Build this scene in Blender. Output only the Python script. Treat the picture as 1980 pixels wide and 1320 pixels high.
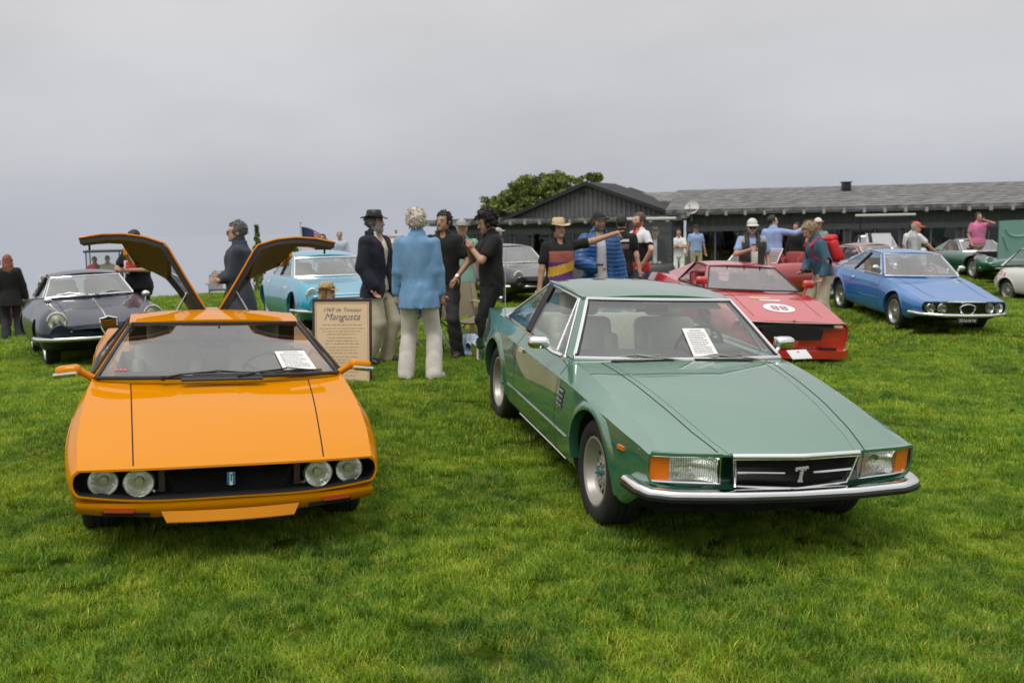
import bpy, bmesh, math, random
import numpy as np
from mathutils import Vector, Matrix
from mathutils.bvhtree import BVHTree
R = math.radians
random.seed(7); RNG = np.random.default_rng(7)
scene = bpy.context.scene
for o in list(bpy.data.objects): bpy.data.objects.remove(o)

# ------------------------------------------------------------------ camera
F_PX, H0, ZC, ROLL = 1925.0, 440.0, 1.72, R(1.0)
PITCH = math.atan((660 - H0) / F_PX)
c_fw = Vector((0, math.cos(PITCH), -math.sin(PITCH)))
_u0 = Vector((0, math.sin(PITCH), math.cos(PITCH))); _r0 = Vector((1, 0, 0))
c_r = _r0 * math.cos(ROLL) - _u0 * math.sin(ROLL)
c_u = _r0 * math.sin(ROLL) + _u0 * math.cos(ROLL)
cam_data = bpy.data.cameras.new('camera')
cam = bpy.data.objects.new('camera', cam_data); scene.collection.objects.link(cam)
cam.matrix_world = Matrix(((c_r.x, c_u.x, -c_fw.x, 0), (c_r.y, c_u.y, -c_fw.y, 0), (c_r.z, c_u.z, -c_fw.z, ZC), (0, 0, 0, 1)))
cam_data.sensor_width = 36; cam_data.lens = F_PX / 1980 * 36
cam_data.clip_start = 0.05; cam_data.clip_end = 9000
cam_data.dof.use_dof = True; cam_data.dof.focus_distance = 6.4; cam_data.dof.aperture_fstop = 3.0
scene.camera = cam
def ray_at(px, py, depth):
    """point on the pixel's line of sight at this depth; the depth comes from a thing's size or from the ground"""
    return Vector((0, 0, ZC)) + (c_fw + c_r * ((px - 990) / F_PX) - c_u * ((py - 660) / F_PX)) * depth

# ------------------------------------------------------------------ sky, sun, exposure
SUN_EL, SUN_AZ = R(62), R(205)      # high, behind cloud, from behind the camera's left shoulder
world = bpy.data.worlds.new('World'); scene.world = world; world.use_nodes = True
nt = world.node_tree; nt.nodes.clear(); N = nt.nodes.new; LK = nt.links.new
out = N('ShaderNodeOutputWorld'); bg = N('ShaderNodeBackground'); LK(bg.outputs[0], out.inputs[0])
sky = N('ShaderNodeTexSky'); sky.sky_type = 'NISHITA'; sky.sun_disc = False
sky.sun_elevation = SUN_EL; sky.sun_rotation = SUN_AZ; sky.dust_density = 4.0; sky.air_density = 1.2
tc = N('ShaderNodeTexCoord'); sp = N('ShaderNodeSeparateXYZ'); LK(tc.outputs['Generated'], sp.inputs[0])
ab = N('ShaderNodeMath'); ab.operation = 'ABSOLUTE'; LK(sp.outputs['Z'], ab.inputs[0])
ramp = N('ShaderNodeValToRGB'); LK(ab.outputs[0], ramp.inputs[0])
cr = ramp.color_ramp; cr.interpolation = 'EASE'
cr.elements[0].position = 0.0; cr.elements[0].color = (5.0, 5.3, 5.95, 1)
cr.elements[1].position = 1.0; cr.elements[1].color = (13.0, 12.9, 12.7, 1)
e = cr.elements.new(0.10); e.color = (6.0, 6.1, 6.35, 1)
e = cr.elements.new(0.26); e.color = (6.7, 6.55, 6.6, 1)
mp = N('ShaderNodeMapping'); mp.inputs['Scale'].default_value = (1.0, 1.0, 2.4); LK(tc.outputs['Generated'], mp.inputs[0])
nz = N('ShaderNodeTexNoise'); nz.inputs['Scale'].default_value = 2.1; nz.inputs['Detail'].default_value = 5; nz.inputs['Roughness'].default_value = 0.5
LK(mp.outputs[0], nz.inputs['Vector'])
nr = N('ShaderNodeMapRange'); nr.inputs[1].default_value = 0.3; nr.inputs[2].default_value = 0.7; nr.inputs[3].default_value = 0.88; nr.inputs[4].default_value = 1.13
LK(nz.outputs[0], nr.inputs[0])
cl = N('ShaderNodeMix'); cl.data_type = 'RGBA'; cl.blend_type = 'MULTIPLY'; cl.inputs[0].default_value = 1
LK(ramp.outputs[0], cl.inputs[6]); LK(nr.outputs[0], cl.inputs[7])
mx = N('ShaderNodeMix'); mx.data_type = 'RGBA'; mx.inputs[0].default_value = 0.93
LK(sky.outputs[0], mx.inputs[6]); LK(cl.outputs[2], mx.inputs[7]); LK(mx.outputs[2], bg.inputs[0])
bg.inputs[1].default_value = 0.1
sd = bpy.data.lights.new('sun', 'SUN'); sd.energy = 1.5; sd.angle = R(30); sd.color = (1, 0.97, 0.92)
sun = bpy.data.objects.new('sun', sd); scene.collection.objects.link(sun)
sun.rotation_euler = (math.pi / 2 - SUN_EL, 0, math.pi - SUN_AZ)
vs = scene.view_settings; vs.view_transform = 'Standard'; vs.look = 'None'; vs.exposure = 0.0; vs.gamma = 1; vs.use_curve_mapping = False

# ------------------------------------------------------------------ materials
MATS = {}
def mat(name, col, rough=0.5, metal=0.0, coat=0.0, spec=0.5, noise=0.0, nscale=30, bump=0.0, bscale=200, sheen=0.0, coat_rough=0.03, emit=None):
    if name in MATS: return MATS[name]
    m = bpy.data.materials.new(name); m.use_nodes = True; MATS[name] = m
    t = m.node_tree; b = t.nodes['Principled BSDF']
    c = tuple(col) + (1,)
    b.inputs['Base Color'].default_value = c; b.inputs['Roughness'].default_value = rough; b.inputs['Metallic'].default_value = metal
    b.inputs['Coat Weight'].default_value = coat; b.inputs['Coat Roughness'].default_value = coat_rough
    b.inputs['Specular IOR Level'].default_value = spec; b.inputs['Sheen Weight'].default_value = sheen
    if noise > 0 or bump > 0:
        g = t.nodes.new('ShaderNodeTexCoord')
    if noise > 0:
        n = t.nodes.new('ShaderNodeTexNoise'); n.inputs['Scale'].default_value = nscale; n.inputs['Detail'].default_value = 5
        t.links.new(g.outputs['Object'], n.inputs['Vector'])
        mr = t.nodes.new('ShaderNodeMapRange'); mr.inputs[1].default_value = 0.3; mr.inputs[2].default_value = 0.7
        mr.inputs[3].default_value = 1 - noise; mr.inputs[4].default_value = 1 + noise; t.links.new(n.outputs[0], mr.inputs[0])
        mm = t.nodes.new('ShaderNodeMix'); mm.data_type = 'RGBA'; mm.blend_type = 'MULTIPLY'; mm.inputs[0].default_value = 1
        mm.inputs[6].default_value = c; t.links.new(mr.outputs[0], mm.inputs[7]); t.links.new(mm.outputs[2], b.inputs['Base Color'])
    if bump > 0:
        n2 = t.nodes.new('ShaderNodeTexNoise'); n2.inputs['Scale'].default_value = bscale; n2.inputs['Detail'].default_value = 4
        t.links.new(g.outputs['Object'], n2.inputs['Vector'])
        bp = t.nodes.new('ShaderNodeBump'); bp.inputs['Strength'].default_value = bump; bp.inputs['Distance'].default_value = 0.01
        t.links.new(n2.outputs[0], bp.inputs['Height']); t.links.new(bp.outputs[0], b.inputs['Normal'])
    if emit: b.inputs['Emission Color'].default_value = tuple(emit) + (1,); b.inputs['Emission Strength'].default_value = 1
    return m
def paint(name, col, rough=0.32, coat=0.8, metal=0.0, spec=0.5):
    m = mat(name, col, rough, metal, coat, spec)
    b = m.node_tree.nodes['Principled BSDF']; t = m.node_tree
    # clear coat with the faintest waviness so reflections are not ruler-straight
    g = t.nodes.new('ShaderNodeTexCoord'); n = t.nodes.new('ShaderNodeTexNoise'); n.inputs['Scale'].default_value = 2.2; n.inputs['Detail'].default_value = 1
    t.links.new(g.outputs['Object'], n.inputs['Vector'])
    bp = t.nodes.new('ShaderNodeBump'); bp.inputs['Strength'].default_value = 0.035; bp.inputs['Distance'].default_value = 0.05
    t.links.new(n.outputs[0], bp.inputs['Height']); t.links.new(bp.outputs[0], b.inputs['Coat Normal'])
    return m
def glass(name, tint=(0.86, 0.92, 0.90), ior=1.5, rough=0.0):
    """thin sheet: what is not mirrored passes straight through"""
    if name in MATS: return MATS[name]
    m = bpy.data.materials.new(name); m.use_nodes = True; MATS[name] = m
    t = m.node_tree; t.nodes.clear()
    o = t.nodes.new('ShaderNodeOutputMaterial'); mixs = t.nodes.new('ShaderNodeMixShader')
    tr = t.nodes.new('ShaderNodeBsdfTransparent'); tr.inputs[0].default_value = tuple(tint) + (1,)
    gl = t.nodes.new('ShaderNodeBsdfGlossy'); gl.inputs['Roughness'].default_value = rough
    # Schlick reflectance of a two-faced pane, the same from either side
    ge = t.nodes.new('ShaderNodeNewGeometry'); dt = t.nodes.new('ShaderNodeVectorMath'); dt.operation = 'DOT_PRODUCT'
    t.links.new(ge.outputs['Normal'], dt.inputs[0]); t.links.new(ge.outputs['Incoming'], dt.inputs[1])
    def mth(op, a, b=None, clamp=False):
        n = t.nodes.new('ShaderNodeMath'); n.operation = op; n.use_clamp = clamp
        for k, v in enumerate((a, b)):
            if v is None: continue
            if isinstance(v, (int, float)): n.inputs[k].default_value = v
            else: t.links.new(v, n.inputs[k])
        return n.outputs[0]
    f0 = ((ior - 1) / (ior + 1)) ** 2
    fz = mth('POWER', mth('SUBTRACT', 1.0, mth('ABSOLUTE', dt.outputs['Value']), True), 5.0)
    r1 = mth('ADD', mth('MULTIPLY', fz, 1 - f0), f0)
    r2 = mth('DIVIDE', mth('MULTIPLY', r1, 2.0), mth('ADD', r1, 1.0))
    t.links.new(r2, mixs.inputs[0])
    t.links.new(tr.outputs[0], mixs.inputs[1]); t.links.new(gl.outputs[0], mixs.inputs[2]); t.links.new(mixs.outputs[0], o.inputs[0])
    return m
CHROME = mat('chrome', (0.82, 0.82, 0.82), 0.09, 1.0)
STEEL = mat('brushed_steel', (0.55, 0.54, 0.52), 0.3, 1.0)
ALLOY = mat('wheel_alloy', (0.50, 0.49, 0.46), 0.33, 0.85, noise=0.08, nscale=12)
RUBBER = mat('tyre_rubber', (0.016, 0.016, 0.017), 0.75, noise=0.3, nscale=60, bump=0.25, bscale=300)
BLACK = mat('black_trim', (0.012, 0.012, 0.013), 0.45)
DARK = mat('underside_black', (0.006, 0.006, 0.006), 0.85)
SEAM = mat('panel_gap', (0.01, 0.008, 0.006), 0.9)
WGLASS = glass('windscreen_glass', (.70, .78, .76), 2.0); BGLASS = glass('boosted_reflection_glass', (.62, .66, .66), 2.5); SGLASS = glass('side_glass', (0.80, 0.86, 0.84))  # BGLASS: index raised past real glass, so background screens show a boosted pale sky reflection
LENS = glass('lamp_glass', (0.97, 0.98, 0.95), 1.45)
REFL = mat('lamp_reflector', (0.95, 0.95, 0.94), 0.16, 0.8, bump=0.25, bscale=60)
AMBER = mat('amber_lens', (0.75, 0.17, 0.012), 0.18, 0, 1.0); REDLENS = mat('red_lens', (0.5, 0.02, 0.015), 0.2, 0, 1.0)
PAPER = mat('white_card', (0.78, 0.77, 0.74), 0.6); INK = mat('print_ink', (0.10, 0.10, 0.12), 0.8)

# ------------------------------------------------------------------ mesh helpers
col = scene.collection
def mesh_obj(name, V, Fc, mats, parent=None, midx=None, smooth=True, angle=35):
    me = bpy.data.meshes.new(name)
    V = np.asarray(V, float).reshape(-1, 3)
    me.from_pydata([tuple(v) for v in V], [], [tuple(int(i) for i in f) for f in Fc])
    if not isinstance(mats, (list, tuple)): mats = [mats]
    for m in mats: me.materials.append(m)
    if midx is not None: me.polygons.foreach_set('material_index', np.asarray(midx, dtype=np.int32))
    finish(me, smooth, angle)
    ob = bpy.data.objects.new(name, me); col.objects.link(ob)
    if parent: ob.parent = parent
    return ob
def finish(me, smooth=True, angle=35):
    me.update(); me.validate()
    if smooth:
        me.polygons.foreach_set('use_smooth', np.ones(len(me.polygons), bool))
        if angle < 180: me.set_sharp_from_angle(angle=R(angle))
class MB:
    """collects shapes with a material index each; build() links them as one mesh object"""
    def __init__(s): s.V = []; s.F = []; s.M = []
    def add(s, V, Fc, mi=0):
        b = len(s.V); s.V += [tuple(map(float, v)) for v in V]
        for f in Fc: s.F.append(tuple(int(i) + b for i in f)); s.M.append(mi)
        return s
    def box(s, c, d, rot=None, mi=0, bev=0.0):
        cx, cy, cz = c; hx, hy, hz = d[0] / 2, d[1] / 2, d[2] / 2
        if bev <= 0:
            V = [Vector((sx * hx, sy * hy, sz * hz)) for sz in (-1, 1) for sy in (-1, 1) for sx in (-1, 1)]
            Fc = [(0, 2, 3, 1), (4, 5, 7, 6), (0, 1, 5, 4), (2, 6, 7, 3), (0, 4, 6, 2), (1, 3, 7, 5)]
        else:
            bm = bmesh.new(); bmesh.ops.create_cube(bm, size=1)
            for v in bm.verts: v.co = Vector((v.co.x * d[0], v.co.y * d[1], v.co.z * d[2]))
            bmesh.ops.bevel(bm, geom=list(bm.edges), offset=min(bev, min(d) * 0.45), segments=2, profile=0.5, affect='EDGES')
            V = [v.co.copy() for v in bm.verts]; bm.verts.index_update(); Fc = [[v.index for v in f.verts] for f in bm.faces]; bm.free()
        if rot is not None: V = [rot @ v for v in V]
        return s.add([(v[0] + cx, v[1] + cy, v[2] + cz) for v in V], Fc, mi)
    def lathe(s, prof, axis='y', c=(0, 0, 0), n=24, mi=0, close=False, rot=None):
        V = []; m = len(prof)
        for k in range(n):
            a = 2 * math.pi * k / n
            for (r, h) in prof:
                p = {'y': (r * math.cos(a), h, r * math.sin(a)), 'z': (r * math.cos(a), r * math.sin(a), h), 'x': (h, r * math.cos(a), r * math.sin(a))}[axis]
                V.append(Vector(p))
        if rot is not None: V = [rot @ v for v in V]
        V = [v + Vector(c) for v in V]; Fc = []
        for k in range(n):
            k2 = (k + 1) % n
            for j in range(m - 1 + (1 if close else 0)):
                j2 = (j + 1) % m
                Fc.append((k * m + j, k2 * m + j, k2 * m + j2, k * m + j2))
        return s.add(V, Fc, mi)
    def tube(s, pts, r, n=8, mi=0, caps=True, closed=False, sq=None, up=(0, 0, 1)):
        """swept tube; sq=(w,h) sweeps a rectangle, w along up x tangent, h along up"""
        P = [Vector(p) for p in pts]; m = len(P); rr = r if isinstance(r, (list, tuple)) else [r] * m
        V = []; 
        if sq: sec = [(-.5, -.5), (.5, -.5), (.5, .5), (-.5, .5)]; n = 4
        else: sec = [(math.cos(2 * math.pi * k / n), math.sin(2 * math.pi * k / n)) for k in range(n)]
        for i, p in enumerate(P):
            if closed: t = P[(i + 1) % m] - P[i - 1]
            else: t = P[min(i + 1, m - 1)] - P[max(i - 1, 0)]
            t.normalize(); U = Vector(up)
            if abs(t.dot(U)) > 0.95: U = Vector((0, 1, 0)) if abs(t.y) < .9 else Vector((1, 0, 0))
            a = t.cross(U).normalized(); b = a.cross(t).normalized()
            for (x, y) in sec:
                V.append(p + (a * x * sq[0] + b * y * sq[1] if sq else (a * x + b * y) * rr[i]))
        Fc = []
        for i in range(m - 1 + (1 if closed else 0)):
            i2 = (i + 1) % m
            for k in range(n): Fc.append((i * n + k, i * n + (k + 1) % n, i2 * n + (k + 1) % n, i2 * n + k))
        if caps and not closed: Fc.append(tuple(range(n - 1, -1, -1))); Fc.append(tuple((m - 1) * n + k for k in range(n)))
        return s.add(V, Fc, mi)
    def sphere(s, c, r, n=12, m=8, mi=0, sc=(1, 1, 1), rot=None):
        V = [];
        for j in range(m + 1):
            th = math.pi * j / m
            for k in range(n):
                a = 2 * math.pi * k / n
                v = Vector((math.sin(th) * math.cos(a) * sc[0] * r, math.sin(th) * math.sin(a) * sc[1] * r, math.cos(th) * sc[2] * r))
                if rot is not None: v = rot @ v
                V.append((v.x + c[0], v.y + c[1], v.z + c[2]))
        Fc = [(j * n + k, (j + 1) * n + k, (j + 1) * n + (k + 1) % n, j * n + (k + 1) % n) for j in range(m) for k in range(n)]
        return s.add(V, Fc, mi)
    def grid(s, fn, nu, nv, mi=0):
        V = [fn(i / nu, j / nv) for i in range(nu + 1) for j in range(nv + 1)]
        Fc = [(i * (nv + 1) + j, (i + 1) * (nv + 1) + j, (i + 1) * (nv + 1) + j + 1, i * (nv + 1) + j + 1) for i in range(nu) for j in range(nv)]
        return s.add(V, Fc, mi)
    def poly(s, pts, n, th, mi=0):
        """flat outline with thickness th along n"""
        n = Vector(n).normalized() * th; k = len(pts); V = [Vector(p) for p in pts] + [Vector(p) + n for p in pts]
        Fc = [tuple(range(k - 1, -1, -1)), tuple(range(k, 2 * k))] + [(i, (i + 1) % k, k + (i + 1) % k, k + i) for i in range(k)]
        return s.add(V, Fc, mi)
    def build(s, name, mats, parent=None, smooth=True, angle=35):
        return mesh_obj(name, s.V, s.F, mats, parent, s.M, smooth, angle)
def tag(o, label, cat, group=None):
    o['label'] = label; o['category'] = cat
    if group: o['group'] = group
    return o
def empty(name, M=None):
    o = bpy.data.objects.new(name, None); col.objects.link(o); o.empty_display_size = 0.1
    if M is not None: o.matrix_world = M
    return o
def text_mesh(s, size, shear=0.0, extrude=0.0, align='CENTER', space=1.0):
    cu = bpy.data.curves.new('txt', 'FONT'); cu.body = s; cu.size = size; cu.shear = shear; cu.align_x = align; cu.align_y = 'CENTER'
    cu.extrude = extrude; cu.space_character = space; cu.resolution_u = 3
    o = bpy.data.objects.new('txt', cu); col.objects.link(o)
    dg = bpy.context.evaluated_depsgraph_get(); me = bpy.data.meshes.new_from_object(o.evaluated_get(dg))
    V = [v.co.copy() for v in me.vertices]; Fc = [tuple(p.vertices) for p in me.polygons]
    bpy.data.objects.remove(o); bpy.data.meshes.remove(me); bpy.data.curves.remove(cu)
    return V, Fc
def pchip(xs, ys, x):
    xs = np.asarray(xs, float); ys = np.asarray(ys, float)
    if xs[0] > xs[-1]: xs = xs[::-1]; ys = ys[::-1]
    x = np.clip(np.asarray(x, float), xs[0], xs[-1])
    if len(xs) == 2: return ys[0] + (ys[1] - ys[0]) * (x - xs[0]) / (xs[1] - xs[0])
    h = np.diff(xs); d = np.diff(ys) / h; m = np.zeros(len(xs))
    for i in range(1, len(xs) - 1):
        if d[i - 1] * d[i] > 0:
            w1 = 2 * h[i] + h[i - 1]; w2 = h[i] + 2 * h[i - 1]; m[i] = (w1 + w2) / (w1 / d[i - 1] + w2 / d[i])
    m[0] = d[0]; m[-1] = d[-1]
    i = np.clip(np.searchsorted(xs, x) - 1, 0, len(xs) - 2); t = (x - xs[i]) / h[i]
    return ((1 + 2 * t) * (1 - t) ** 2 * ys[i] + t * (1 - t) ** 2 * h[i] * m[i] + t * t * (3 - 2 * t) * ys[i + 1] + t * t * (t - 1) * h[i] * m[i + 1])
def tabf(tab):
    xs = [p[0] for p in tab]; ys = [p[1] for p in tab]
    return lambda x: pchip(xs, ys, x)
# ------------------------------------------------------------------ terrain: a hillside lawn that falls away to the sea on the left
def car_pose(x, y, z, yaw, pitch, roll):
    f = Vector((math.sin(yaw), -math.cos(yaw), 0)); l = Vector((math.cos(yaw), math.sin(yaw), 0)); u = Vector((0, 0, 1))
    f2 = f * math.cos(pitch) + u * math.sin(pitch); u2 = u * math.cos(pitch) - f * math.sin(pitch)
    l3 = l * math.cos(roll) + u2 * math.sin(roll); u3 = u2 * math.cos(roll) - l * math.sin(roll)
    return Matrix(((f2.x, l3.x, u3.x, x), (f2.y, l3.y, u3.y, y), (f2.z, l3.z, u3.z, z), (0, 0, 0, 1)))
M_GREEN = car_pose(1.293, 6.225, -0.135, R(13.75), R(-3.9), R(-2.53))
M_ORANGE = car_pose(-1.818, 6.083, -0.045, R(18.36), R(-2.48), R(-2.24))
M_NAVY = car_pose(-5.568, 13.44, 0.011, R(30.05), R(1.3), R(1.58))
M_BLUE = car_pose(7.075, 16.545, -0.077, R(4.61), R(-3.1), R(-1.66))
M_RED = car_pose(3.435, 13.586, -0.055, R(8.8), R(-2.7), R(-3.5))
TP = []
for M_, wb, tr in ((M_GREEN, 2.6, .76), (M_ORANGE, 2.5, .72), (M_NAVY, 2.25, .65), (M_BLUE, 2.25, .66), (M_RED, 2.34, .73)):
    for x in (0, -wb):
        for s in (-1, 1): TP.append(tuple(M_ @ Vector((x, s * tr, 0.012))))
TP += [(-.99, 10.5, .13), (-1.6, 11.85, .13), (-.5, 12.2, .14), (-10, 19.7, -.31), (-9.5, 27, -.12), (-4, 27, .02), (6.3, 33.8, -.13), (13, 28.3, .05), (13.2, 25.6, -.3),
       (0, 2.5, -.27), (-2.5, 3.5, -.17), (2.5, 3.5, -.27), (0, 20, .05), (1.5, 40, -.35), (14, 40, -.3), (24, 36, -.1), (0, 0, -.33), (-6, 3, -.2), (7, 5, -.38), (14, 12, -.5), (22, 22, -.4), (-14, 10, -.35), (0, 30, -.05), (0, -8, -.6), (-30, 25, -.6), (-4.0, 20, .08)]
TP = np.array(TP)
def _tps(r2): return 0.5 * r2 * np.log(r2 + 1e-9)
NTP = len(TP); _d2 = ((TP[:, None, :2] - TP[None, :, :2]) ** 2).sum(-1)
_A = np.zeros((NTP + 3, NTP + 3)); _A[:NTP, :NTP] = _tps(_d2) + 0.05 * np.eye(NTP); _A[:NTP, NTP] = 1; _A[:NTP, NTP + 1:] = TP[:, :2]; _A[NTP, :NTP] = 1; _A[NTP + 1:, :NTP] = TP[:, :2].T
WTP = np.linalg.solve(_A, np.concatenate([TP[:, 2], np.zeros(3)]))
def ground_z(x, y):
    x = np.atleast_1d(np.asarray(x, float)); y = np.atleast_1d(np.asarray(y, float))
    xc = np.clip(x, -16, 26); yc = np.clip(y, -3, 42)
    d2 = (xc[:, None] - TP[None, :, 0]) ** 2 + (yc[:, None] - TP[None, :, 1]) ** 2
    z = _tps(d2) @ WTP[:NTP] + WTP[NTP] + xc * WTP[NTP + 1] + yc * WTP[NTP + 2]
    # crest: beyond it the hill drops towards the water
    edge = 29.0 + 0.25 * np.clip(x + 6, -20, 6) + np.where(x > -2.5, (x + 2.5) * 8.0, 0)
    t = np.clip(y - edge, 0, None); z = z - 0.011 * t ** 2 * (t < 30) - (t >= 30) * (9.9 + 0.25 * (t - 30))
    t2 = np.clip(-x - 17, 0, None); z = z - 0.006 * np.minimum(t2, 30) ** 2 - 0.2 * np.clip(t2 - 30, 0, None)
    t3 = np.clip(y - 75, 0, None); z = z - 0.15 * t3
    t4 = np.clip(x - 60, 0, None); z = z - 0.05 * t4
    return np.maximum(z, -19.0)
def gz(x, y): return float(ground_z([x], [y])[0])
def on_ground(px, py):
    d = ray_at(px, py, 1.0) - Vector((0, 0, ZC)); lo = 1.0
    t = 2.0
    for i in range(4000):
        p = Vector((0, 0, ZC)) + d * t
        if p.z <= gz(p.x, p.y): break
        t += 0.03
    return Vector((p.x, p.y, gz(p.x, p.y)))
def axis_pts(lo, hi, dens):
    a = [lo]
    while a[-1] < hi: a.append(a[-1] + dens(a[-1]))
    return np.array(a)
gx = axis_pts(-260, 260, lambda v: max(0.35, 0.10 * (abs(v) - 8)))
gy = axis_pts(-40, 420, lambda v: 0.35 if -2 < v < 20 else max(0.4, 0.09 * (v - 14)) if v > 0 else 3)
GX, GY = np.meshgrid(gx, gy, indexing='ij'); GZ = ground_z(GX.ravel(), GY.ravel())
nV = np.stack([GX.ravel(), GY.ravel(), GZ], 1); ny_ = len(gy)
nF = [(i * ny_ + j, (i + 1) * ny_ + j, (i + 1) * ny_ + j + 1, i * ny_ + j + 1) for i in range(len(gx) - 1) for j in range(ny_ - 1)]
def grass_colour(t, soil=False):
    """large uneven patches, paler yellowish tufts, darker clover: by world position"""
    g = t.nodes.new('ShaderNodeNewGeometry')
    def noise(s, d=4, off=0):
        n = t.nodes.new('ShaderNodeTexNoise'); n.inputs['Scale'].default_value = s; n.inputs['Detail'].default_value = d
        v = t.nodes.new('ShaderNodeVectorMath'); v.operation = 'ADD'; v.inputs[1].default_value = (off, off * 2, 0)
        t.links.new(g.outputs['Position'], v.inputs[0]); t.links.new(v.outputs[0], n.inputs['Vector']); return n.outputs[0]
    def ramp(src, stops):
        r = t.nodes.new('ShaderNodeValToRGB'); t.links.new(src, r.inputs[0])
        for k, (p, c) in enumerate(stops):
            el = r.color_ramp.elements[k] if k < 2 else r.color_ramp.elements.new(p)
            el.position = p; el.color = tuple(c) + (1,)
        return r.outputs[0]
    a = ramp(noise(1.3, 5), [(0.32, (0.085, 0.190, 0.012)), (0.68, (0.390, 0.520, 0.026)), (0.5, (0.205, 0.365, 0.014))])
    b = ramp(noise(7.0, 4, 5), [(0.38, (0.048, 0.122, 0.012)), (0.66, (0.450, 0.510, 0.080)), (0.5, (0.180, 0.330, 0.016))])
    m = t.nodes.new('ShaderNodeMix'); m.data_type = 'RGBA'; m.inputs[0].default_value = 0.45
    t.links.new(a, m.inputs[6]); t.links.new(b, m.inputs[7])
    return m.outputs[2]
GM = bpy.data.materials.new('lawn_soil'); GM.use_nodes = True; _t = GM.node_tree; _b = _t.nodes['Principled BSDF']
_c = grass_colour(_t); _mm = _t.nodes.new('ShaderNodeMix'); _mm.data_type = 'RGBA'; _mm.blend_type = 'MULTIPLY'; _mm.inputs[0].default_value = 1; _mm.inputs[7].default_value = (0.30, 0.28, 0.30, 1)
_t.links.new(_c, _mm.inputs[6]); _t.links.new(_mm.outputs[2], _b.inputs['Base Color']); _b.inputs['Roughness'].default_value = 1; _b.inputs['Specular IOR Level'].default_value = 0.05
_n3 = _t.nodes.new('ShaderNodeTexNoise'); _n3.inputs['Scale'].default_value = 45; _n3.inputs['Detail'].default_value = 6
_g3 = _t.nodes.new('ShaderNodeNewGeometry'); _t.links.new(_g3.outputs['Position'], _n3.inputs['Vector'])
_bp = _t.nodes.new('ShaderNodeBump'); _bp.inputs['Strength'].default_value = 1; _bp.inputs['Distance'].default_value = 0.04; _t.links.new(_n3.outputs[0], _bp.inputs['Height']); _t.links.new(_bp.outputs[0], _b.inputs['Normal'])
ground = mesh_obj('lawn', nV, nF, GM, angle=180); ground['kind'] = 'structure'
# the sea far below, to the horizon
SEA = bpy.data.materials.new('sea_water'); SEA.use_nodes = True; _t = SEA.node_tree; _b = _t.nodes['Principled BSDF']
_b.inputs['Base Color'].default_value = (0.30, 0.325, 0.375, 1); _b.inputs['Roughness'].default_value = 0.7; _b.inputs['IOR'].default_value = 1.33
_n3 = _t.nodes.new('ShaderNodeTexNoise'); _n3.inputs['Scale'].default_value = 0.15; _n3.inputs['Detail'].default_value = 6
_g3 = _t.nodes.new('ShaderNodeNewGeometry'); _t.links.new(_g3.outputs['Position'], _n3.inputs['Vector'])
_bp = _t.nodes.new('ShaderNodeBump'); _bp.inputs['Strength'].default_value = 0.4; _bp.inputs['Distance'].default_value = 0.5; _t.links.new(_n3.outputs[0], _bp.inputs['Height']); _t.links.new(_bp.outputs[0], _b.inputs['Normal'])
sea = mesh_obj('sea', [(-7000, 200, -18), (7000, 200, -18), (7000, 8000, -18), (-7000, 8000, -18)], [(0, 1, 2, 3)], SEA); sea['kind'] = 'structure'
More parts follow.
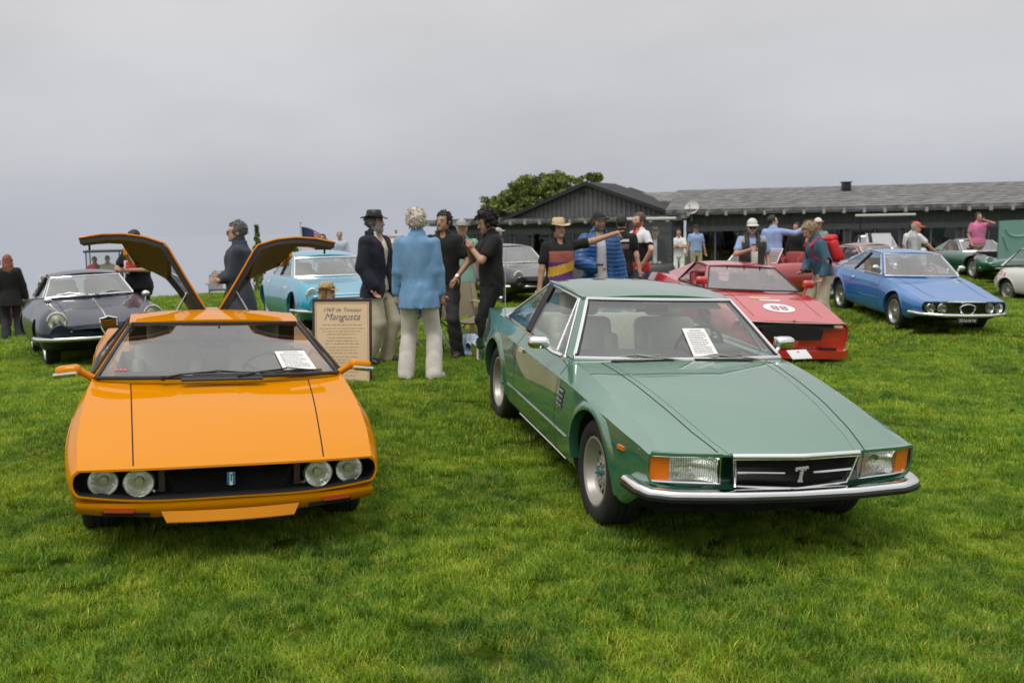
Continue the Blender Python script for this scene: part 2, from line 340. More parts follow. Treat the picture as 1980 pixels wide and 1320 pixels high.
# ------------------------------------------------------------------ car library
def body_grid(sp):
    """lofted body from lengthwise tables; x forward from the front axle, y left, z up"""
    xs = np.array(sp['x'], float)                       # stations nose -> tail
    n = len(xs); T = {k: np.array([np.interp(0, [0], [0])]) for k in ()}
    def f(k, d=None):
        tb = sp.get(k)
        if tb is None: return d
        return tabf(tb)
    NI = sp.get('ni', 90)
    # denser samples at the nose
    u = np.linspace(0, 1, NI) ** 1.25
    X = xs[0] + (xs[-1] - xs[0]) * u
    zc, zs, ys, w, zw, zb = (f(k)(X) for k in ('zc', 'zs', 'ys', 'w', 'zw', 'zb'))
    k1 = sp.get('k1', 0.25); k2 = sp.get('k2', 0.66)
    z1 = f('z1')(X) if 'z1' in sp else zc + (zs - zc) * k1
    z2 = f('z2')(X) if 'z2' in sp else zc + (zs - zc) * k2
    y4 = f('y4')(X) if 'y4' in sp else ys + (w - ys) * 0.72
    z4 = f('z4')(X) if 'z4' in sp else zs + (zw - zs) * 0.42
    rows = [(0 * X, zc), (ys * 0.5, z1), (ys * 0.84, z2), (ys, zs), (y4, z4), (w, zw), (w - sp.get('tuck', .02), zw + (zb - zw) * .6), (w - sp.get('sill', .08), zb + .025), (w * .55, zb), (0 * X, zb)]
    P = np.stack([np.stack([X, y, z], 1) for (y, z) in rows], 1)      # NI x 10 x 3
    nc = sp.get('nosecurve', .12); tl = sp.get('tailcurve', .08); fl = sp.get('nosefade', .55)
    fade = np.clip(1 - (X[0] - X) / fl, 0, 1) ** 1.5; fadet = np.clip(1 - (X - X[-1]) / .4, 0, 1) ** 1.5
    pw = sp.get('nosepow', 2.0)
    P[:, :, 0] -= (nc * fade)[:, None] * (np.abs(P[:, :, 1]) / w.max()) ** pw
    P[:, :, 0] += (tl * fadet)[:, None] * (np.abs(P[:, :, 1]) / w.max()) ** 2
    rake = f('rake')                                    # x shift of lower lines near the nose, by line index
    if 'noserake' in sp:
        for j, dx in enumerate(sp['noserake']): P[:, j, 0] += dx * fade
    sharp = set(sp.get('sharp', ())); MS = sp.get('ms', 4)
    # across: Catmull-Rom between sharp lines, mirrored at the centre
    out = []
    J = P.shape[1]
    for j in range(J - 1):
        p1, p2 = P[:, j], P[:, j + 1]
        if j == 0: p0 = P[:, 1] * np.array([1, -1, 1])
        elif j in sharp: p0 = p1 - (p2 - p1)
        else: p0 = P[:, j - 1]
        if j + 1 == J - 1: p3 = P[:, J - 2] * np.array([1, -1, 1])
        elif j + 1 in sharp: p3 = p2 + (p2 - p1)
        else: p3 = P[:, j + 2]
        d01 = np.linalg.norm(p1 - p0, axis=1, keepdims=True) ** .5 + 1e-6; d12 = np.linalg.norm(p2 - p1, axis=1, keepdims=True) ** .5 + 1e-6; d23 = np.linalg.norm(p3 - p2, axis=1, keepdims=True) ** .5 + 1e-6
        m1 = (p2 - p1) + d12 * ((p1 - p0) / d01 - (p2 - p0) / (d01 + d12)); m2 = (p2 - p1) + d12 * ((p3 - p2) / d23 - (p3 - p1) / (d12 + d23))
        for s in range(MS):
            t = s / MS
            out.append((1 + 2 * t) * (1 - t) ** 2 * p1 + t * (1 - t) ** 2 * m1 + t * t * (3 - 2 * t) * p2 + t * t * (t - 1) * m2)
    out.append(P[:, -1])
    return np.stack(out, 1)                              # NI x K x 3
def body_solid(sp):
    G = body_grid(sp); NI, K, _ = G.shape
    ring = np.concatenate([G, G[:, K - 2:0:-1] * np.array([1, -1, 1])], 1); m = ring.shape[1]
    rings = [ring[i] for i in range(NI)]
    mi_r = [0] * (NI - 1)
    # nose: lip and recess
    pre = []
    c = ring[0].mean(0)
    for (inset, back, mi) in sp.get('noserec', [(0.02, 0.0, 0), (0.0, -.03, 1)]):
        base = pre[-1] if pre else ring[0]
        q = base.copy(); d = c - q; d[:, 0] = 0; L = np.linalg.norm(d, axis=1, keepdims=True) + 1e-9
        # shrink in y and z by a fixed margin
        hy = np.abs(q[:, 1]).max(); hz = (q[:, 2].max() - q[:, 2].min()) / 2; zc_ = (q[:, 2].max() + q[:, 2].min()) / 2
        q[:, 1] *= (hy - inset) / hy; q[:, 2] = zc_ + (q[:, 2] - zc_) * max(.05, (hz - inset) / hz); q[:, 0] += back
        pre.append(q)
    mi_pre = [a[2] for a in sp.get('noserec', [(0.02, 0.0, 0), (0.0, -.03, 1)])]
    rings = pre[::-1] + rings; mi_all = mi_pre[::-1] + mi_r
    V = np.concatenate(rings); Fc = []; MI = []
    for i in range(len(rings) - 1):
        for k in range(m):
            Fc.append((i * m + k, (i + 1) * m + k, (i + 1) * m + (k + 1) % m, i * m + (k + 1) % m))
            seg = k if k < K - 1 else 2 * (K - 1) - 1 - k
            MI.append(1 if (seg >= sp.get('ms', 4) * 7 and mi_all[i] == 0 and rings[i][:, 0].max() < sp.get('darkx', 9)) else mi_all[i])
    Fc.append(tuple(range(m))); MI.append(mi_all[0] if pre else 0)
    b = (len(rings) - 1) * m
    Fc.append(tuple(b + k for k in range(m - 1, -1, -1))); MI.append(0)
    return V, Fc, MI, G
def cyl_cut(cx, cz, r, y0, y1, n=40):
    mb = MB(); A = [2 * math.pi * k / n for k in range(n)]
    V = [(cx + r * math.cos(a), y, cz + r * math.sin(a)) for y in (y0, y1) for a in A]
    mb.add(V, [tuple(range(n)), tuple(range(2 * n - 1, n - 1, -1))] + [(k, (k + 1) % n, n + (k + 1) % n, n + k) for k in range(n)]); return mb
def prism_cut(prof, y0, y1, yt=None):
    """side profile [(x,z)] extruded between y0,y1"""
    k = len(prof); V = [(x, y0, z) for x, z in prof] + [(x, y1, z) for x, z in prof]
    mb = MB(); mb.add(V, [tuple(range(k)), tuple(range(2 * k - 1, k - 1, -1))] + [(i, k + i, k + (i + 1) % k, (i + 1) % k) for i in range(k)]); return mb
def boolean(ob, cuts):
    tmp = []
    for (mb, m) in cuts:
        c = mb.build('cut', m, ob.parent, smooth=False); tmp.append(c)
        bm = bmesh.new(); bm.from_mesh(c.data); bmesh.ops.remove_doubles(bm, verts=bm.verts, dist=1e-5); bmesh.ops.recalc_face_normals(bm, faces=bm.faces); bm.to_mesh(c.data); bm.free()
        md = ob.modifiers.new('b', 'BOOLEAN'); md.object = c; md.operation = 'DIFFERENCE'; md.solver = 'EXACT'
        md.material_mode = 'TRANSFER'
    dg = bpy.context.evaluated_depsgraph_get(); me = bpy.data.meshes.new_from_object(ob.evaluated_get(dg))
    ob.modifiers.clear(); old = ob.data; me.name = old.name; ob.data = me; bpy.data.meshes.remove(old)
    for c in tmp:
        d = c.data; bpy.data.objects.remove(c); bpy.data.meshes.remove(d)
    finish(ob.data, True, 28)
class Surf:
    """the uncut body surface: things are laid on it by straight projection"""
    def __init__(s, V, Fc): s.b = BVHTree.FromPolygons([Vector(v) for v in V], [tuple(f) for f in Fc])
    def hit(s, o, d, alt):
        h = s.b.ray_cast(o, d)
        if h[0] is None: return alt
        return (h[0], h[1] if h[1].dot(d) < 0 else -h[1])
    def top(s, x, y): return s.hit(Vector((x, y, 3)), Vector((0, 0, -1)), (Vector((x, y, 0)), Vector((0, 0, 1))))
    def side(s, x, z, sg): return s.hit(Vector((x, 3 * sg, z)), Vector((0, -sg, 0)), (Vector((x, .85 * sg, z)), Vector((0, sg, 0))))
    def front(s, y, z): return s.hit(Vector((4, y, z)), Vector((-1, 0, 0)), (Vector((.8, y, z)), Vector((1, 0, 0))))
def resample(pts, step=0.03):
    P = [Vector(p) for p in pts]; out = [P[0]]
    for a, b in zip(P[:-1], P[1:]):
        n = max(1, int((b - a).length / step))
        for i in range(1, n + 1): out.append(a.lerp(b, i / n))
    return out
def ribbon(name, hits, width, m, parent, off=0.0015, thick=0.0):
    """strip lying on the surface; thick>0 makes it a raised moulding"""
    mb = MB(); L = []; Rr = []; L2 = []; R2 = []
    for i, (p, n) in enumerate(hits):
        t = (hits[min(i + 1, len(hits) - 1)][0] - hits[max(i - 1, 0)][0]).normalized(); s = t.cross(n).normalized() * (width / 2)
        L.append(p + n * off - s); Rr.append(p + n * off + s)
        if thick: L2.append(p - n * .004 - s * 1.15); R2.append(p - n * .004 + s * 1.15); L[-1] += n * thick; Rr[-1] += n * thick
    k = len(hits)
    if thick:
        V = L2 + L + Rr + R2; Fc = []
        for i in range(k - 1):
            for j in range(3): Fc.append((j * k + i, j * k + i + 1, (j + 1) * k + i + 1, (j + 1) * k + i))
        Fc.append((0, k, 2 * k, 3 * k)); Fc.append((k - 1, 4 * k - 1, 3 * k - 1, 2 * k - 1))
    else:
        V = L + Rr; Fc = [(i, i + 1, k + i + 1, k + i) for i in range(k - 1)]
    mb.add(V, Fc); return mb.build(name, m, parent, angle=40)
def arch_lip(sf, name, cx, cz, r, sg, proud, band, m, parent, a0=-8, a1=188, n=30):
    rows = []
    for k in range(n + 1):
        a = R(a0 + (a1 - a0) * k / n); ca, sa = math.cos(a), math.sin(a)
        def pt(rr, off):
            p, nn = sf.side(cx + rr * ca, cz + rr * sa, sg); return Vector((p.x, p.y + off * sg, p.z))
        rows.append([pt(r + band, -.004), pt(r + band * .45, proud * .75), pt(r + band * .12, proud), pt(r, proud), pt(r, -.035) - Vector((0, 0, 0))])
        ri = r - .005; rows[-1][3] = Vector((cx + ri * ca, rows[-1][2].y, cz + ri * sa)); rows[-1][4] = Vector((cx + ri * ca, rows[-1][2].y - sg * .06, cz + ri * sa))
    V = [p for rw in rows for p in rw]; q = 5
    Fc = [(i * q + j, (i + 1) * q + j, (i + 1) * q + j + 1, i * q + j + 1) for i in range(n) for j in range(q - 1)]
    mb = MB(); mb.add(V, Fc); return mb.build(name, m, parent, angle=50)
# ---- wheels
def make_wheel(parent, pos, sg, rt, wt, rr, style, first=None, mats=None):
    """wheel centre; outer face towards sg*y. part wheel (rim) > tyre, hub_cap"""
    rimm, hubm = mats or (ALLOY, CHROME)
    if first is not None:
        w = first.copy(); col.objects.link(w); w.parent = parent; w.location = pos; w.rotation_euler = (0, 0, 0 if sg > 0 else math.pi)
        w.rotation_euler[1] = random.uniform(0, 6)
        if sg < 0: w.rotation_euler[1] = 0
        for ch in first.children:
            c = ch.copy(); col.objects.link(c); c.parent = w
        return w
    h = wt / 2; mb = MB()
    # rim: lip, barrel, disc
    d = style.get('dish', .05)
    mb.lathe([(rr + .004, h * .86), (rr + .010, h * .98), (rr - .004, h * 1.0), (rr - .016, h * .90), (rr - .028, h * .55), (rr - .034, h - d), (rr - .05, h - d - .012)], 'y', (0, 0, 0), 40)
    mb.lathe([(rr + .004, h * .86), (rr + .004, -h * .9), (rr - .03, -h * .9), (rr - .03, h - d - .03)], 'y', (0, 0, 0), 32, 1)
    mb.lathe([(0.001, h - d - .05), (rr - .03, h - d - .05)], 'y', (0, 0, 0), 32, 1)      # dark back (brake)
    n = style['n']; kind = style['kind']
    if kind == 'disc':      # pressed disc with slots round the edge
        r1 = rr - .035; r0 = style.get('r0', .085); ri = rr - .085
        mb.lathe([(0.001, h - d + .012), (r0, h - d + .018), (r0 + .02, h - d + .002), (ri, h - d - .014)], 'y', (0, 0, 0), 40)
        for k in range(n):
            a = 2 * math.pi * k / n; wd = math.pi / n * style.get('sw', .55)
            V = []
            for (r_, aa, hh) in ((ri, -wd * 1.5, h - d - .014), (ri, wd * 1.5, h - d - .014), (r1 + .004, wd, h - d - .008), (r1 + .004, -wd, h - d - .008)):
                V.append((r_ * math.cos(a + aa), hh, r_ * math.sin(a + aa)))
            V += [(v[0], v[1] - .02, v[2]) for v in V]
            mb.add(V, [(3, 2, 1, 0), (4, 5, 6, 7), (0, 1, 5, 4), (1, 2, 6, 5), (2, 3, 7, 6), (3, 0, 4, 7)])
    else:                    # separate spokes
        r0 = style.get('r0', .06); r1 = rr - .02
        mb.lathe([(0.001, h - d + .012), (r0, h - d + .012), (r0 + .012, h - d - .02)], 'y', (0, 0, 0), 32)
        for k in range(n):
            a = 2 * math.pi * k / n
            def P(r_, s, hh): return (r_ * math.cos(a) - s * math.sin(a), hh, r_ * math.sin(a) + s * math.cos(a))
            s0 = style.get('s0', .03); s1 = style.get('s1', .045)
            V = [P(r0 * .8, -s0, h - d + .010), P(r0 * .8, s0, h - d + .010), P(r1, s1, h - d + .004), P(r1, -s1, h - d + .004)]
            V += [(v[0], v[1] - .03, v[2]) for v in V]
            mb.add(V, [(3, 2, 1, 0), (4, 5, 6, 7), (0, 1, 5, 4), (1, 2, 6, 5), (2, 3, 7, 6), (3, 0, 4, 7)])
    w = mb.build('wheel', [rimm, DARK], parent, angle=30); w.location = pos
    if sg < 0: w.rotation_euler = (0, 0, math.pi)
    t = MB(); sh = rt - rr
    prof = [(rr, h * .84), (rr + .008, h * .93), (rr + sh * .18, h * 1.03), (rr + sh * .5, h * 1.10), (rr + sh * .78, h * 1.05), (rt - .012, h * .93), (rt - .002, h * .72)]
    full = prof + [(rt, h * .45), (rt - .006, h * .43), (rt - .006, h * .39), (rt, h * .37), (rt, h * .06), (rt - .006, h * .04), (rt - .006, -h * .04), (rt, -h * .06), (rt, -h * .37), (rt - .006, -h * .39), (rt - .006, -h * .43), (rt, -h * .45)] + [(a, -b) for a, b in prof[::-1]]
    t.lathe(full, 'y', (0, 0, 0), 48); t.build('tyre', RUBBER, w, angle=40)
    hc = MB(); hr = style.get('hub', .03)
    hc.lathe([(0.001, h - d + .034), (hr * .7, h - d + .032), (hr, h - d + .022), (hr, h - d + .008)], 'y', (0, 0, 0), 20)
    if style.get('nuts'):
        for k in range(style['nuts']):
            a = 2 * math.pi * (k + .5) / style['nuts']; q = style.get('nr', .055)
            hc.lathe([(0.0005, h - d + .034), (.009, h - d + .034), (.010, h - d + .01)], 'y', (q * math.cos(a), 0, q * math.sin(a)), 8)
    hb_ = hc.build('hub_cap', hubm, w, angle=30)
    if style.get('badge'):
        for f_ in hb_.data.polygons[:20 * 3]: f_.material_index = 1
        hb_.data.materials.append(style['badge'])
    return w
# ---- round lamp looking along +x (local), radius r
def round_lamp(parent, p, r, name='headlight', ring=CHROME, rot=None, ringw=.012, depth=.05, bulb=True):
    Rm = rot if rot is not None else Matrix.Identity(3)
    mb = MB(); prof = [(r * (i / 7), -depth + depth * (i / 7) ** 2) for i in range(8)]; prof[0] = (0.0005, -depth)
    mb.lathe(prof, 'x', p, 28, 0, rot=Rm)
    lamp = mb.build(name, REFL, parent, angle=60)
    b = MB(); prof = [(r * 1.0, 0.0), (r * .95, .004), (r * .7, .012), (r * .35, .017), (0.0005, .018)]
    b.lathe(prof, 'x', p, 28, 0, rot=Rm); b.build('lens', LENS, lamp, angle=60)
    c = MB(); c.lathe([(r * .97, .004), (r + ringw * .3, .010), (r + ringw, .002), (r + ringw, -.03)], 'x', p, 28, 0, rot=Rm); c.build('bezel', ring, lamp, angle=60)
    if bulb:
        d = MB(); d.lathe([(0.0005, -.006), (r * .27, -.008), (r * .30, -.022), (r * .26, -.04)], 'x', p, 16, 0, rot=Rm); d.build('bulb_shield', mat('bulb_shield', (0.62, 0.62, 0.45), 0.25, .6), lamp)
    return lamp
# ---- greenhouse panels
def bez(a, b, c, t): return a * (1 - t) ** 2 + c * (2 * t * (1 - t)) + b * t * t
def glass_patch(name, bl, br, tl, tr, bulge_b, bulge_t, bow, m, parent, nu=14, nv=8, out=(1, 0, 0), inset=0.0):
    """sheet between a bottom edge bl-br and a top edge tl-tr, each bowed outward"""
    bl, br, tl, tr = map(Vector, (bl, br, tl, tr)); o = Vector(out)
    def fn(u, v):
        k = 4 * u * (1 - u)
        a = bl.lerp(br, u) + o * bulge_b * k; b = tl.lerp(tr, u) + o * bulge_t * k
        p = a.lerp(b, v) ; p += o * bow * 4 * v * (1 - v) * .5
        return p
    mb = MB(); mb.grid(fn, nu, nv); ob = mb.build(name, m, parent, angle=180); return ob, fn
def edge_pts(fn, n=14, inset=0.0):
    e = inset; P = [fn(e + (1 - 2 * e) * i / n, e) for i in range(n + 1)] + [fn(1 - e, e + (1 - 2 * e) * i / n) for i in range(1, n + 1)] + [fn(1 - e - (1 - 2 * e) * i / n, 1 - e) for i in range(1, n + 1)] + [fn(e, 1 - e - (1 - 2 * e) * i / n) for i in range(1, n)]
    return P
def mir(p): return Vector((p[0], -p[1], p[2]))
def roof_panel(name, fl, rl, crown, ffwd, rback, sag, m, parent, th=.03, nu=16, nv=14, edge_drop=.0):
    """roof between front corner fl and rear corner rl (left side), mirrored"""
    fl, rl = Vector(fl), Vector(rl)
    def fn(u, v):
        a = fl.lerp(rl, v); y = (1 - 2 * u) * a.y
        k = 1 - (1 - 2 * u) ** 2
        p = Vector((a.x, y, a.z)); p.z += crown * k + sag * 4 * v * (1 - v); p.x += (ffwd * (1 - v) - rback * v) * k
        return p
    mb = MB(); mb.grid(fn, nu, nv)
    n0 = len(mb.V); mb.grid(lambda u, v: fn(u, v) - Vector((0, 0, th)), nu, nv, 1)
    w = nv + 1
    ring = [i * w for i in range(nu + 1)] + [nu * w + j for j in range(1, w)] + [i * w + nv for i in range(nu - 1, -1, -1)] + [j for j in range(nv - 1, 0, -1)]
    for a, b in zip(ring, ring[1:] + ring[:1]): mb.F.append((a, b, b + n0, a + n0)); mb.M.append(0)
    ob = mb.build(name, m if isinstance(m, list) else [m, mat('headlining', (.35, .33, .30), .9)], parent, angle=45); return ob, fn
def seat(parent, x, y, z, m, w=.48, tilt=14, headrest=True, hh=.62):
    t = R(tilt); Ry = Matrix.Rotation(-t, 3, 'Y')
    mb = MB(); mb.box((x + .22, y, z + .10), (.50, w, .16), Matrix.Rotation(R(-6), 3, 'Y'), 0, .05)
    c = Vector((x - .06, y, z + .12)) + Ry @ Vector((0, 0, hh / 2)); mb.box(c, (.14, w, hh), Ry, 0, .06)
    for s in (-1, 1):
        c2 = Vector((x + .0, y + s * w * .42, z + .12)) + Ry @ Vector((.05, 0, hh * .40)); mb.box(c2, (.14, w * .2, hh * .72), Ry, 0, .045)
    s_ = mb.build('seat', m, parent, angle=50)
    if headrest:
        h = MB(); c = Vector((x - .08, y, z + .12)) + Ry @ Vector((0.01, 0, hh + .10)); h.box(c, (.10, w * .62, .19), Ry, 0, .045); h.build('headrest', m, s_, angle=50)
    return s_
def steering(parent, x, y, z, m, r=.185, tilt=22):
    mb = MB(); Ry = Matrix.Rotation(R(tilt), 3, 'Y'); c = Vector((x, y, z))
    P = [c + Ry @ Vector((0, r * math.cos(a), r * math.sin(a))) for a in np.linspace(0, 2 * math.pi, 28, endpoint=False)]
    mb.tube(P, .013, 7, 0, closed=True)
    for a in (90 + 180, 30, 150): mb.tube([c, c + Ry @ Vector((0, r * math.cos(R(a)), r * math.sin(R(a))))], .011, 6)
    mb.tube([c, c + Vector((.28, 0, -.10))], .022, 8); return mb.build('steering_wheel', m, parent)
def wiper(parent, p0, p1, nrm, tip_a, tip_b, m=BLACK):
    """arm from pivot p0 to p1, blade between tip_a and tip_b"""
    n = Vector(nrm).normalized(); p0, p1, a, b = map(Vector, (p0, p1, tip_a, tip_b))
    mb = MB(); mb.lathe([(.001, .02), (.014, .018), (.014, -.01)], 'z', p0 + n * .005, 10)
    mb.tube([p0 + n * .012, p0.lerp(p1, .3) + n * .022, p1 + n * .018], [.0085, .006, .004], 6)
    mb.tube([a + n * .006, a.lerp(b, .25) + n * .009, a.lerp(b, .5) + n * .012, a.lerp(b, .75) + n * .009, b + n * .006], .0045, 6)
    mb.tube([a.lerp(b, .2) + n * .008, p1 + n * .022, a.lerp(b, .8) + n * .008], .004, 6)
    return mb.build('wiper', m, parent)
def wheel_set(root, sp, style, mats=None, gr=.0):
    W = []; first = None
    for x in (0.0, -sp['wb']):
        for s in (-1, 1):
            tr = sp['trf'] if x == 0 else sp['trr']
            w = make_wheel(root, (x, s * (tr - sp['wt'] * .5), sp['rt'] - .012), s, sp['rt'], sp['wt'], sp['rr'], style, first, mats)
            if first is None: first = w
            W.append(w)
    return W
def car_shell(sp, name, label, M, pm, cuts=(), lip=(.006, .03), interior=None):
    root = tag(empty(name, M), label, 'car', 'classic cars shown on the lawn')
    V, Fc, MI, G = body_solid(sp)
    body = mesh_obj('body', V, Fc, [pm, DARK, interior or DARK], root, MI, angle=180)
    bm = bmesh.new(); bm.from_mesh(body.data); bmesh.ops.recalc_face_normals(bm, faces=bm.faces); bm.to_mesh(body.data); bm.free()
    sf = Surf(V, Fc)
    C = []
    ra = sp.get('ra', sp['rt'] + .035); zh = sp['rt'] - .012 + sp.get('archdz', 0.0)
    for x in (0.0, -sp['wb']):
        for s in (-1, 1):
            C.append((cyl_cut(x, zh, ra, s * sp.get('inner', .42), s * 1.2), DARK))
    C += list(cuts)
    boolean(body, C)
    if lip:
        for x in (0.0, -sp['wb']):
            for s in (-1, 1): arch_lip(sf, 'wheel_arch', x, zh, ra, s, lip[0], lip[1], pm, root, sp.get('a0', -5), sp.get('a1', 185))
    return root, body, sf
# ------------------------------------------------------------------ the orange mid-engined coupe with its two engine covers up
ORANGE = paint('orange_paint', (0.66, 0.235, 0.0005), 0.35, 0.65, 0, 0.0)
ORANGE.node_tree.nodes['Principled BSDF'].inputs['Coat IOR'].default_value = 1.52
sp = dict(x=[.82, -3.42], ni=100, ms=4, wb=2.5, trf=.80, trr=.84, rt=.315, wt=.20, rr=.20, ra=.345,
  zc=[(-3.42, .72), (-3.1, .78), (-2.5, .84), (-1.6, .82), (-.6, .80), (-.35, .795), (0, .775), (.2, .743), (.5, .666), (.70, .604), (.82, .556)],
  zs=[(-3.42, .70), (-3.1, .78), (-2.5, .84), (-1.6, .80), (-.6, .815), (-.40, .80), (0, .750), (.2, .714), (.5, .638), (.70, .584), (.82, .543)],
  ys=[(-3.42, .74), (-2.5, .82), (-1.6, .79), (-.6, .785), (0, .80), (.4, .80), (.7, .785), (.82, .775)],
  w=[(-3.42, .80), (-2.9, .89), (-2.5, .925), (-2.0, .90), (-1.3, .865), (-.7, .862), (-.3, .870), (0, .885), (.35, .875), (.6, .85), (.82, .812)],
  zw=[(-3.42, .52), (-2.5, .54), (-1.2, .48), (0, .52), (.5, .49), (.82, .455)],
  zb=[(-3.42, .30), (-3.0, .18), (-.5, .15), (.3, .17), (.55, .22), (.70, .308), (.82, .368)],
  y4=[(-3.42, .785), (-2.5, .895), (-1.4, .845), (-.75, .835), (-.3, .865), (0, .870), (.35, .858), (.6, .835), (.82, .803)],
  z4=[(-3.42, .62), (-2.5, .72), (-1.4, .66), (-.6, .665), (0, .64), (.4, .585), (.82, .515)],
  darkx=.62, sharp=(3,), nosecurve=.11, nosepow=2.6, nosefade=.6, tuck=.025, sill=.07, noserec=[(.012, .002, 0), (.004, -.02, 1), (.0, -.09, 1)])
MAHOG = mat('tan_leather', (.36, .33, .28), .55, noise=.1); DASH = mat('black_vinyl', (.02, .02, .021), .6)
cuts = [(prism_cut([(-.46, 1.3), (-.46, .45), (-.9, .22), (-1.55, .22), (-1.62, 1.3)], -.66, .66), MAHOG),
        (prism_cut([(-1.85, 1.3), (-1.85, .35), (-2.9, .35), (-3.05, 1.3)], -.62, .62), DARK)]
oc, obody, osf = car_shell(sp, 'classic_coupe', 'orange wedge coupe with both rear covers raised and four round headlamps', M_ORANGE, ORANGE, cuts, (.004, .025))
style = dict(n=10, kind='spoke', dish=.05, r0=.06, s0=.014, s1=.035, hub=.035, nuts=5)
wheel_set(oc, sp, style)
# windscreen
bl, tl = Vector((-.415, .755, .822)), Vector((-1.27, .575, 1.055))
ws, wfn = glass_patch('windscreen', bl, mir(bl), tl, mir(tl), .16, .05, .03, WGLASS, oc, 18, 12, (1, 0, .12))
mb = MB(); mb.tube(edge_pts(wfn, 16), .013, 8, closed=True); mb.build('rubber_seal', BLACK, ws)
# A pillars and roof
for s in (1, -1):
    f = (lambda p: p) if s > 0 else mir
    mb = MB()
    def pil(u, v, s=s):
        a = wfn(0 if s > 0 else 1, v); o_ = Vector((-.09 - .05 * v, s * (.036 - .01 * v), -.012)); i_ = Vector((.004, s * .012, .010))
        return a + i_.lerp(o_, u)
    mb.grid(pil, 2, 14)
    mb.grid(lambda u, v, s=s: pil(u, v, s) - Vector((.01, s * .03, .03)), 2, 14)
    mb.build('windscreen_pillar', ORANGE, oc, angle=60)
    # side glass with dark frame
    P = [f(Vector(p)) for p in ((-.52, .79, .83), (-1.33, .615, 1.045), (-1.72, .61, 1.04), (-1.80, .77, .84), (-1.2, .80, .825))]
    g = MB(); g.add(P, [(0, 1, 2, 3, 4)]); sg_ = g.build('side_window', SGLASS, oc, smooth=False)
    mb = MB(); mb.tube(resample(P + [P[0]], .2), .012, 6); mb.build('window_frame', BLACK, sg_)
rp, rfn = roof_panel('roof', (-1.275, .592, 1.058), (-1.86, .600, 1.058), .030, .05, .0, .012, ORANGE, oc, .03)
# bulkhead and rear quarter posts behind the cabin, central spine
mb = MB(); mb.box((-1.80, 0, .93), (.05, 1.24, .20), None, 0, .01); mb.build('rear_bulkhead', BLACK, oc)
mb = MB(); mb.tube([(-1.84, 0, 1.07), (-2.3, 0, 1.04), (-2.9, 0, .93), (-3.3, 0, .80)], .03, 8, sq=(.10, .03)); mb.build('rear_spine', ORANGE, oc)
# raised engine covers: outer skin orange, inner skin olive-black, glass in the straight part
OLIVE = mat('cover_underside', (.045, .045, .02), .6)
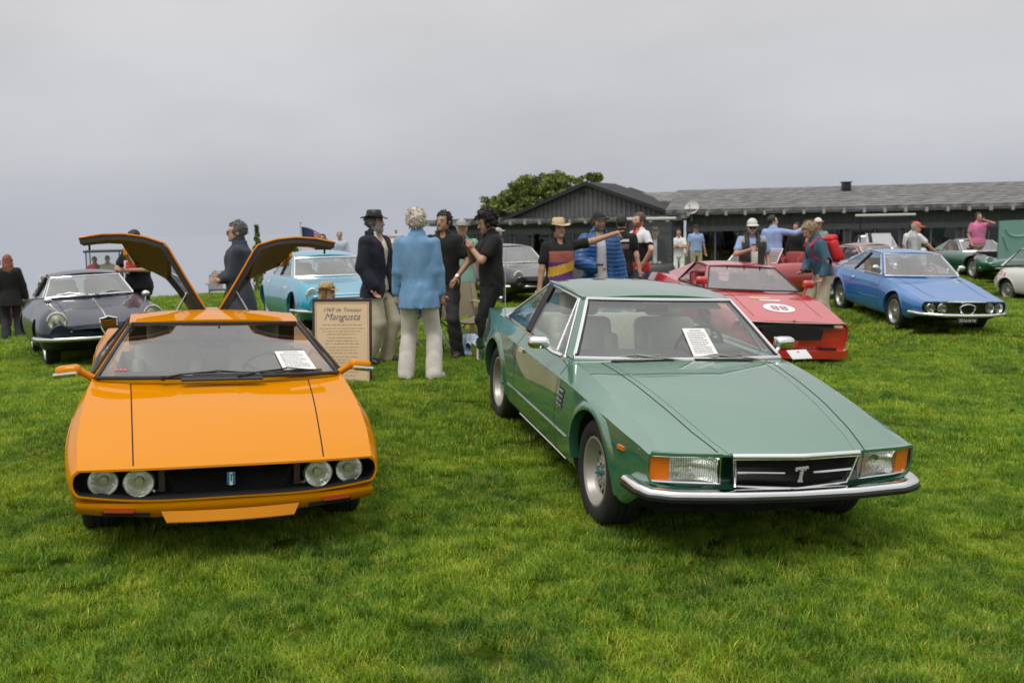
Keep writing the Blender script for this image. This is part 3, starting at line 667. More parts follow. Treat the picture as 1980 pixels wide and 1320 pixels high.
# section across the cover measured from its hinge on the spine: out and up
for s in (1, -1):
    M_inv = M_ORANGE.inverted()
    # cross profile (y out, z up) from the hinge: steep straight flank, knuckle, then almost level tail
    def prof(t, k):      # t 0..1 hinge->tip, k 0 front edge .. 1 rear edge
        pts = [(0.045, 1.064), (.196, 1.325), (.342, 1.588), (.498, 1.639), (.65, 1.658), (.81, 1.651), (.965, 1.622)]
        rear = [(0.10, .93), (.22, 1.13), (.33, 1.27), (.43, 1.325), (.55, 1.375), (.70, 1.450), (.86, 1.46)]
        x = t * (len(pts) - 1); i = min(int(x), len(pts) - 2); f_ = x - i
        a = Vector(pts[i]).lerp(Vector(pts[i + 1]), f_); b = Vector(rear[i]).lerp(Vector(rear[i + 1]), f_)
        c = a.lerp(b, k)
        xx = -1.95 - .95 * k
        return Vector((xx, s * c.x, c.y))
    TH = .042
    T0 = [0, .1, .2, .30, .36, .42, .5, .6, .7, .8, .9, 1.0]; K0 = [0, .07, .15, .3, .5, .7, .85, .93, 1]
    holes = set()
    for i in range(len(T0) - 1):
        for j in range(len(K0) - 1):
            if .1 <= T0[i] < .30 and .07 <= K0[j] < .93: holes.add((i, j))           # glazed light beside the spine
            if T0[i] >= .7 and K0[j] >= .15: holes.add((i, j))   # cut-out for the quarter light
    mb = MB(); nT, nK = len(T0), len(K0)
    def off(t, k):
        e_ = 1e-3; a = prof(min(t + e_, 1), k) - prof(max(t - e_, 0), k); b = prof(t, min(k + e_, 1)) - prof(t, max(k - e_, 0))
        n_ = a.cross(b).normalized(); 
        if n_.z > 0: n_ = -n_
        return n_ * TH
    outer = [prof(t, k) for t in T0 for k in K0]; inner = [prof(t, k) + off(t, k) for t in T0 for k in K0]
    idx = lambda i, j: i * nK + j
    Fo = []; Fi = []; Fs = []
    cells = [(i, j) for i in range(nT - 1) for j in range(nK - 1) if (i, j) not in holes]; cs = set(cells); b_ = len(outer)
    for (i, j) in cells:
        q = (idx(i, j), idx(i + 1, j), idx(i + 1, j + 1), idx(i, j + 1)); Fo.append(q); Fi.append(tuple(b_ + v for v in q[::-1]))
        for (di, dj, e0, e1) in ((-1, 0, q[0], q[3]), (1, 0, q[1], q[2]), (0, -1, q[0], q[1]), (0, 1, q[3], q[2])):
            if (i + di, j + dj) not in cs: Fs.append((e0, e1, e1 + b_, e0 + b_))
    mb.add(outer + inner, Fo, 0); n0 = 0
    for q in Fi: mb.F.append(q); mb.M.append(1)
    for q in Fs: mb.F.append(q); mb.M.append(2)
    cover = mb.build('engine_cover', [ORANGE, OLIVE, mat('cover_edge', (.02, .018, .015), .5)], oc, angle=40)
    # bright orange lip along the rear edge and outer rim
    e_ = MB(); e_.tube([prof(t, 1) for t in np.linspace(0, .70, 16)], .008, 6); e_.build('cover_rim', ORANGE, cover)
    e_ = MB(); e_.tube([prof(t, 0) + Vector((.004, 0, .004)) for t in np.linspace(0, 1, 30)] + [prof(1, k) for k in np.linspace(0.03, .15, 4)], .008, 6); e_.build('cover_rim', ORANGE, cover)
    # e_.tube([prof(1, k) for k in np.linspace(0, .15, 4)], .010, 6)
    lp = MB(); lp.tube([prof(.71 + .03 * k, k) + off(.7, k) * .5 for k in np.linspace(.5, 1.0, 8)], .02, 6, sq=(.03, .075)); lp.build('cover_lip', ORANGE, cover)
    gmb = MB(); gmb.grid(lambda u, v: prof(.10 + .20 * u, .07 + .86 * v) + off(.2, .5) * .5, 4, 6); gmb.build('cover_glass', SGLASS, cover)
    st = MB(); a = Vector((-1.97, s * .277, 1.05)); b = prof(.13, .06); st.tube([a, a.lerp(b, .5), a.lerp(b, .5), b], [.010, .010, .006, .006], 8); st.build('gas_strut', STEEL, cover)
    ht = MB(); ht.box(prof(.96, .2) + Vector((0, 0, -.05)), (.02, .015, .05), None, 0, .004); ht.build('latch', BLACK, cover)
    ht = MB(); ht.box(prof(.68, .8) + Vector((0, 0, -.05)), (.03, .03, .02)); ht.build('latch', BLACK, cover)
# front valance under the opening
def val(y, v):
    a = abs(y) / .885; return Vector((.812 - .11 * a ** 2.6 + .006 * math.sin(math.pi * v) - .05 * v * v, y, .360 - .100 * v * (1 - .42 * a ** 3)))
mb = MB(); mb.grid(lambda u, v: val(.79 * (2 * u - 1), v), 30, 6); mb.grid(lambda u, v: val(.79 * (2 * u - 1), v) - Vector((.03, 0, 0)), 30, 6); mb.build('front_valance', ORANGE, oc, angle=180)
# nose: grille mesh, four lamps, badge, chin
nose = Vector((.66, 0, .46))
mb = MB()
for k in range(46):
    y0 = -.34 + .68 * k / 45
    for d in (1, -1):
        P = []
        for t in (0, 1):
            yy = y0 + d * .11 * (t - .5); 
            yy = max(-.35, min(.35, yy)); P.append((.735 - .12 * (yy / .8) ** 2, yy, .385 + .145 * t))
        mb.tube(P, .0022, 4)
mb.build('grille_mesh', mat('grille_black', (.02, .02, .02), .4, .5), oc)
for s in (1, -1):
    mb = MB(); mb.box((.72, s * .36, .462), (.012, .035, .135), None, 0, .003); mb.build('grille_post', mat('rust_brown', (.06, .035, .02), .6, noise=.3), oc)
for s in (1, -1):
    lamps = []
    for (y, z, x) in ((.655, .464, .706), (.475, .460, .750)):
        lamp = round_lamp(oc, (x, s * y, z), .073, rot=Matrix.Rotation(s * R(4), 3, 'Z'), ring=mat('lamp_ring', (.62, .62, .50), .25, .9), ringw=.009)
    mb = MB(); hits = [(val(s * (.50 + .15 * t), .42), None) for t in np.linspace(0, 1, 8)]
    # indicator under the lamps and the slot beside it
    mb.tube([h[0] + Vector((.006, 0, 0)) for h in hits], .02, 6, sq=(.018, .024)); mb.build('indicator', mat('indicator_lens', (.42, .06, .015), .2, 0, 1.0), oc)
    mb = MB(); hits = [(val(s * (.42 + .24 * t), .74), None) for t in np.linspace(0, 1, 10)]
    mb.tube([h[0] + Vector((.003, 0, 0)) for h in hits], .02, 6, sq=(.02, .022)); mb.build('air_slot', DARK, oc)
    mb = MB(); mb.tube([(.70, s * .36, .40), (.735, s * .40, .405), (.735, s * .42, .425)], [.004, .012, .004], 5); mb.build('lamp_bracket', STEEL, oc)
bd = MB(); bd.box((.765, 0, .462), (.012, .045, .072), None, 0, .003); bdo = bd.build('badge', mat('badge_blue', (.03, .22, .42), .3, 0, .6), oc)
bd = MB(); bd.box((.773, 0, .462), (.004, .017, .072)); bd.build('badge_stripe', mat('badge_white', (.75, .77, .75), .4), bdo)
bd = MB(); bd.box((.776, 0, .468), (.003, .005, .036)); bd.box((.776, .004, .484), (.003, .013, .005)); bd.build('badge_letter', mat('badge_ink', (.02, .05, .12), .4), bdo)
mb = MB()
P = [(.775, .36, .342), (.80, .0, .342), (.775, -.36, .342)]
def chin(u, v):
    y = .365 - .73 * u; k = 1 - (2 * u - 1) ** 2
    return Vector((.800 + .03 * k + .022 * v, y * (1 - .08 * v), .310 - .056 * v))
mb.grid(chin, 14, 4); mb.grid(lambda u, v: chin(u, v) - Vector((.02, 0, .012)), 14, 4); 
for s in (0, 1): mb.grid(lambda u, v, s=s: chin(s, v) - Vector((.02, 0, .012)) * u - Vector((.10 * u, 0, 0)), 2, 3)
mb.build('chin_spoiler', ORANGE, oc, angle=50)
# bonnet shut lines, badge dashes, wipers, cowl vent
for s in (1, -1):
    hits = [osf.top(x, s * (.50 + (.557 - .50) * (0.78 - x) / 1.25)) for x in np.linspace(.775, -.33, 50)]
    ribbon('bonnet_gap', hits, .007, SEAM, oc)
hits = [osf.top(-.33 + .02 * (1 - (y / .56) ** 2), y) for y in np.linspace(-.56, .56, 40)]
ribbon('bonnet_gap', hits, .006, SEAM, oc)
def wp(u, v, d=0.0): return wfn(u, v)
nrm = (wfn(.5, .5) - wfn(.5, .4)).cross(wfn(.6, .5) - wfn(.5, .5)); 
if nrm.x < 0: nrm = -nrm
wiper(oc, wfn(.735, -.03), wfn(.52, .055), nrm, wfn(.62, .05), wfn(.36, .045))
wiper(oc, wfn(.43, -.03), wfn(.22, .07), nrm, wfn(.34, .055), wfn(.06, .055))
mb = MB(); mb.box(wfn(.5, -.02) + Vector((.02, 0, .0)), (.05, .50, .012), Matrix.Rotation(R(12), 3, 'Y'), 0, .004); mb.build('cowl_vent', BLACK, oc)
# door mirrors
for s in (1, -1):
    q, nn = osf.top(-.52, s * .775)
    mb = MB(); mb.tube([q + Vector((0, -s * .01, -.02)), q + Vector((.02, s * .045, .022)), q + Vector((.03, s * .085, .050))], [.026, .022, .026], 8)
    rot = Matrix.Rotation(s * R(14), 3, 'Z') @ Matrix.Rotation(s * R(-8), 3, 'X')
    c = q + Vector((.03, s * .150, .052)); mb.box(c, (.075, .155, .066), rot, 0, .026)
    mo = mb.build('door_mirror', ORANGE, oc, angle=50)
    mb = MB(); mb.box(c + Vector((.035, s * .015, -.022)), (.035, .15, .035), rot, 0, .012); mb.build('mirror_shell', CHROME, mo)
# cabin
mb = MB(); mb.box((-.60, 0, .72), (.36, 1.30, .14), Matrix.Rotation(R(6), 3, 'Y'), 0, .05); mb.build('dashboard', DASH, oc)
for s in (1, -1): seat(oc, -1.38, s * .34, .26, mat('cream_seat', (.42, .38, .30), .6, noise=.08), .48, 24, True, .52)
steering(oc, -.84, .34, .74, BLACK)
mb = MB(); mb.box((-1.16, .02, .985), (.03, .22, .05), None, 0, .01); mb.tube([(-1.15, .0, 1.02), (-1.13, .02, 1.05)], .006, 6); mb.build('rear_view_mirror', BLACK, oc)
# information card under the wiper, right side of the picture
def card(parent, fn, u0, u1, v0, v1, name='information_card', nrm=None, title=None):
    c = [fn(u0, v0), fn(u1, v0), fn(u1 + .0, v1), fn(u0 + .0, v1)]; n_ = nrm.normalized()
    mb = MB(); mb.poly([p + n_ * .008 for p in c], n_, .002, 0)
    cd = mb.build(name, PAPER, parent, smooth=False)
    lines = MB()
    def at(a, b): 
        p = (c[0].lerp(c[1], a)).lerp(c[3].lerp(c[2], a), b); return p + n_ * .0115
    y_ = .93
    for r_ in range(13):
        h_ = .018 if r_ else .03; x0 = .12; x1 = .88 - (.25 * random.random() if r_ in (4, 8, 12) else .03 * random.random())
        if r_ == 0: x0, x1 = .28, .78
        x_ = x0
        while x_ < x1:
            w_ = min(random.uniform(.03, .11), x1 - x_)
            lines.add([at(x_, y_), at(x_ + w_, y_), at(x_ + w_, y_ - h_), at(x_, y_ - h_)], [(0, 1, 2, 3)]); x_ += w_ + .02
        y_ -= .063 if r_ else .09
    lines.build('printed_lines', INK, cd, smooth=False)
    return cd
card(oc, wfn, .235, .085, .06, .40, nrm=nrm)
# small sticker low on the other side, side rubbing pieces
st = MB(); 
for k in range(3): st.add([wfn(.945 - k * .018, .115) + nrm.normalized() * .003, wfn(.932 - k * .018, .115) + nrm.normalized() * .003, wfn(.932 - k * .018, .15) + nrm.normalized() * .003, wfn(.945 - k * .018, .15) + nrm.normalized() * .003], [(0, 1, 2, 3)])
st.build('screen_sticker', REDLENS, oc, smooth=False)
for s in (1, -1):
    hits = [osf.side(-.50, z, s) for z in np.linspace(.20, .78, 16)]; ribbon('door_gap', hits, .006, SEAM, oc)
    hits = [osf.side(-1.72, z, s) for z in np.linspace(.20, .78, 16)]; ribbon('door_gap', hits, .006, SEAM, oc)
# ------------------------------------------------------------------ the metallic green four-seat coupe
GREEN = paint('green_paint', (0.026, 0.150, 0.085), 0.30, 1.0)
GREEN.node_tree.nodes['Principled BSDF'].inputs['Coat IOR'].default_value = 2.4
sp = dict(x=[.915, -3.62], ni=104, ms=4, wb=2.6, trf=.845, trr=.845, rt=.33, wt=.215, rr=.21, ra=.375, archdz=.012,
  zc=[(-3.62, .80), (-3.4, .865), (-2.8, .885), (-1.6, .88), (-.8, .885), (-.6, .893), (-.2, .868), (.2, .815), (.55, .748), (.80, .695), (.915, .666)],
  zs=[(-3.62, .78), (-3.4, .855), (-2.8, .875), (-1.6, .87), (-.8, .875), (-.6, .868), (-.2, .835), (.2, .780), (.55, .720), (.80, .678), (.915, .660)],
  ys=[(-3.62, .72), (-3.3, .78), (-2.6, .80), (-1.6, .80), (-.75, .790), (0, .770), (.5, .758), (.915, .755)],
  w=[(-3.62, .76), (-3.3, .84), (-2.6, .895), (-2.0, .885), (-1.2, .885), (-.5, .89), (0, .90), (.4, .87), (.70, .835), (.915, .822)],
  zw=[(-3.62, .55), (-2.6, .60), (-1.2, .58), (0, .60), (.5, .58), (.915, .57)],
  zb=[(-3.62, .38), (-3.2, .26), (-2.0, .18), (-.3, .18), (.4, .22), (.70, .36), (.915, .45)],
  y4=[(-3.62, .75), (-2.6, .872), (-1.2, .872), (0, .880), (.45, .852), (.75, .825), (.915, .815)],
  z4=[(-3.62, .70), (-2.6, .78), (-1.2, .76), (-.5, .755), (0, .735), (.5, .690), (.915, .652)],
  sharp=(3, 4), nosecurve=.17, nosepow=1.6, nosefade=.7, tailcurve=.06, tuck=.02, sill=.07, darkx=.75, noserec=[(.012, .001, 0), (.003, -.09, 0)])
CREAM = mat('cream_leather', (.50, .50, .40), .5, noise=.06)
cuts = [(prism_cut([(-.80, 1.3), (-.80, .55), (-1.0, .26), (-2.2, .26), (-2.62, .5), (-2.66, 1.3)], -.68, .68), mat('cabin_green_grey', (.12, .13, .10), .8))]
gc, gbody, gsf = car_shell(sp, 'classic_coupe', 'metallic green boxy coupe with chrome bumper and rectangular headlamps', M_GREEN, GREEN, cuts, (.018, .07))
style = dict(n=16, kind='disc', dish=.062, r0=.085, sw=.38, hub=.026, nuts=8, nr=.058, badge=mat('hub_blue', (.04, .20, .32), .35, .3, 0.6))
W = wheel_set(gc, sp, style, (mat('painted_wheel', (.40, .385, .35), .42, .6, noise=.06, nscale=14), CHROME))
# windscreen
bl, tl = Vector((-.742, .772, .885)), Vector((-1.165, .560, 1.236))
ws, wfn = glass_patch('windscreen', bl, mir(bl), tl, mir(tl), .10, .05, .02, WGLASS, gc, 18, 12, (1, 0, .05))
mb = MB(); mb.tube(edge_pts(wfn, 16), .015, 8, closed=True); mb.build('chrome_surround', CHROME, ws)
mb = MB(); mb.tube(edge_pts(wfn, 16, .012), .009, 6, closed=True); mb.build('rubber_seal', BLACK, ws)
nrm = (wfn(.6, .5) - wfn(.5, .5)).cross(wfn(.5, .6) - wfn(.5, .5))
if nrm.x < 0: nrm = -nrm
rp, rfn = roof_panel('roof', (-1.18, .575, 1.238), (-2.10, .560, 1.250), .035, .05, .06, .022, GREEN, gc, .035, 18, 14)
for s in (1, -1):
    f = (lambda p: p) if s > 0 else mir
    # body-colour pillar between screen and door glass
    mb = MB()
    def pil(u, v, s=s):
        a = wfn(0 if s > 0 else 1, v); return a + Vector((-.0, s * .012, .0)).lerp(Vector((-.10, s * .026, -.004)), u)
    mb.grid(pil, 2, 12); mb.grid(lambda u, v, s=s: pil(u, v, s) - Vector((.02, s * .03, .01)), 2, 12)
    mb.build('windscreen_pillar', GREEN, gc, angle=60)
    A0, A1, B1, B0, C1, C0 = [f(Vector(p)) for p in ((-.86, .800, .878), (-1.255, .588, 1.225), (-1.98, .572, 1.240), (-1.85, .790, .885), (-2.08, .570, 1.236), (-2.66, .775, .890))]
    Q0, Q1 = A0.lerp(B0, .20), A0.lerp(A1, .98).lerp(B1, .05)
    Q1 = A1.lerp(B1, .03)
    for nm, P in (('quarter_light', (A0, A1, Q1, Q0)), ('door_glass', (Q0, Q1, B1, B0)), ('rear_side_window', (B0.lerp(C0, .06), B1.lerp(C1, .3), C1, C0))):
        if nm == 'door_glass':        # wound half down
            P = (Q0, Q0.lerp(Q1, .78), B0.lerp(B1, .64), B0)
        g = MB(); g.add(P, [(0, 1, 2, 3)]); g.build(nm, SGLASS, gc, smooth=False)
    mb = MB(); mb.tube(resample([A0, A1, B1, C1], .12), .010, 6); mb.build('drip_rail', CHROME, gc)
    mb = MB(); mb.tube([A0 + Vector((.03, s * .006, -.012)), B0 + Vector((0, s * .008, -.014)), C0 + Vector((0, s * .01, -.012))], .012, 6, sq=(.020, .028)); mb.build('waist_moulding', CHROME, gc)
    mb = MB(); mb.tube([C1, C0], .010, 6); mb.build('window_moulding', CHROME, gc)
    mb = MB(); mb.tube([Q0, Q1], .010, 6); mb.build('quarter_light_post', CHROME, gc)
    mb = MB(); mb.tube([B0.lerp(C0, .03), B1.lerp(C1, .12)], .02, 6, sq=(.06, .03)); pz = mb.build('door_post', BLACK, gc)
    mb = MB(); mb.tube([B0.lerp(C0, .07) + Vector((0, s * .004, 0)), B1.lerp(C1, .3) + Vector((0, s * .004, 0))], .008, 6); mb.build('post_trim', CHROME, pz)
    # roof side rail and rear pillar
    mb = MB(); mb.tube([Vector((-1.20, s * .572, 1.228)), Vector((-1.6, s * .568, 1.242)), Vector((-2.10, s * .560, 1.240))], .02, 6, sq=(.035, .04)); mb.build('roof_rail', GREEN, gc)
    mb = MB(); D1 = f(Vector((-2.16, .540, 1.246))); D0 = f(Vector((-2.86, .62, .885)))
    mb.add([C1 + Vector((-.005, s * .006, .012)), D1, D0, C0 + Vector((-.03, s * .006, -.02))], [(0, 1, 2, 3)]); mb.add([C1 + Vector((0, -s * .03, 0)), D1 - Vector((0, s * .03, .02)), D0 - Vector((0, s * .03, 0)), C0 - Vector((0, s * .03, 0))], [(0, 1, 2, 3)])
    mb.build('rear_pillar', GREEN, gc, smooth=False)
rb, rt_ = Vector((-2.86, .62, .885)), Vector((-2.16, .540, 1.246))
glass_patch('rear_window', rb, mir(rb), rt_, mir(rt_), .08, .05, .02, SGLASS, gc, 12, 8, (-1, 0, 0))
# nose panel: headlamp units with amber corners
PANEL_X = .87
for s in (1, -1):
    # corners of the unit (fitted): outer .797 -> inner .435
    o_t, o_b = Vector((.735, s * .800, .644)), Vector((.732, s * .796, .498)); i_t, i_b = Vector((.828, s * .432, .650)), Vector((.822, s * .428, .500))
    sp_t, sp_b = o_t.lerp(i_t, .27), o_b.lerp(i_b, .27); fw_ = Vector((.030, 0, 0))
    back = Vector((-.05, 0, 0))
    mb = MB()
    def bowl(u, v, a=sp_t, b=i_t, c=i_b, d=sp_b):
        p = (a.lerp(b, u)).lerp(d.lerp(c, u), v); r2 = ((u - .5) * 2) ** 2 * .75 + ((v - .5) * 2) ** 2 * .5; return p + Vector((-.075 + .085 * min(1, r2), 0, 0))
    mb.grid(bowl, 16, 12)
    cen = (sp_t + i_t + i_b + sp_b) / 4; mb.sphere(cen + Vector((-.03, 0, 0)), .016, 10, 6)
    hl = mb.build('headlight', REFL, gc, angle=40)
    g = MB(); 
    def lensf(u, v, a=sp_t, b=i_t, c=i_b, d=sp_b):
        p = (a.lerp(b, u)).lerp(d.lerp(c, u), v) + fw_; k = 16 * u * (1 - u) * v * (1 - v); return p + Vector((.012 * k, 0, 0))
    g.grid(lensf, 10, 8); g.build('lens', LENS, hl)
    # flutes moulded in the lens
    fl = MB()
    for k in range(1, 22):
        u = k / 22; fl.tube([lensf(u, .05) - Vector((.004, 0, 0)), lensf(u, .5) - Vector((.004, 0, 0)), lensf(u, .95) - Vector((.004, 0, 0))], .0022, 4)
    fl.build('lens_flutes', glass('fluted_glass', (.85, .88, .84), 2.4, .15), hl)
    a = MB(); cr_ = [o_t + fw_ * .6, sp_t + fw_, sp_b + fw_, o_b + fw_ * .6]
    wrap_t = Vector((o_t.x - .085, s * .822, o_t.z + .004)); wrap_b = Vector((o_b.x - .085, s * .818, o_b.z + .004))
    a.add([sp_t + fw_, o_t + fw_ * .7, wrap_t, sp_b + fw_, o_b + fw_ * .7, wrap_b, sp_t + back, sp_b + back, wrap_t - Vector((0, s * .03, 0)), wrap_b - Vector((0, s * .03, 0))],
          [(0, 1, 4, 3), (1, 2, 5, 4), (0, 6, 8, 2, 1), (3, 4, 5, 9, 7), (2, 8, 9, 5), (0, 3, 7, 6)])
    a.build('corner_lamp', AMBER, gc, smooth=False)
    t = MB(); t.tube(resample([i_t + fw_, sp_t + fw_, o_t + fw_ * .7, wrap_t, wrap_b, o_b + fw_ * .7, sp_b + fw_, i_b + fw_], .08), .0065, 6, closed=True); t.build('lamp_surround', CHROME, gc)
    # brow of the wing over the lamp
    mb = MB(); mb.tube([i_t + Vector((.045, 0, .016)), sp_t + Vector((.05, 0, .014)), o_t + Vector((.03, 0, .012))], .012, 6, sq=(.03, .018)); mb.build('lamp_brow', GREEN, gc)
    side = MB(); hits = [gsf.side(x, .605, s) for x in np.linspace(.50, .435, 5)]
    ribbon('side_marker', hits, .022, AMBER, gc, .002, .010)
    # wing repeater louvres
    vent = MB(); c0, n0 = gsf.side(-.62, .62, s)
    back_ = [gsf.side(x, z, s)[0] + Vector((0, s * .003, 0)) for (x, z) in ((-.560, .705), (-.680, .705), (-.705, .575), (-.585, .575))]
    vent.add(back_, [(0, 1, 2, 3)]); vo = vent.build('louvre_panel', BLACK, gc, smooth=False)
    for k in range(4):
        z = .690 - k * .033; dx = -.026 * (k * .25)
        P = [gsf.side(x + dx, z, s)[0] + Vector((0, s * .010, 0)) for x in (-.570, -.672)]
        l = MB(); l.tube([P[0], P[1]], .01, 6, sq=(.012, .013)); l.build('louvre', mat('louvre_grey', (.42, .42, .45), .35, .6), vo)
    # chrome side strip, sill strip, door gaps, handle
    hits = [gsf.side(x, .40 + .0 * x, s) for x in np.linspace(-.50, -2.17, 50)]; ribbon('side_moulding', hits, .014, CHROME, gc, .002, .006)
    hits = [gsf.side(x, .215, s) for x in np.linspace(-.62, -1.9, 30)]; ribbon('sill_moulding', hits, .012, CHROME, gc, .002, .005)
    for (x0, x1) in ((-.80, -.74), (-1.98, -1.90)):
        hits = [gsf.side(x0 + (x1 - x0) * t, .23 + .63 * t, s) for t in np.linspace(0, 1, 24)]; ribbon('door_gap', hits, .006, SEAM, gc)
    hits = [gsf.side(x, .755, s) for x in np.linspace(-1.68, -1.80, 6)]; ribbon('door_handle', hits, .030, CHROME, gc, .002, .014)
    # bullet mirror on a short stem
    q, nn = gsf.top(-.98, s * .795); mb = MB()
    mb.tube([q + Vector((.06, -s * .0, -.01)), q + Vector((.02, s * .07, .015)), q + Vector((-.02, s * .12, .055))], [.016, .013, .018], 8)
    mo = mb.build('door_mirror', CHROME, gc); mb = MB(); rot = Matrix.Rotation(s * R(10), 3, 'Z')
    c = q + Vector((-.03, s * .155, .075)); mb.box(c, (.10, .155, .085), rot, 0, .034); mb.build('mirror_head', CHROME, mo, angle=60)
    mb = MB(); mb.box(c + Vector((-.049, 0, 0)), (.006, .13, .066), rot, 0, .003); mb.build('mirror_glass', mat('mirror_glass', (.7, .7, .7), .03, 1.0), mo)
# grille
GT, GB_ = [(.895, .372, .655), (.955, 0, .662)], [(.862, .340, .485), (.920, 0, .480)]
def gf(u, v):      # u across -1..1 , v 0 bottom..1 top
    a = abs(u); s = 1 if u >= 0 else -1
    t = Vector(GT[1]).lerp(Vector(GT[0]), a); b = Vector(GB_[1]).lerp(Vector(GB_[0]), a); p = b.lerp(t, v); p.y *= s; return p
mb = MB(); mb.grid(lambda u, v: gf(2 * u - 1, v) - Vector((.05, 0, 0)), 12, 4); gr = mb.build('grille_back', DARK, gc)
mb = MB()
for k in range(-3, 60):
    for d in (1, -1):
        P = []
        for t in (0, 1):
            u = -1 + 2 * (k / 56) + d * (t - .5) * .22
            P.append(gf(max(-1, min(1, u)), .03 + .94 * t) - Vector((.022, 0, 0)))
        mb.tube(P, .0020, 4)
mb.build('grille_mesh', mat('grille_black', (.02, .02, .02), .4, .5), gc)
mb = MB()
mb.tube([gf(u, 0) for u in np.linspace(-1, 1, 13)], .009, 8)
for s in (-1, 1): mb.tube([gf(s, t) for t in (0, .5, 1)], .009, 8)
mb.build('grille_frame', CHROME, gc, angle=40)
mb = MB(); mb.tube([gf(u, 1) + Vector((-.004, 0, .004)) for u in np.linspace(-1.03, 1.03, 13)], .019, 10); mb.build('grille_header', CHROME, gc, angle=40)
for s in (-1, 1):
    mb = MB(); mb.tube([gf(s * u, .50) + Vector((.004, 0, 0)) for u in (.97, .6, .24)], .008, 8); mb.build('grille_bar', CHROME, gc)
# emblem: T with a tail and a small crossbar
em = MB(); ec = gf(0, .5) + Vector((.02, 0, 0))
def E3(y, z): return Vector((ec.x, ec.y + y * .56, ec.z + z * .62))
for P, w_ in (([(-.062, .050), (.040, .058)], .020), ([(.040, .058), (.058, .066), (.062, .050)], .014), ([(-.062, .050), (-.060, .030)], .014), ([(.002, .050), (-.010, -.060)], .022), ([(-.032, -.062), (.014, -.062)], .016), ([(-.018, .018), (.016, .020)], .012), ([(.030, .040), (.042, .040)], .014)):
    em.tube([E3(*p) for p in P], .01, 6, sq=(w_ * .60, .012), up=(1, 0, 0))
em.build('emblem', mat('emblem_nickel', (.60, .60, .54), .35, .35), gc)
# bumper: chrome blade with a black rubber face
def bump(t):     # -1..1 around the front
    a = abs(t); s = 1 if t >= 0 else -1
    P = [(0, .950, 0), (.40, .938, .36), (.75, .890, .70), (.90, .83, .815), (.97, .74, .858), (1.0, .58, .870)]
    y = np.interp(a, [p[0] for p in P], [p[2] for p in P]); x = np.interp(a, [p[0] for p in P], [p[1] for p in P]); return Vector((x, s * y, .452))
T_ = np.linspace(-1, 1, 61)
def sweep(prof, nm, m):
    mb = MB(); V = []; k = len(prof)
    for t in T_:
        p = bump(t); d = (bump(min(1, t + .02)) - bump(max(-1, t - .02))).normalized(); n_ = Vector((d.y, -d.x, 0));
        if n_.x * 1 + n_.y * p.y < 0: n_ = -n_
        for (o_, z) in prof: V.append(p + n_ * o_ + Vector((0, 0, z)))
    Fc = [(i * k + j, (i + 1) * k + j, (i + 1) * k + (j + 1) % k, i * k + (j + 1) % k) for i in range(len(T_) - 1) for j in range(k)]
    Fc += [tuple(range(k)), tuple((len(T_) - 1) * k + j for j in range(k - 1, -1, -1))]
    mb.add(V, Fc); return mb.build(nm, m, gc, angle=42)
sweep([(-.06, .022), (-.01, .030), (.010, .026), (.022, .014), (.024, .0), (-.02, -.002)], 'bumper', CHROME)
sweep([(-.02, -.003), (.024, -.001), (.029, -.012), (.020, -.034), (-.03, -.040)], 'bumper_rubber', mat('bumper_rubber', (.018, .018, .02), .5))
mb = MB(); mb.tube([(.44, -.62, .27), (.50, 0, .27), (.44, .62, .27)], .02, 6, sq=(.03, .13)); mb.build('lower_valance', DARK, gc)
# rear bumper ends show past the flank
for s in (-1, 1):
    mb = MB(); mb.tube([(-3.10, s * .90, .46), (-3.5, s * .885, .46), (-3.72, s * .78, .46), (-3.76, 0, .46)], .02, 6, sq=(.04, .10)); mb.build('rear_bumper', CHROME, gc, angle=40)
# bonnet: shut lines and the raised centre panel edge, scuttle vents
for s in (1, -1):
    hits = [gsf.top(x, s * float(np.interp(x, [-.62, -.39, .2, .6, .865], [.63, .60, .545, .495, .438]))) for x in np.linspace(.845, -.60, 60)]; ribbon('bonnet_gap', hits, .006, SEAM, gc)
    hits = [gsf.top(x, s * float(np.interp(x, [-.62, -.3, .3, .7, .90], [.56, .54, .475, .42, .372]))) for x in np.linspace(.862, -.58, 60)]; ribbon('bonnet_fold', hits, .022, GREEN, gc, .0005, .0022)
    y0, y1 = (.06, .50) if s > 0 else (.10, .56)
    V = [gsf.top(x, s * y)[0] + Vector((0, 0, .004)) for (x, y) in ((-.60, y0), (-.605, y1), (-.655, y1 - .03), (-.655, y0))]
    vb = MB(); vb.add(V, [(0, 1, 2, 3)]); vo = vb.build('scuttle_vent', BLACK, gc, smooth=False)
    vb = MB()
    for k in range(26):
        t = (k + .5) / 26; a_ = V[0].lerp(V[1], t); b_ = V[3].lerp(V[2], t); vb.tube([a_ + Vector((0, 0, .003)), b_ + Vector((0, 0, .003))], .004, 4)
    vb.build('vent_fins', BLACK, vo)
hits = [gsf.top(-.605 + .03 * (1 - (y / .63) ** 2), y) for y in np.linspace(-.63, .63, 40)]; ribbon('bonnet_gap', hits, .006, SEAM, gc)
WST = mat('wiper_steel', (.42, .40, .34), .35, .9)
wiper(gc, wfn(.50, -.06) + Vector((0, .03, 0)), wfn(.73, .045), nrm, wfn(.62, .06), wfn(.86, .015), WST)
wiper(gc, wfn(.10, -.06), wfn(.35, .05), nrm, wfn(.20, .06), wfn(.47, .03), WST)
card(gc, wfn, .458, .328, .03, .50, nrm=nrm)
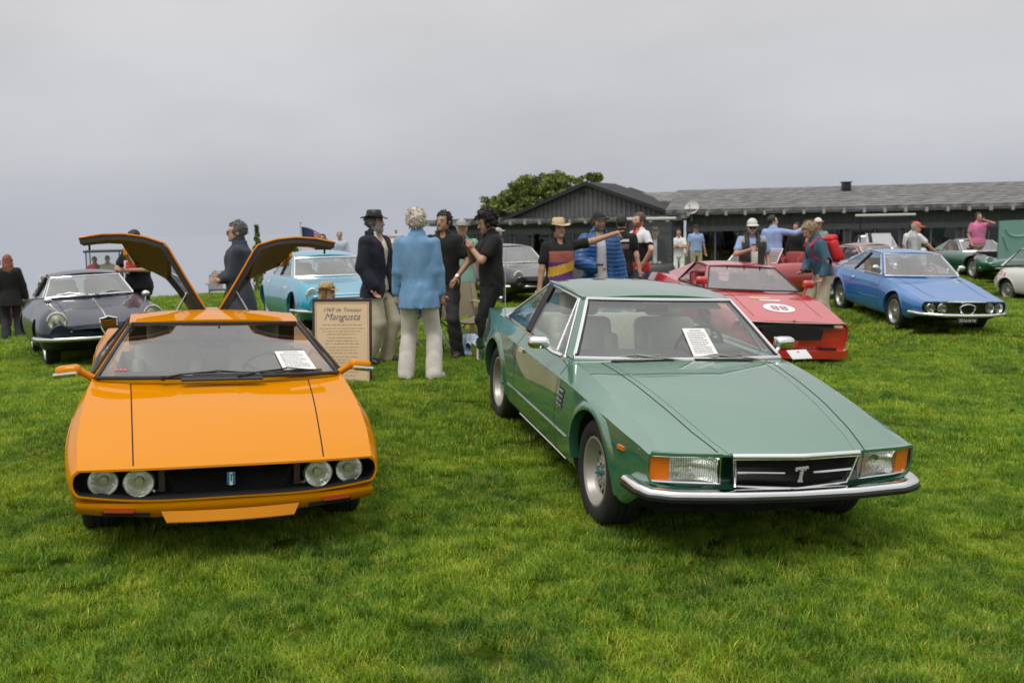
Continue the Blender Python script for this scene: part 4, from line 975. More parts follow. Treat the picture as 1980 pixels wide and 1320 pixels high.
# cabin
mb = MB(); mb.box((-.98, 0, .79), (.34, 1.34, .17), Matrix.Rotation(R(4), 3, 'Y'), 0, .05); mb.box((-1.02, .36, .895), (.20, .42, .06), None, 0, .025); mb.build('dashboard', mat('dash_grey', (.10, .11, .10), .6), gc)
for s in (1, -1): seat(gc, -1.72, s * .36, .36, CREAM, .52, 16, True, .54)
mb = MB(); mb.box((-2.55, 0, .66), (.18, 1.24, .55), Matrix.Rotation(R(-20), 3, 'Y'), 0, .06); mb.box((-2.30, 0, .50), (.50, 1.24, .14), None, 0, .05); mb.build('rear_seat', CREAM, gc)
steering(gc, -1.22, .36, .87, BLACK)
mb = MB(); mb.box((-1.30, .0, 1.155), (.025, .26, .06), None, 0, .012); mb.build('rear_view_mirror', BLACK, gc)
for s in (1, -1):
    mb = MB(); mb.box((-1.24, s * .30, 1.195), (.14, .40, .016), Matrix.Rotation(R(18), 3, 'Y'), 0, .006); mb.build('sun_visor', mat('visor_grey', (.30, .31, .28), .8), gc)
mb = MB(); q, nn = gsf.top(-3.05, -.70); mb.tube([q - Vector((0, 0, .02)), q + Vector((-.06, 0, .55))], [.005, .002], 6); mb.build('aerial', STEEL, gc)
# ------------------------------------------------------------------ the cars parked behind
def greenhouse(root, pm, bl, tl, rl, rb, mid=None, crown=.05, bb=.10, bt=.05, trim=CHROME, wb_=.10, side=True, posts=(), glassm=None, drop=False, headl=None, trimr=.012, rear=True, sag=.02):
    """windscreen, pillars, roof, side and rear glass from four corners of the left side"""
    bl, tl, rl, rb = map(Vector, (bl, tl, rl, rb)); gm = glassm or BGLASS
    ws, wfn = glass_patch('windscreen', bl, mir(bl), tl, mir(tl), bb, bt, .02, gm, root, 14, 8, (1, 0, .05))
    mb = MB(); mb.tube(edge_pts(wfn, 12), trimr, 6, closed=True); mb.build('screen_surround', trim, ws)
    rp, rfn = roof_panel('roof', tl + Vector((-.01, .012, .004)), rl, crown, bt, .04, sag, pm, root, .03, 14, 10)
    bk = Vector((bl.x - .10, bl.y + .022, bl.z)); tk = Vector((tl.x - .08, tl.y + .014, tl.z - .008))
    for s in (1, -1):
        f = (lambda p: Vector(p)) if s > 0 else mir
        mb = MB()
        def pil(u, v, s=s): return wfn(0 if s > 0 else 1, v) + Vector((0, s * .010, 0)).lerp(Vector((-.09, s * .022, -.004)), u)
        mb.grid(pil, 1, 8); mb.grid(lambda u, v, s=s: pil(u, v, s) - Vector((.02, s * .03, .01)), 1, 8); mb.build('windscreen_pillar', pm, root, angle=60)
        sb = rb if mid is None else Vector(mid)      # rear foot of the side glass
        P = [f(bk), f(tk), f(rl + Vector((0, .004, -.012))), f(sb)]
        if side:
            Q = list(P)
            if drop: Q[1] = Q[0].lerp(Q[1], .15); Q[2] = Q[3].lerp(Q[2], .15)
            g = MB(); g.add(Q, [(0, 1, 2, 3)]); g.build('side_window', SGLASS, root, smooth=False)
        mb = MB(); mb.tube(resample(P + [P[0]], .15), .011, 6); mb.build('window_frame', trim, root)
        for t in posts:
            mb = MB(); mb.tube([P[0].lerp(P[3], t), P[1].lerp(P[2], max(0, min(1, (t - .12) * 1.15)))], .02, 6, sq=(.05, .03)); mb.build('door_post', BLACK, root)
        # rear quarter between side glass and rear window
        if mid is not None:
            mb = MB(); q = f(rb); a = f(rl)
            mb.add([a, q, P[3], a - Vector((0, s * .03, .02)), q - Vector((0, s * .04, 0)), P[3] - Vector((0, s * .03, 0))], [(0, 1, 2), (3, 5, 4), (0, 3, 4, 1), (1, 4, 5, 2)]); mb.build('rear_pillar', pm, root, smooth=False)
    if rear:
        ri = Vector((rb.x, rb.y * .86, rb.z)); rt_ = Vector((rl.x - .03, rl.y * .94, rl.z))
        glass_patch('rear_window', ri, mir(ri), rt_, mir(rt_), .06, .03, .02, SGLASS, root, 10, 6, (-1, 0, 0))
    n_ = (wfn(.6, .5) - wfn(.5, .5)).cross(wfn(.5, .6) - wfn(.5, .5))
    return wfn, rfn, (n_ if n_.x > 0 else -n_)
def cabin_cut(x0, x1, zt, y, zf=.3, m=None):
    return (prism_cut([(x0, zt), (x0, zf + .25), (x0 - .25, zf), (x1 + .2, zf), (x1, zt)], -y, y), m or DASH)
def cabin(root, xd, xs, z, y, leather, w=.46):
    mb = MB(); mb.box((xd, 0, z + .36), (.26, 2 * y - .02, .16), None, 0, .05); mb.build('dashboard', DASH, root)
    for s in (1, -1): seat(root, xs, s * y * .52, z, leather, w, 16, False, .58)
    steering(root, xd - .24, y * .52, z + .44, BLACK)
def whisk(root, pts, m=CHROME, r=.012, nm='grille_bar'):
    mb = MB(); mb.tube(pts, r, 6); return mb.build(nm, m, root)
SPOKE5 = dict(n=8, kind='spoke', dish=.04, r0=.05, s0=.016, s1=.034, hub=.03, nuts=4)
STEELW = dict(n=10, kind='disc', dish=.03, r0=.07, sw=.5, hub=.05)
TAN = mat('tan_seat', (.32, .14, .05), .5, noise=.1); REDS = mat('red_seat', (.25, .02, .02), .5); GREYS = mat('grey_seat', (.30, .29, .27), .6)

# ---- dark blue rounded coupe with a shield grille
NAVY = paint('navy_paint', (.004, .010, .028), .3, .5); NAVY.node_tree.nodes['Principled BSDF'].inputs['Coat IOR'].default_value = 1.5
sp = dict(x=[.80, -3.25], ni=70, ms=4, wb=2.25, trf=.71, trr=.69, rt=.305, wt=.165, rr=.195, ra=.345, archdz=.01,
  zc=[(-3.25, .60), (-2.9, .76), (-2.3, .86), (-1.5, .88), (-.75, .885), (-.4, .84), (0, .775), (.4, .705), (.65, .635), (.80, .575)],
  zs=[(-3.25, .58), (-2.9, .72), (-2.3, .82), (-1.5, .85), (-.75, .86), (-.4, .83), (0, .79), (.3, .765), (.55, .705), (.80, .60)],
  z2=[(-3.25, .59), (-2.9, .75), (-2.3, .85), (-1.5, .87), (-.75, .87), (-.4, .815), (0, .755), (.3, .715), (.55, .655), (.80, .575)],
  ys=[(-3.25, .50), (-2.6, .64), (-1.5, .66), (-.7, .64), (0, .62), (.4, .60), (.80, .57)],
  w=[(-3.25, .62), (-2.6, .80), (-1.5, .80), (-.5, .80), (0, .81), (.4, .80), (.65, .76), (.80, .70)],
  zw=[(-3.25, .45), (-1.5, .52), (0, .54), (.80, .47)], zb=[(-3.25, .34), (-2.8, .24), (-.4, .19), (.4, .22), (.65, .30), (.80, .37)],
  nosecurve=.20, nosefade=.5, tailcurve=.3, darkx=.55, noserec=[(.02, .03, 0), (.06, .02, 0)])
nc, nb, nsf = car_shell(sp, 'classic_coupe', 'dark blue rounded coupe with chrome shield grille and single round headlamps', M_NAVY, NAVY, [cabin_cut(-.74, -1.9, 1.3, .54)], (.004, .03))
wheel_set(nc, sp, STEELW, (mat('silver_wheel', (.55, .55, .55), .35, .7), CHROME))
wfn, rfn, nrm = greenhouse(nc, NAVY, (-.69, .575, .885), (-.97, .455, 1.150), (-1.75, .45, 1.17), (-2.65, .52, .86), mid=(-2.15, .62, .875), crown=.045, bb=.16, bt=.10, posts=(.62,), sag=.035)
cabin(nc, -.86, -1.5, .42, .54, GREYS)
for s in (1, -1):
    round_lamp(nc, (.675, s * .585, .628), .098, rot=Matrix.Rotation(s * R(6), 3, 'Z'), ringw=.024)
    mb = MB(); mb.lathe([(.0005, .02), (.03, .016), (.042, 0), (.042, -.08)], 'x', (.70, s * .53, .475), 14); mb.build('fog_lamp', mat('fog_lamp', (.6, .6, .55), .25, .3), nc)
    whisk(nc, [nsf.front(s * y, .49)[0] + Vector((.012, 0, 0)) for y in (.12, .25, .36, .44)], CHROME, .014)
    mb = MB(); mb.add([nsf.front(s * y, z)[0] + Vector((.006, 0, 0)) for (y, z) in ((.08, .50), (.26, .505), (.42, .505), (.36, .545), (.22, .565), (.08, .565))], [(0, 1, 2, 3, 4, 5)]); mb.build('air_intake', DARK, nc, smooth=False)
    mb = MB(); q, nn = nsf.top(.10, s * .60); mb.tube([q, q + Vector((0, s * .01, .06))], .01, 6); mb.sphere(q + Vector((0, s * .015, .10)), .055, 10, 6, 0, (.7, 1, .8)); mb.build('wing_mirror', CHROME, nc)
    hits = [nsf.top(x, s * .45 * (1 - .05 * x)) for x in np.linspace(.35, -.55, 20)]; ribbon('bonnet_gap', hits, .006, SEAM, nc)
    hits = [nsf.side(x, .47, s) for x in np.linspace(.42, -2.0, 30)]
    hits2 = [nsf.side(-.72, z, s) for z in np.linspace(.24, .82, 12)]; ribbon('door_gap', hits2, .006, SEAM, nc)
    hits2 = [nsf.side(-1.72, z, s) for z in np.linspace(.24, .82, 12)]; ribbon('door_gap', hits2, .006, SEAM, nc)
    wiper(nc, wfn(.5 - s * .05, -.03), wfn(.5 - s * .25, .12), nrm, wfn(.5 - s * .12, .10), wfn(.5 - s * .38, .10), STEEL)
hits = [nsf.top(x, 0) for x in np.linspace(.70, -.55, 30)]; ribbon('bonnet_strip', hits, .014, CHROME, nc, .001, .006)
mb = MB(); sh = [(0, .655), (.06, .635), (.105, .63), (.10, .53), (.075, .46), (.04, .415), (0, .395)]; sh = sh + [(-y, z) for y, z in sh[::-1][1:-1]]
xs_ = max(nsf.front(0, z)[0].x for z in (.40, .45, .5, .55, .60)) + .012
mb.poly([(xs_, y, z) for y, z in sh], (1, 0, 0), .012, 0); shd = mb.build('shield_grille', DARK, nc, smooth=False)
mb = MB(); mb.tube([(xs_ + .012, y, z) for y, z in resample([(y, z, 0) for y, z in sh + sh[:1]], .05) and [(p.x, p.y) for p in resample([(y, z, 0) for y, z in sh + sh[:1]], .05)]], .013, 6); mb.build('shield_rim', CHROME, shd)
for k, z in enumerate((.60, .57, .54, .51, .48, .45)):
    hw = float(np.interp(z, [.395, .46, .53, .63], [.02, .07, .095, .10])); mb = MB(); mb.tube([(xs_ + .016, -hw, z), (xs_ + .016, hw, z)], .007, 6, sq=(.012, .012)); mb.build('shield_bar', CHROME, shd)
mb = MB(); mb.tube([(.25, -.83, .40), (.50, -.80, .40), (.70, -.62, .395), (.80, -.30, .39), (.82, 0, .385), (.80, .30, .39), (.70, .62, .395), (.50, .80, .40), (.25, .83, .40)], .030, 10); mb.build('bumper', CHROME, nc, angle=60)

# ---- blue angular coupe with a full-width lamp panel
BLUE = paint('blue_paint', (.010, .15, .44), .32, 1.0); BLUE.node_tree.nodes['Principled BSDF'].inputs['Coat IOR'].default_value = 1.7
sp = dict(x=[.93, -2.95], ni=70, ms=4, wb=2.25, trf=.745, trr=.72, rt=.30, wt=.175, rr=.19, ra=.335, archdz=.01,
  zc=[(-2.95, .80), (-2.7, .84), (-1.8, .83), (-.7, .83), (-.4, .80), (0, .735), (.4, .655), (.75, .60), (.93, .57)],
  zs=[(-2.95, .76), (-2.7, .81), (-1.8, .80), (-.7, .805), (-.4, .775), (0, .715), (.4, .635), (.75, .585), (.93, .56)],
  ys=[(-2.95, .60), (-2.2, .70), (-.7, .69), (0, .68), (.93, .655)], w=[(-2.95, .66), (-2.2, .78), (-1, .765), (0, .785), (.5, .76), (.93, .70)],
  zw=[(-2.95, .52), (-1, .50), (0, .52), (.93, .46)], zb=[(-2.95, .34), (-2.5, .22), (-.4, .17), (.4, .20), (.7, .28), (.93, .345)],
  sharp=(3,), nosecurve=.14, nosepow=2.4, nosefade=.5, darkx=.8, noserec=[(.012, .001, 0), (.004, -.05, 1)])
bc, bb_, bsf = car_shell(sp, 'classic_coupe', 'bright blue angular coupe with a clear lamp panel across its nose', M_BLUE, BLUE, [cabin_cut(-.64, -2.0, 1.3, .60, .3, TAN)], (.012, .04))
wheel_set(bc, sp, SPOKE5)
wfn, rfn, nrm = greenhouse(bc, BLUE, (-.585, .66, .825), (-1.0, .51, 1.155), (-1.72, .51, 1.165), (-2.75, .58, .85), mid=(-2.35, .70, .84), crown=.035, bb=.14, bt=.08, posts=(.62,), drop=False, trim=CHROME, trimr=.010, sag=.025)
cabin(bc, -.80, -1.5, .36, .60, TAN)
for s in (1, -1):
    for (y, x) in ((.555, .855), (.385, .895)): round_lamp(bc, (x, s * y, .460), .068, bulb=False, ringw=.010)
    mb = MB(); mb.box((-.70, s * .70, .90), (.05, .03, .08), None, 0, .01); mb.sphere((-.72, s * .77, .945), .065, 10, 6, 0, (.5, 1, .75)); mb.build('door_mirror', CHROME, bc)
    hits = [bsf.top(x, s * (.42 + .10 * (.9 - x) / 1.5)) for x in np.linspace(.72, -.52, 24)]; ribbon('bonnet_gap', hits, .008, SEAM, bc)
    for x in (-.62, -1.75):
        hits = [bsf.side(x, z, s) for z in np.linspace(.22, .78, 14)]; ribbon('door_gap', hits, .006, SEAM, bc)
    hits = [bsf.side(x, .70, s) for x in (-1.58, -1.62, -1.68)]; ribbon('door_handle', hits, .03, CHROME, bc, .002, .02)
mb = MB(); mb.add([(.885 - .12 * (y / .66) ** 2, y, z) for (y, z) in ((-.64, .535), (-.3, .545), (0, .55), (.3, .545), (.64, .535), (.60, .375), (.3, .365), (0, .36), (-.3, .365), (-.60, .375))], [tuple(range(10))]); mb.build('lamp_panel', mat('panel_dark', (.03, .03, .028), .4), bc, smooth=False)
mb = MB(); ring = [(.935 - .13 * (y / .66) ** 2, y, z) for (y, z) in ((-.655, .545), (-.3, .558), (0, .562), (.3, .558), (.655, .545), (.62, .365), (.3, .353), (0, .35), (-.3, .353), (-.62, .365))]
mb.tube(ring, .012, 6, closed=True); mb.build('lamp_panel_frame', CHROME, bc)
mb = MB(); mb.tube([(.945, .13 * math.cos(a) * (1 if math.sin(a) > 0 else .9), .455 + (.07 if math.sin(a) > 0 else .10) * math.sin(a)) for a in np.linspace(0, 2 * math.pi, 24, endpoint=False)], .010, 6, closed=True); mb.build('shield_ring', CHROME, bc)
mb = MB(); mb.add([(.93, .125 * math.cos(a), .455 + (.065 if math.sin(a) > 0 else .095) * math.sin(a)) for a in np.linspace(0, 2 * math.pi, 24, endpoint=False)], [tuple(range(24))]); mb.build('shield_grille', DARK, bc, smooth=False)
mb = MB(); mb.tube([(.60, -.79, .36), (.80, -.70, .355), (.96, -.35, .35), (1.0, 0, .35), (.96, .35, .35), (.80, .70, .355), (.60, .79, .36)], .030, 10); mb.build('bumper', CHROME, bc, angle=60)
mb = MB(); mb.grid(lambda u, v: Vector((.945 - .13 * ((2 * u - 1) * .63 / .66) ** 2, (2 * u - 1) * .63, .365 + .18 * v)), 14, 3); mb.build('lamp_cover', glass('smoked_cover', (.42, .43, .40), 1.6), bc)
pl = MB(); pl.box((1.0, -.02, .275), (.012, .34, .085), None, 0, .004); plo = pl.build('number_plate', BLACK, bc)
V, Fc = text_mesh('Z01618 MI', .062); pl = MB(); pl.add([(1.0085, v.x - .02, v.y + .275) for v in V], Fc); pl.build('plate_text', PAPER, plo, smooth=False)

# ---- red racing coupe, number 88
RED = paint('red_paint', (.52, .014, .018), .3, 1.0); RED.node_tree.nodes['Principled BSDF'].inputs['Coat IOR'].default_value = 1.75
sp = dict(x=[.90, -3.15], ni=70, ms=4, wb=2.34, trf=.79, trr=.80, rt=.305, wt=.22, rr=.20, ra=.335,
  zc=[(-3.15, .78), (-2.9, .84), (-2.2, .86), (-1.4, .83), (-.6, .835), (-.35, .815), (0, .765), (.4, .68), (.75, .60), (.90, .565)],
  zs=[(-3.15, .76), (-2.9, .83), (-2.3, .87), (-1.6, .82), (-.6, .80), (-.35, .79), (0, .755), (.4, .665), (.75, .585), (.90, .545)],
  ys=[(-3.15, .74), (-2.3, .80), (-1.4, .74), (-.6, .72), (0, .74), (.90, .735)], w=[(-3.15, .80), (-2.3, .88), (-1.2, .83), (0, .86), (.5, .85), (.90, .80)],
  zw=[(-3.15, .52), (-1, .48), (0, .5), (.90, .46)], zb=[(-3.15, .30), (-2.6, .18), (-.4, .13), (.5, .13), (.90, .15)],
  sharp=(3,), nosecurve=.10, nosepow=2.4, nosefade=.5, darkx=.2, noserec=[(.01, .001, 0), (.0, -.02, 0)])
rc, rb_, rsf = car_shell(sp, 'race_coupe', 'red wedge racing coupe with 88 in a white roundel on its bonnet', M_RED, RED, [cabin_cut(-.50, -1.75, 1.3, .60, .25, REDS)], (.010, .035))
wheel_set(rc, sp, SPOKE5)
wfn, rfn, nrm = greenhouse(rc, RED, (-.47, .69, .825), (-.955, .50, 1.105), (-1.55, .50, 1.12), (-2.75, .52, .86), mid=(-1.72, .69, .83), crown=.03, bb=.16, bt=.06, drop=True, trim=BLACK, trimr=.012, sag=.015)
cabin(rc, -.66, -1.45, .30, .60, REDS)
mb = MB(); mb.add([(.865 - .10 * (abs(y) / .8) ** 2.4 + .012, y, z) for (y, z) in ((-.74, .53), (0, .54), (.74, .53), (.74, .485), (.42, .47), (.40, .33), (0, .32), (-.40, .33), (-.42, .47), (-.74, .485))], [tuple(range(10))]); mb.V = [(v[0] + .035, v[1], v[2]) for v in mb.V]; mb.build('radiator_opening', DARK, rc, smooth=False)
mb = MB(); mb.tube([(.905 - .10 * (abs(y) / .8) ** 2.4, y, .546) for y in np.linspace(-.76, .76, 15)], .009, 6); mb.build('nose_moulding', STEEL, rc)
for s in (1, -1):
    mb = MB(); mb.box((.845, s * .62, .505), (.02, .16, .035), Matrix.Rotation(s * R(-12), 3, 'Z')); mb.build('indicator', mat('indicator_pale', (.55, .42, .25), .3), rc)
    mb = MB(); mb.box((.86, s * .52, .20), (.05, .22, .05)); mb.build('brake_duct', DARK, rc)
    q = Vector((-.42, s * .73, .80)); mb = MB(); mb.tube([q, q + Vector((0, s * .03, .09))], .018, 6); mb.box(q + Vector((0, s * .06, .135)), (.09, .17, .11), None, 0, .035); mb.build('door_mirror', RED, rc, angle=60)
    hits = [rsf.top(x, s * .47) for x in np.linspace(.72, -.32, 24)]; ribbon('bonnet_gap', hits, .007, SEAM, rc)
    for x in (-.52, -1.62):
        hits = [rsf.side(x, z, s) for z in np.linspace(.18, .76, 14)]; ribbon('door_gap', hits, .006, SEAM, rc)
mb = MB(); mb.tube([(.74, -.80, .15), (.90, -.62, .15), (.96, 0, .15), (.90, .62, .15), (.74, .80, .15)], .02, 6, sq=(.14, .10)); mb.build('front_splitter', RED, rc, angle=50)
def decal(root, sf, V, Fc, x0, y0, m, nm, lift, rot=0):
    """flat print laid on the bonnet: text x -> -y (reads from the front)"""
    out = []
    for v in V:
        p, n_ = sf.top(x0 + v.y, y0 + v.x); out.append(p + Vector((0, 0, lift)))
    mb = MB(); mb.add(out, Fc); return mb.build(nm, m, root, smooth=False)
nseg = 36; Vd = [Vector((0, 0, 0))] + [Vector((.215 * math.cos(a) * r_, .165 * math.sin(a) * r_, 0)) for r_ in (.5, 1) for a in np.linspace(0, 2 * math.pi, nseg, endpoint=False)]
Fd = [(0, 1 + k, 1 + (k + 1) % nseg) for k in range(nseg)] + [(1 + k, 1 + nseg + k, 1 + nseg + (k + 1) % nseg, 1 + (k + 1) % nseg) for k in range(nseg)]
rd = decal(rc, rsf, Vd, Fd, .42, 0, mat('decal_white', (.8, .79, .78), .4), 'race_roundel', .004)
V, Fc = text_mesh('88', .235, space=1.05); decal(rd, rsf, V, Fc, .42, 0, mat('decal_red', (.42, .02, .02), .4), 'race_number', .008).matrix_parent_inverse = Matrix.Identity(4)
Vq = [Vector((x, y, 0)) for x, y in ((-.16, -.035), (.14, -.035), (.14, .035), (-.16, .035))]; decal(rc, rsf, Vq, [(0, 1, 2, 3)], .02, -.10, mat('decal_yellow', (.65, .50, .20), .5), 'bonnet_sticker', .004); decal(rc, rsf, Vq, [(0, 1, 2, 3)], .12, .0, mat('decal_pale', (.6, .6, .58), .5), 'bonnet_sticker', .004)
V, Fc = text_mesh('CCCA', .085); mb = MB(); mb.box((.93, -.10, .27), (.01, .34, .10), None, 0, .004); npo = mb.build('number_plate', mat('plate_red', (.50, .03, .03), .4), rc); mb = MB(); mb.add([(.9365, v.x - .10, v.y + .27) for v in V], Fc); mb.build('plate_text', PAPER, npo, smooth=False)
mb = MB(); mb.box((.905, 0, .575), (.03, .035, .03), None, 0, .008); mb.build('bonnet_badge', mat('gold_badge', (.6, .45, .12), .3, .7), rc)
for k in range(3):
    mb = MB(); p = wfn(.25 + .25 * k, .985); mb.box(p + nrm.normalized() * .012, (.05, .012, .02)); mb.build('screen_clip', BLACK, rc)

# ---- shared table for the rounder cars of the fifties and sixties further back
def soft_spec(L=(.80, -3.1), wb=2.4, h=.90, w=.79, rt=.31, nose=.62, **k):
    n, t = L
    d = dict(x=[n, t], ni=50, ms=3, wb=wb, trf=w - .09, trr=w - .09, rt=rt, wt=.165, rr=.19, ra=rt + .04, archdz=.01,
      zc=[(t, nose), (t + .35, h - .08), (t + .9, h), (-.7, h), (-.35, h - .03), (.2, h - .10), (n - .2, nose + .05), (n, nose)],
      zs=[(t, nose - .02), (t + .35, h - .12), (t + .9, h - .03), (-.7, h - .02), (-.2, h - .04), (.3, h - .10), (n - .2, nose + .04), (n, nose)],
      ys=[(t, w * .65), (t + .6, w * .85), (-.7, w * .83), (.2, w * .80), (n, w * .76)], w=[(t, w * .80), (t + .6, w), (-.7, w * .99), (0, w), (n - .2, w * .95), (n, w * .87)],
      zw=[(t, .5), (-1, .55), (0, .56), (n, .5)], zb=[(t, .36), (t + .4, .24), (-.4, .2), (.3, .22), (n - .15, .32), (n, .38)],
      nosecurve=.16, nosefade=.5, tailcurve=.2, darkx=n - .25, noserec=[(.02, .02, 0), (.08, .02, 0)])
    d.update(k); return d
def place(x, y, yaw, dz=0.0, pitch=0, roll=0): return car_pose(x, y, gz(x, y) + dz, R(yaw), R(pitch), R(roll))
# ---- pale blue fastback coupe
SKYB = paint('sky_blue_paint', (.025, .29, .43), .3, 1.0)
sp = soft_spec((.80, -3.2), 2.5, .90, .80, .33, .66); M_ = place(-2.66, 15.6, 24)
lc, lb, lsf = car_shell(sp, 'classic_coupe', 'pale sky blue rounded fastback with white screen surround and barred grille', M_, SKYB, [cabin_cut(-.66, -2.1, 1.4, .56)], (.008, .05))
wheel_set(lc, sp, STEELW, (mat('cream_wheel', (.35, .38, .30), .5), CHROME))
WTRIM = mat('bright_trim', (.75, .75, .73), .2, .8)
wfn, rfn, nrm = greenhouse(lc, SKYB, (-.60, .60, .885), (-.92, .52, 1.17), (-1.75, .50, 1.22), (-2.75, .55, .88), mid=(-2.05, .66, .885), crown=.05, bb=.16, bt=.10, posts=(.55,), trim=WTRIM, trimr=.018, sag=.04)
cabin(lc, -.80, -1.5, .40, .56, GREYS)
for s in (1, -1):
    round_lamp(lc, (.66, s * .60, .67), .085, ringw=.02)
    hits = [lsf.side(x, .73, s) for x in np.linspace(-.35, -.72, 10)]; ribbon('side_flash', hits, .035, CHROME, lc, .002, .012)
    hits = [lsf.side(-.85, z, s) for z in np.linspace(.26, .94, 14)]; ribbon('door_gap', hits, .006, SEAM, lc)
    hits = [lsf.side(-1.85, z, s) for z in np.linspace(.26, .94, 14)]; ribbon('door_gap', hits, .006, SEAM, lc)
mb = MB(); V = [lsf.front(y, z)[0] + Vector((.006, 0, 0)) for (y, z) in ((-.30, .50), (.30, .50), (.26, .68), (-.26, .68))]; mb.add(V, [(0, 1, 2, 3)]); mb.build('air_intake', DARK, lc, smooth=False)
for z in (.51, .55, .59, .63, .67):
    whisk(lc, [lsf.front(y, z)[0] + Vector((.02, 0, 0)) for y in np.linspace(-.32 + .1 * (z - .5), .32 - .1 * (z - .5), 7)], WTRIM, .012)
mb = MB(); mb.tube([(.30, -.86, .42), (.58, -.80, .42), (.80, -.45, .41), (.86, 0, .41), (.80, .45, .41), (.58, .80, .42), (.30, .86, .42)], .030, 10); mb.build('bumper', CHROME, lc, angle=60)
mb = MB(); mb.add([lsf.side(x, z, -1)[0] + Vector((0, -.004, 0)) for (x, z) in ((-1.95, .80), (-2.05, .80), (-2.05, .76), (-1.95, .76))], [(0, 1, 2, 3)]); mb.build('side_badge', PAPER, lc, smooth=False)
# ---- grey-black coupe seen past the man with the phone
GREYP = paint('charcoal_paint', (.008, .008, .009), .3, 1.0)
sp = soft_spec((.85, -3.1), 2.4, .88, .80, .31, .62); M_ = place(.42, 22.4, 24)
ec, eb, esf = car_shell(sp, 'classic_coupe', 'charcoal grey coupe with a yellow paper on its dashboard by the dark building', M_, GREYP, [cabin_cut(-.62, -1.9, 1.3, .56)], (.006, .04))
wheel_set(ec, sp, SPOKE5, (CHROME, CHROME))
wfn, rfn, nrm = greenhouse(ec, GREYP, (-.58, .62, .87), (-.98, .50, 1.20), (-1.7, .50, 1.23), (-2.6, .55, .86), mid=(-2.1, .66, .86), crown=.05, bb=.14, bt=.08, posts=(.6,), sag=.03)
cabin(ec, -.78, -1.5, .40, .56, GREYS)
mb = MB(); mb.box(wfn(.42, .12) - nrm.normalized() * .05, (.10, .34, .05)); mb.build('yellow_paper', mat('yellow_paper', (.75, .68, .15), .6), ec)
for s in (1, -1): round_lamp(ec, (.70, s * .58, .63), .09, ringw=.02, bulb=False)
mb = MB(); mb.tube([(.50, -.82, .40), (.80, -.45, .40), (.86, 0, .40), (.80, .45, .40), (.50, .82, .40)], .030, 10); mb.build('bumper', CHROME, ec, angle=60)
# ---- dark red coupe behind the man with the backpack
MAROON = paint('maroon_paint', (.22, .012, .02), .25, 1.0)
sp = soft_spec((.95, -3.05), 2.4, .90, .80, .32, .62); M_ = place(9.35, 23.6, 25)
mc, mbody, msf = car_shell(sp, 'classic_coupe', 'dark cherry red coupe parked behind the man with the red backpack', M_, MAROON, [cabin_cut(-.62, -1.9, 1.3, .56)], (.008, .05))
wheel_set(mc, sp, SPOKE5, (CHROME, CHROME))
wfn, rfn, nrm = greenhouse(mc, MAROON, (-.58, .62, .89), (-1.0, .50, 1.22), (-1.7, .50, 1.24), (-2.7, .55, .88), mid=(-2.1, .66, .88), crown=.05, bb=.14, bt=.08, posts=(.6,), sag=.03)
cabin(mc, -.78, -1.5, .40, .56, TAN)
for s in (1, -1): round_lamp(mc, (.78, s * .58, .63), .085, ringw=.015, bulb=False)
hits = [msf.side(x, .24, -1) for x in np.linspace(-.4, -2.0, 20)]; ribbon('sill_moulding', hits, .02, CHROME, mc, .002, .008)
mb = MB(); mb.tube([(.60, -.82, .40), (.90, -.45, .40), (.97, 0, .40), (.90, .45, .40), (.60, .82, .40)], .030, 10); mb.build('bumper', CHROME, mc, angle=60)
# ---- dark green low racer with its bonnet tipped up
BRG = paint('racing_green_paint', (.012, .095, .062), .28, 1.0)
sp = soft_spec((.95, -2.95), 2.45, .80, .86, .33, .52, ); sp['wt'] = .22
M_ = place(13.85, 28.3, 3)
dc, db, dsf = car_shell(sp, 'race_coupe', 'low dark green racing coupe with its bonnet propped open', M_, BRG, [cabin_cut(-.85, -2.0, 1.3, .58), (prism_cut([(.55, 1.2), (.50, .40), (-.45, .40), (-.50, 1.2)], -.52, .52), DARK)], (.012, .05))
wheel_set(dc, sp, dict(n=6, kind='spoke', dish=.05, r0=.07, s0=.03, s1=.05, hub=.03), (mat('magnesium', (.50, .49, .47), .4, .6), CHROME))
wfn, rfn, nrm = greenhouse(dc, BRG, (-.80, .64, .79), (-1.30, .50, 1.08), (-1.9, .50, 1.11), (-2.8, .58, .80), mid=(-2.05, .68, .80), crown=.04, bb=.20, bt=.10, posts=(), trim=CHROME, sag=.02)
cabin(dc, -.95, -1.7, .32, .58, TAN)
for s in (1, -1):
    round_lamp(dc, (.66, s * .62, .56), .10, ringw=.02, bulb=False)
    hits = [dsf.side(x, .62, s) for x in (.30, .26, .22)]; ribbon('side_marker', hits, .035, AMBER, dc, .002, .01)
# the bonnet panel, hinged at the nose, standing up
def bon(u, v):
    y = (-.60 + 1.20 * u) * (.80 + .25 * v); z = .60 + 1.05 * v; x = .80 + .30 * v
    k = 1 - (2 * u - 1) ** 2; return Vector((x - .05 * k, y, z + .02 * k))
mb = MB(); mb.grid(bon, 16, 12); n0 = len(mb.V); mb.grid(lambda u, v: bon(u, v) - Vector((.04, 0, 0)), 16, 12)
bo = mb.build('bonnet', mat('bonnet_underside', (.26, .48, .42), .45, 0, .3), dc, angle=50)
rbm = MB(); rbm.tube([bon(.5 + .33 * math.cos(a), .80 + .22 * math.sin(a)) + Vector((.012, 0, 0)) for a in np.linspace(math.pi, 2 * math.pi, 16)], .022, 6)
rbm.build('stiffening_rib', MATS['bonnet_underside'], bo)
for s in (-1, 1):
    rbm = MB(); rbm.tube([bon(.5 + s * .40, .62) + Vector((.010, 0, 0)), bon(.5 + s * .20, .22) + Vector((.010, 0, 0))], .022, 6); rbm.build('stiffening_rib', MATS['bonnet_underside'], bo)
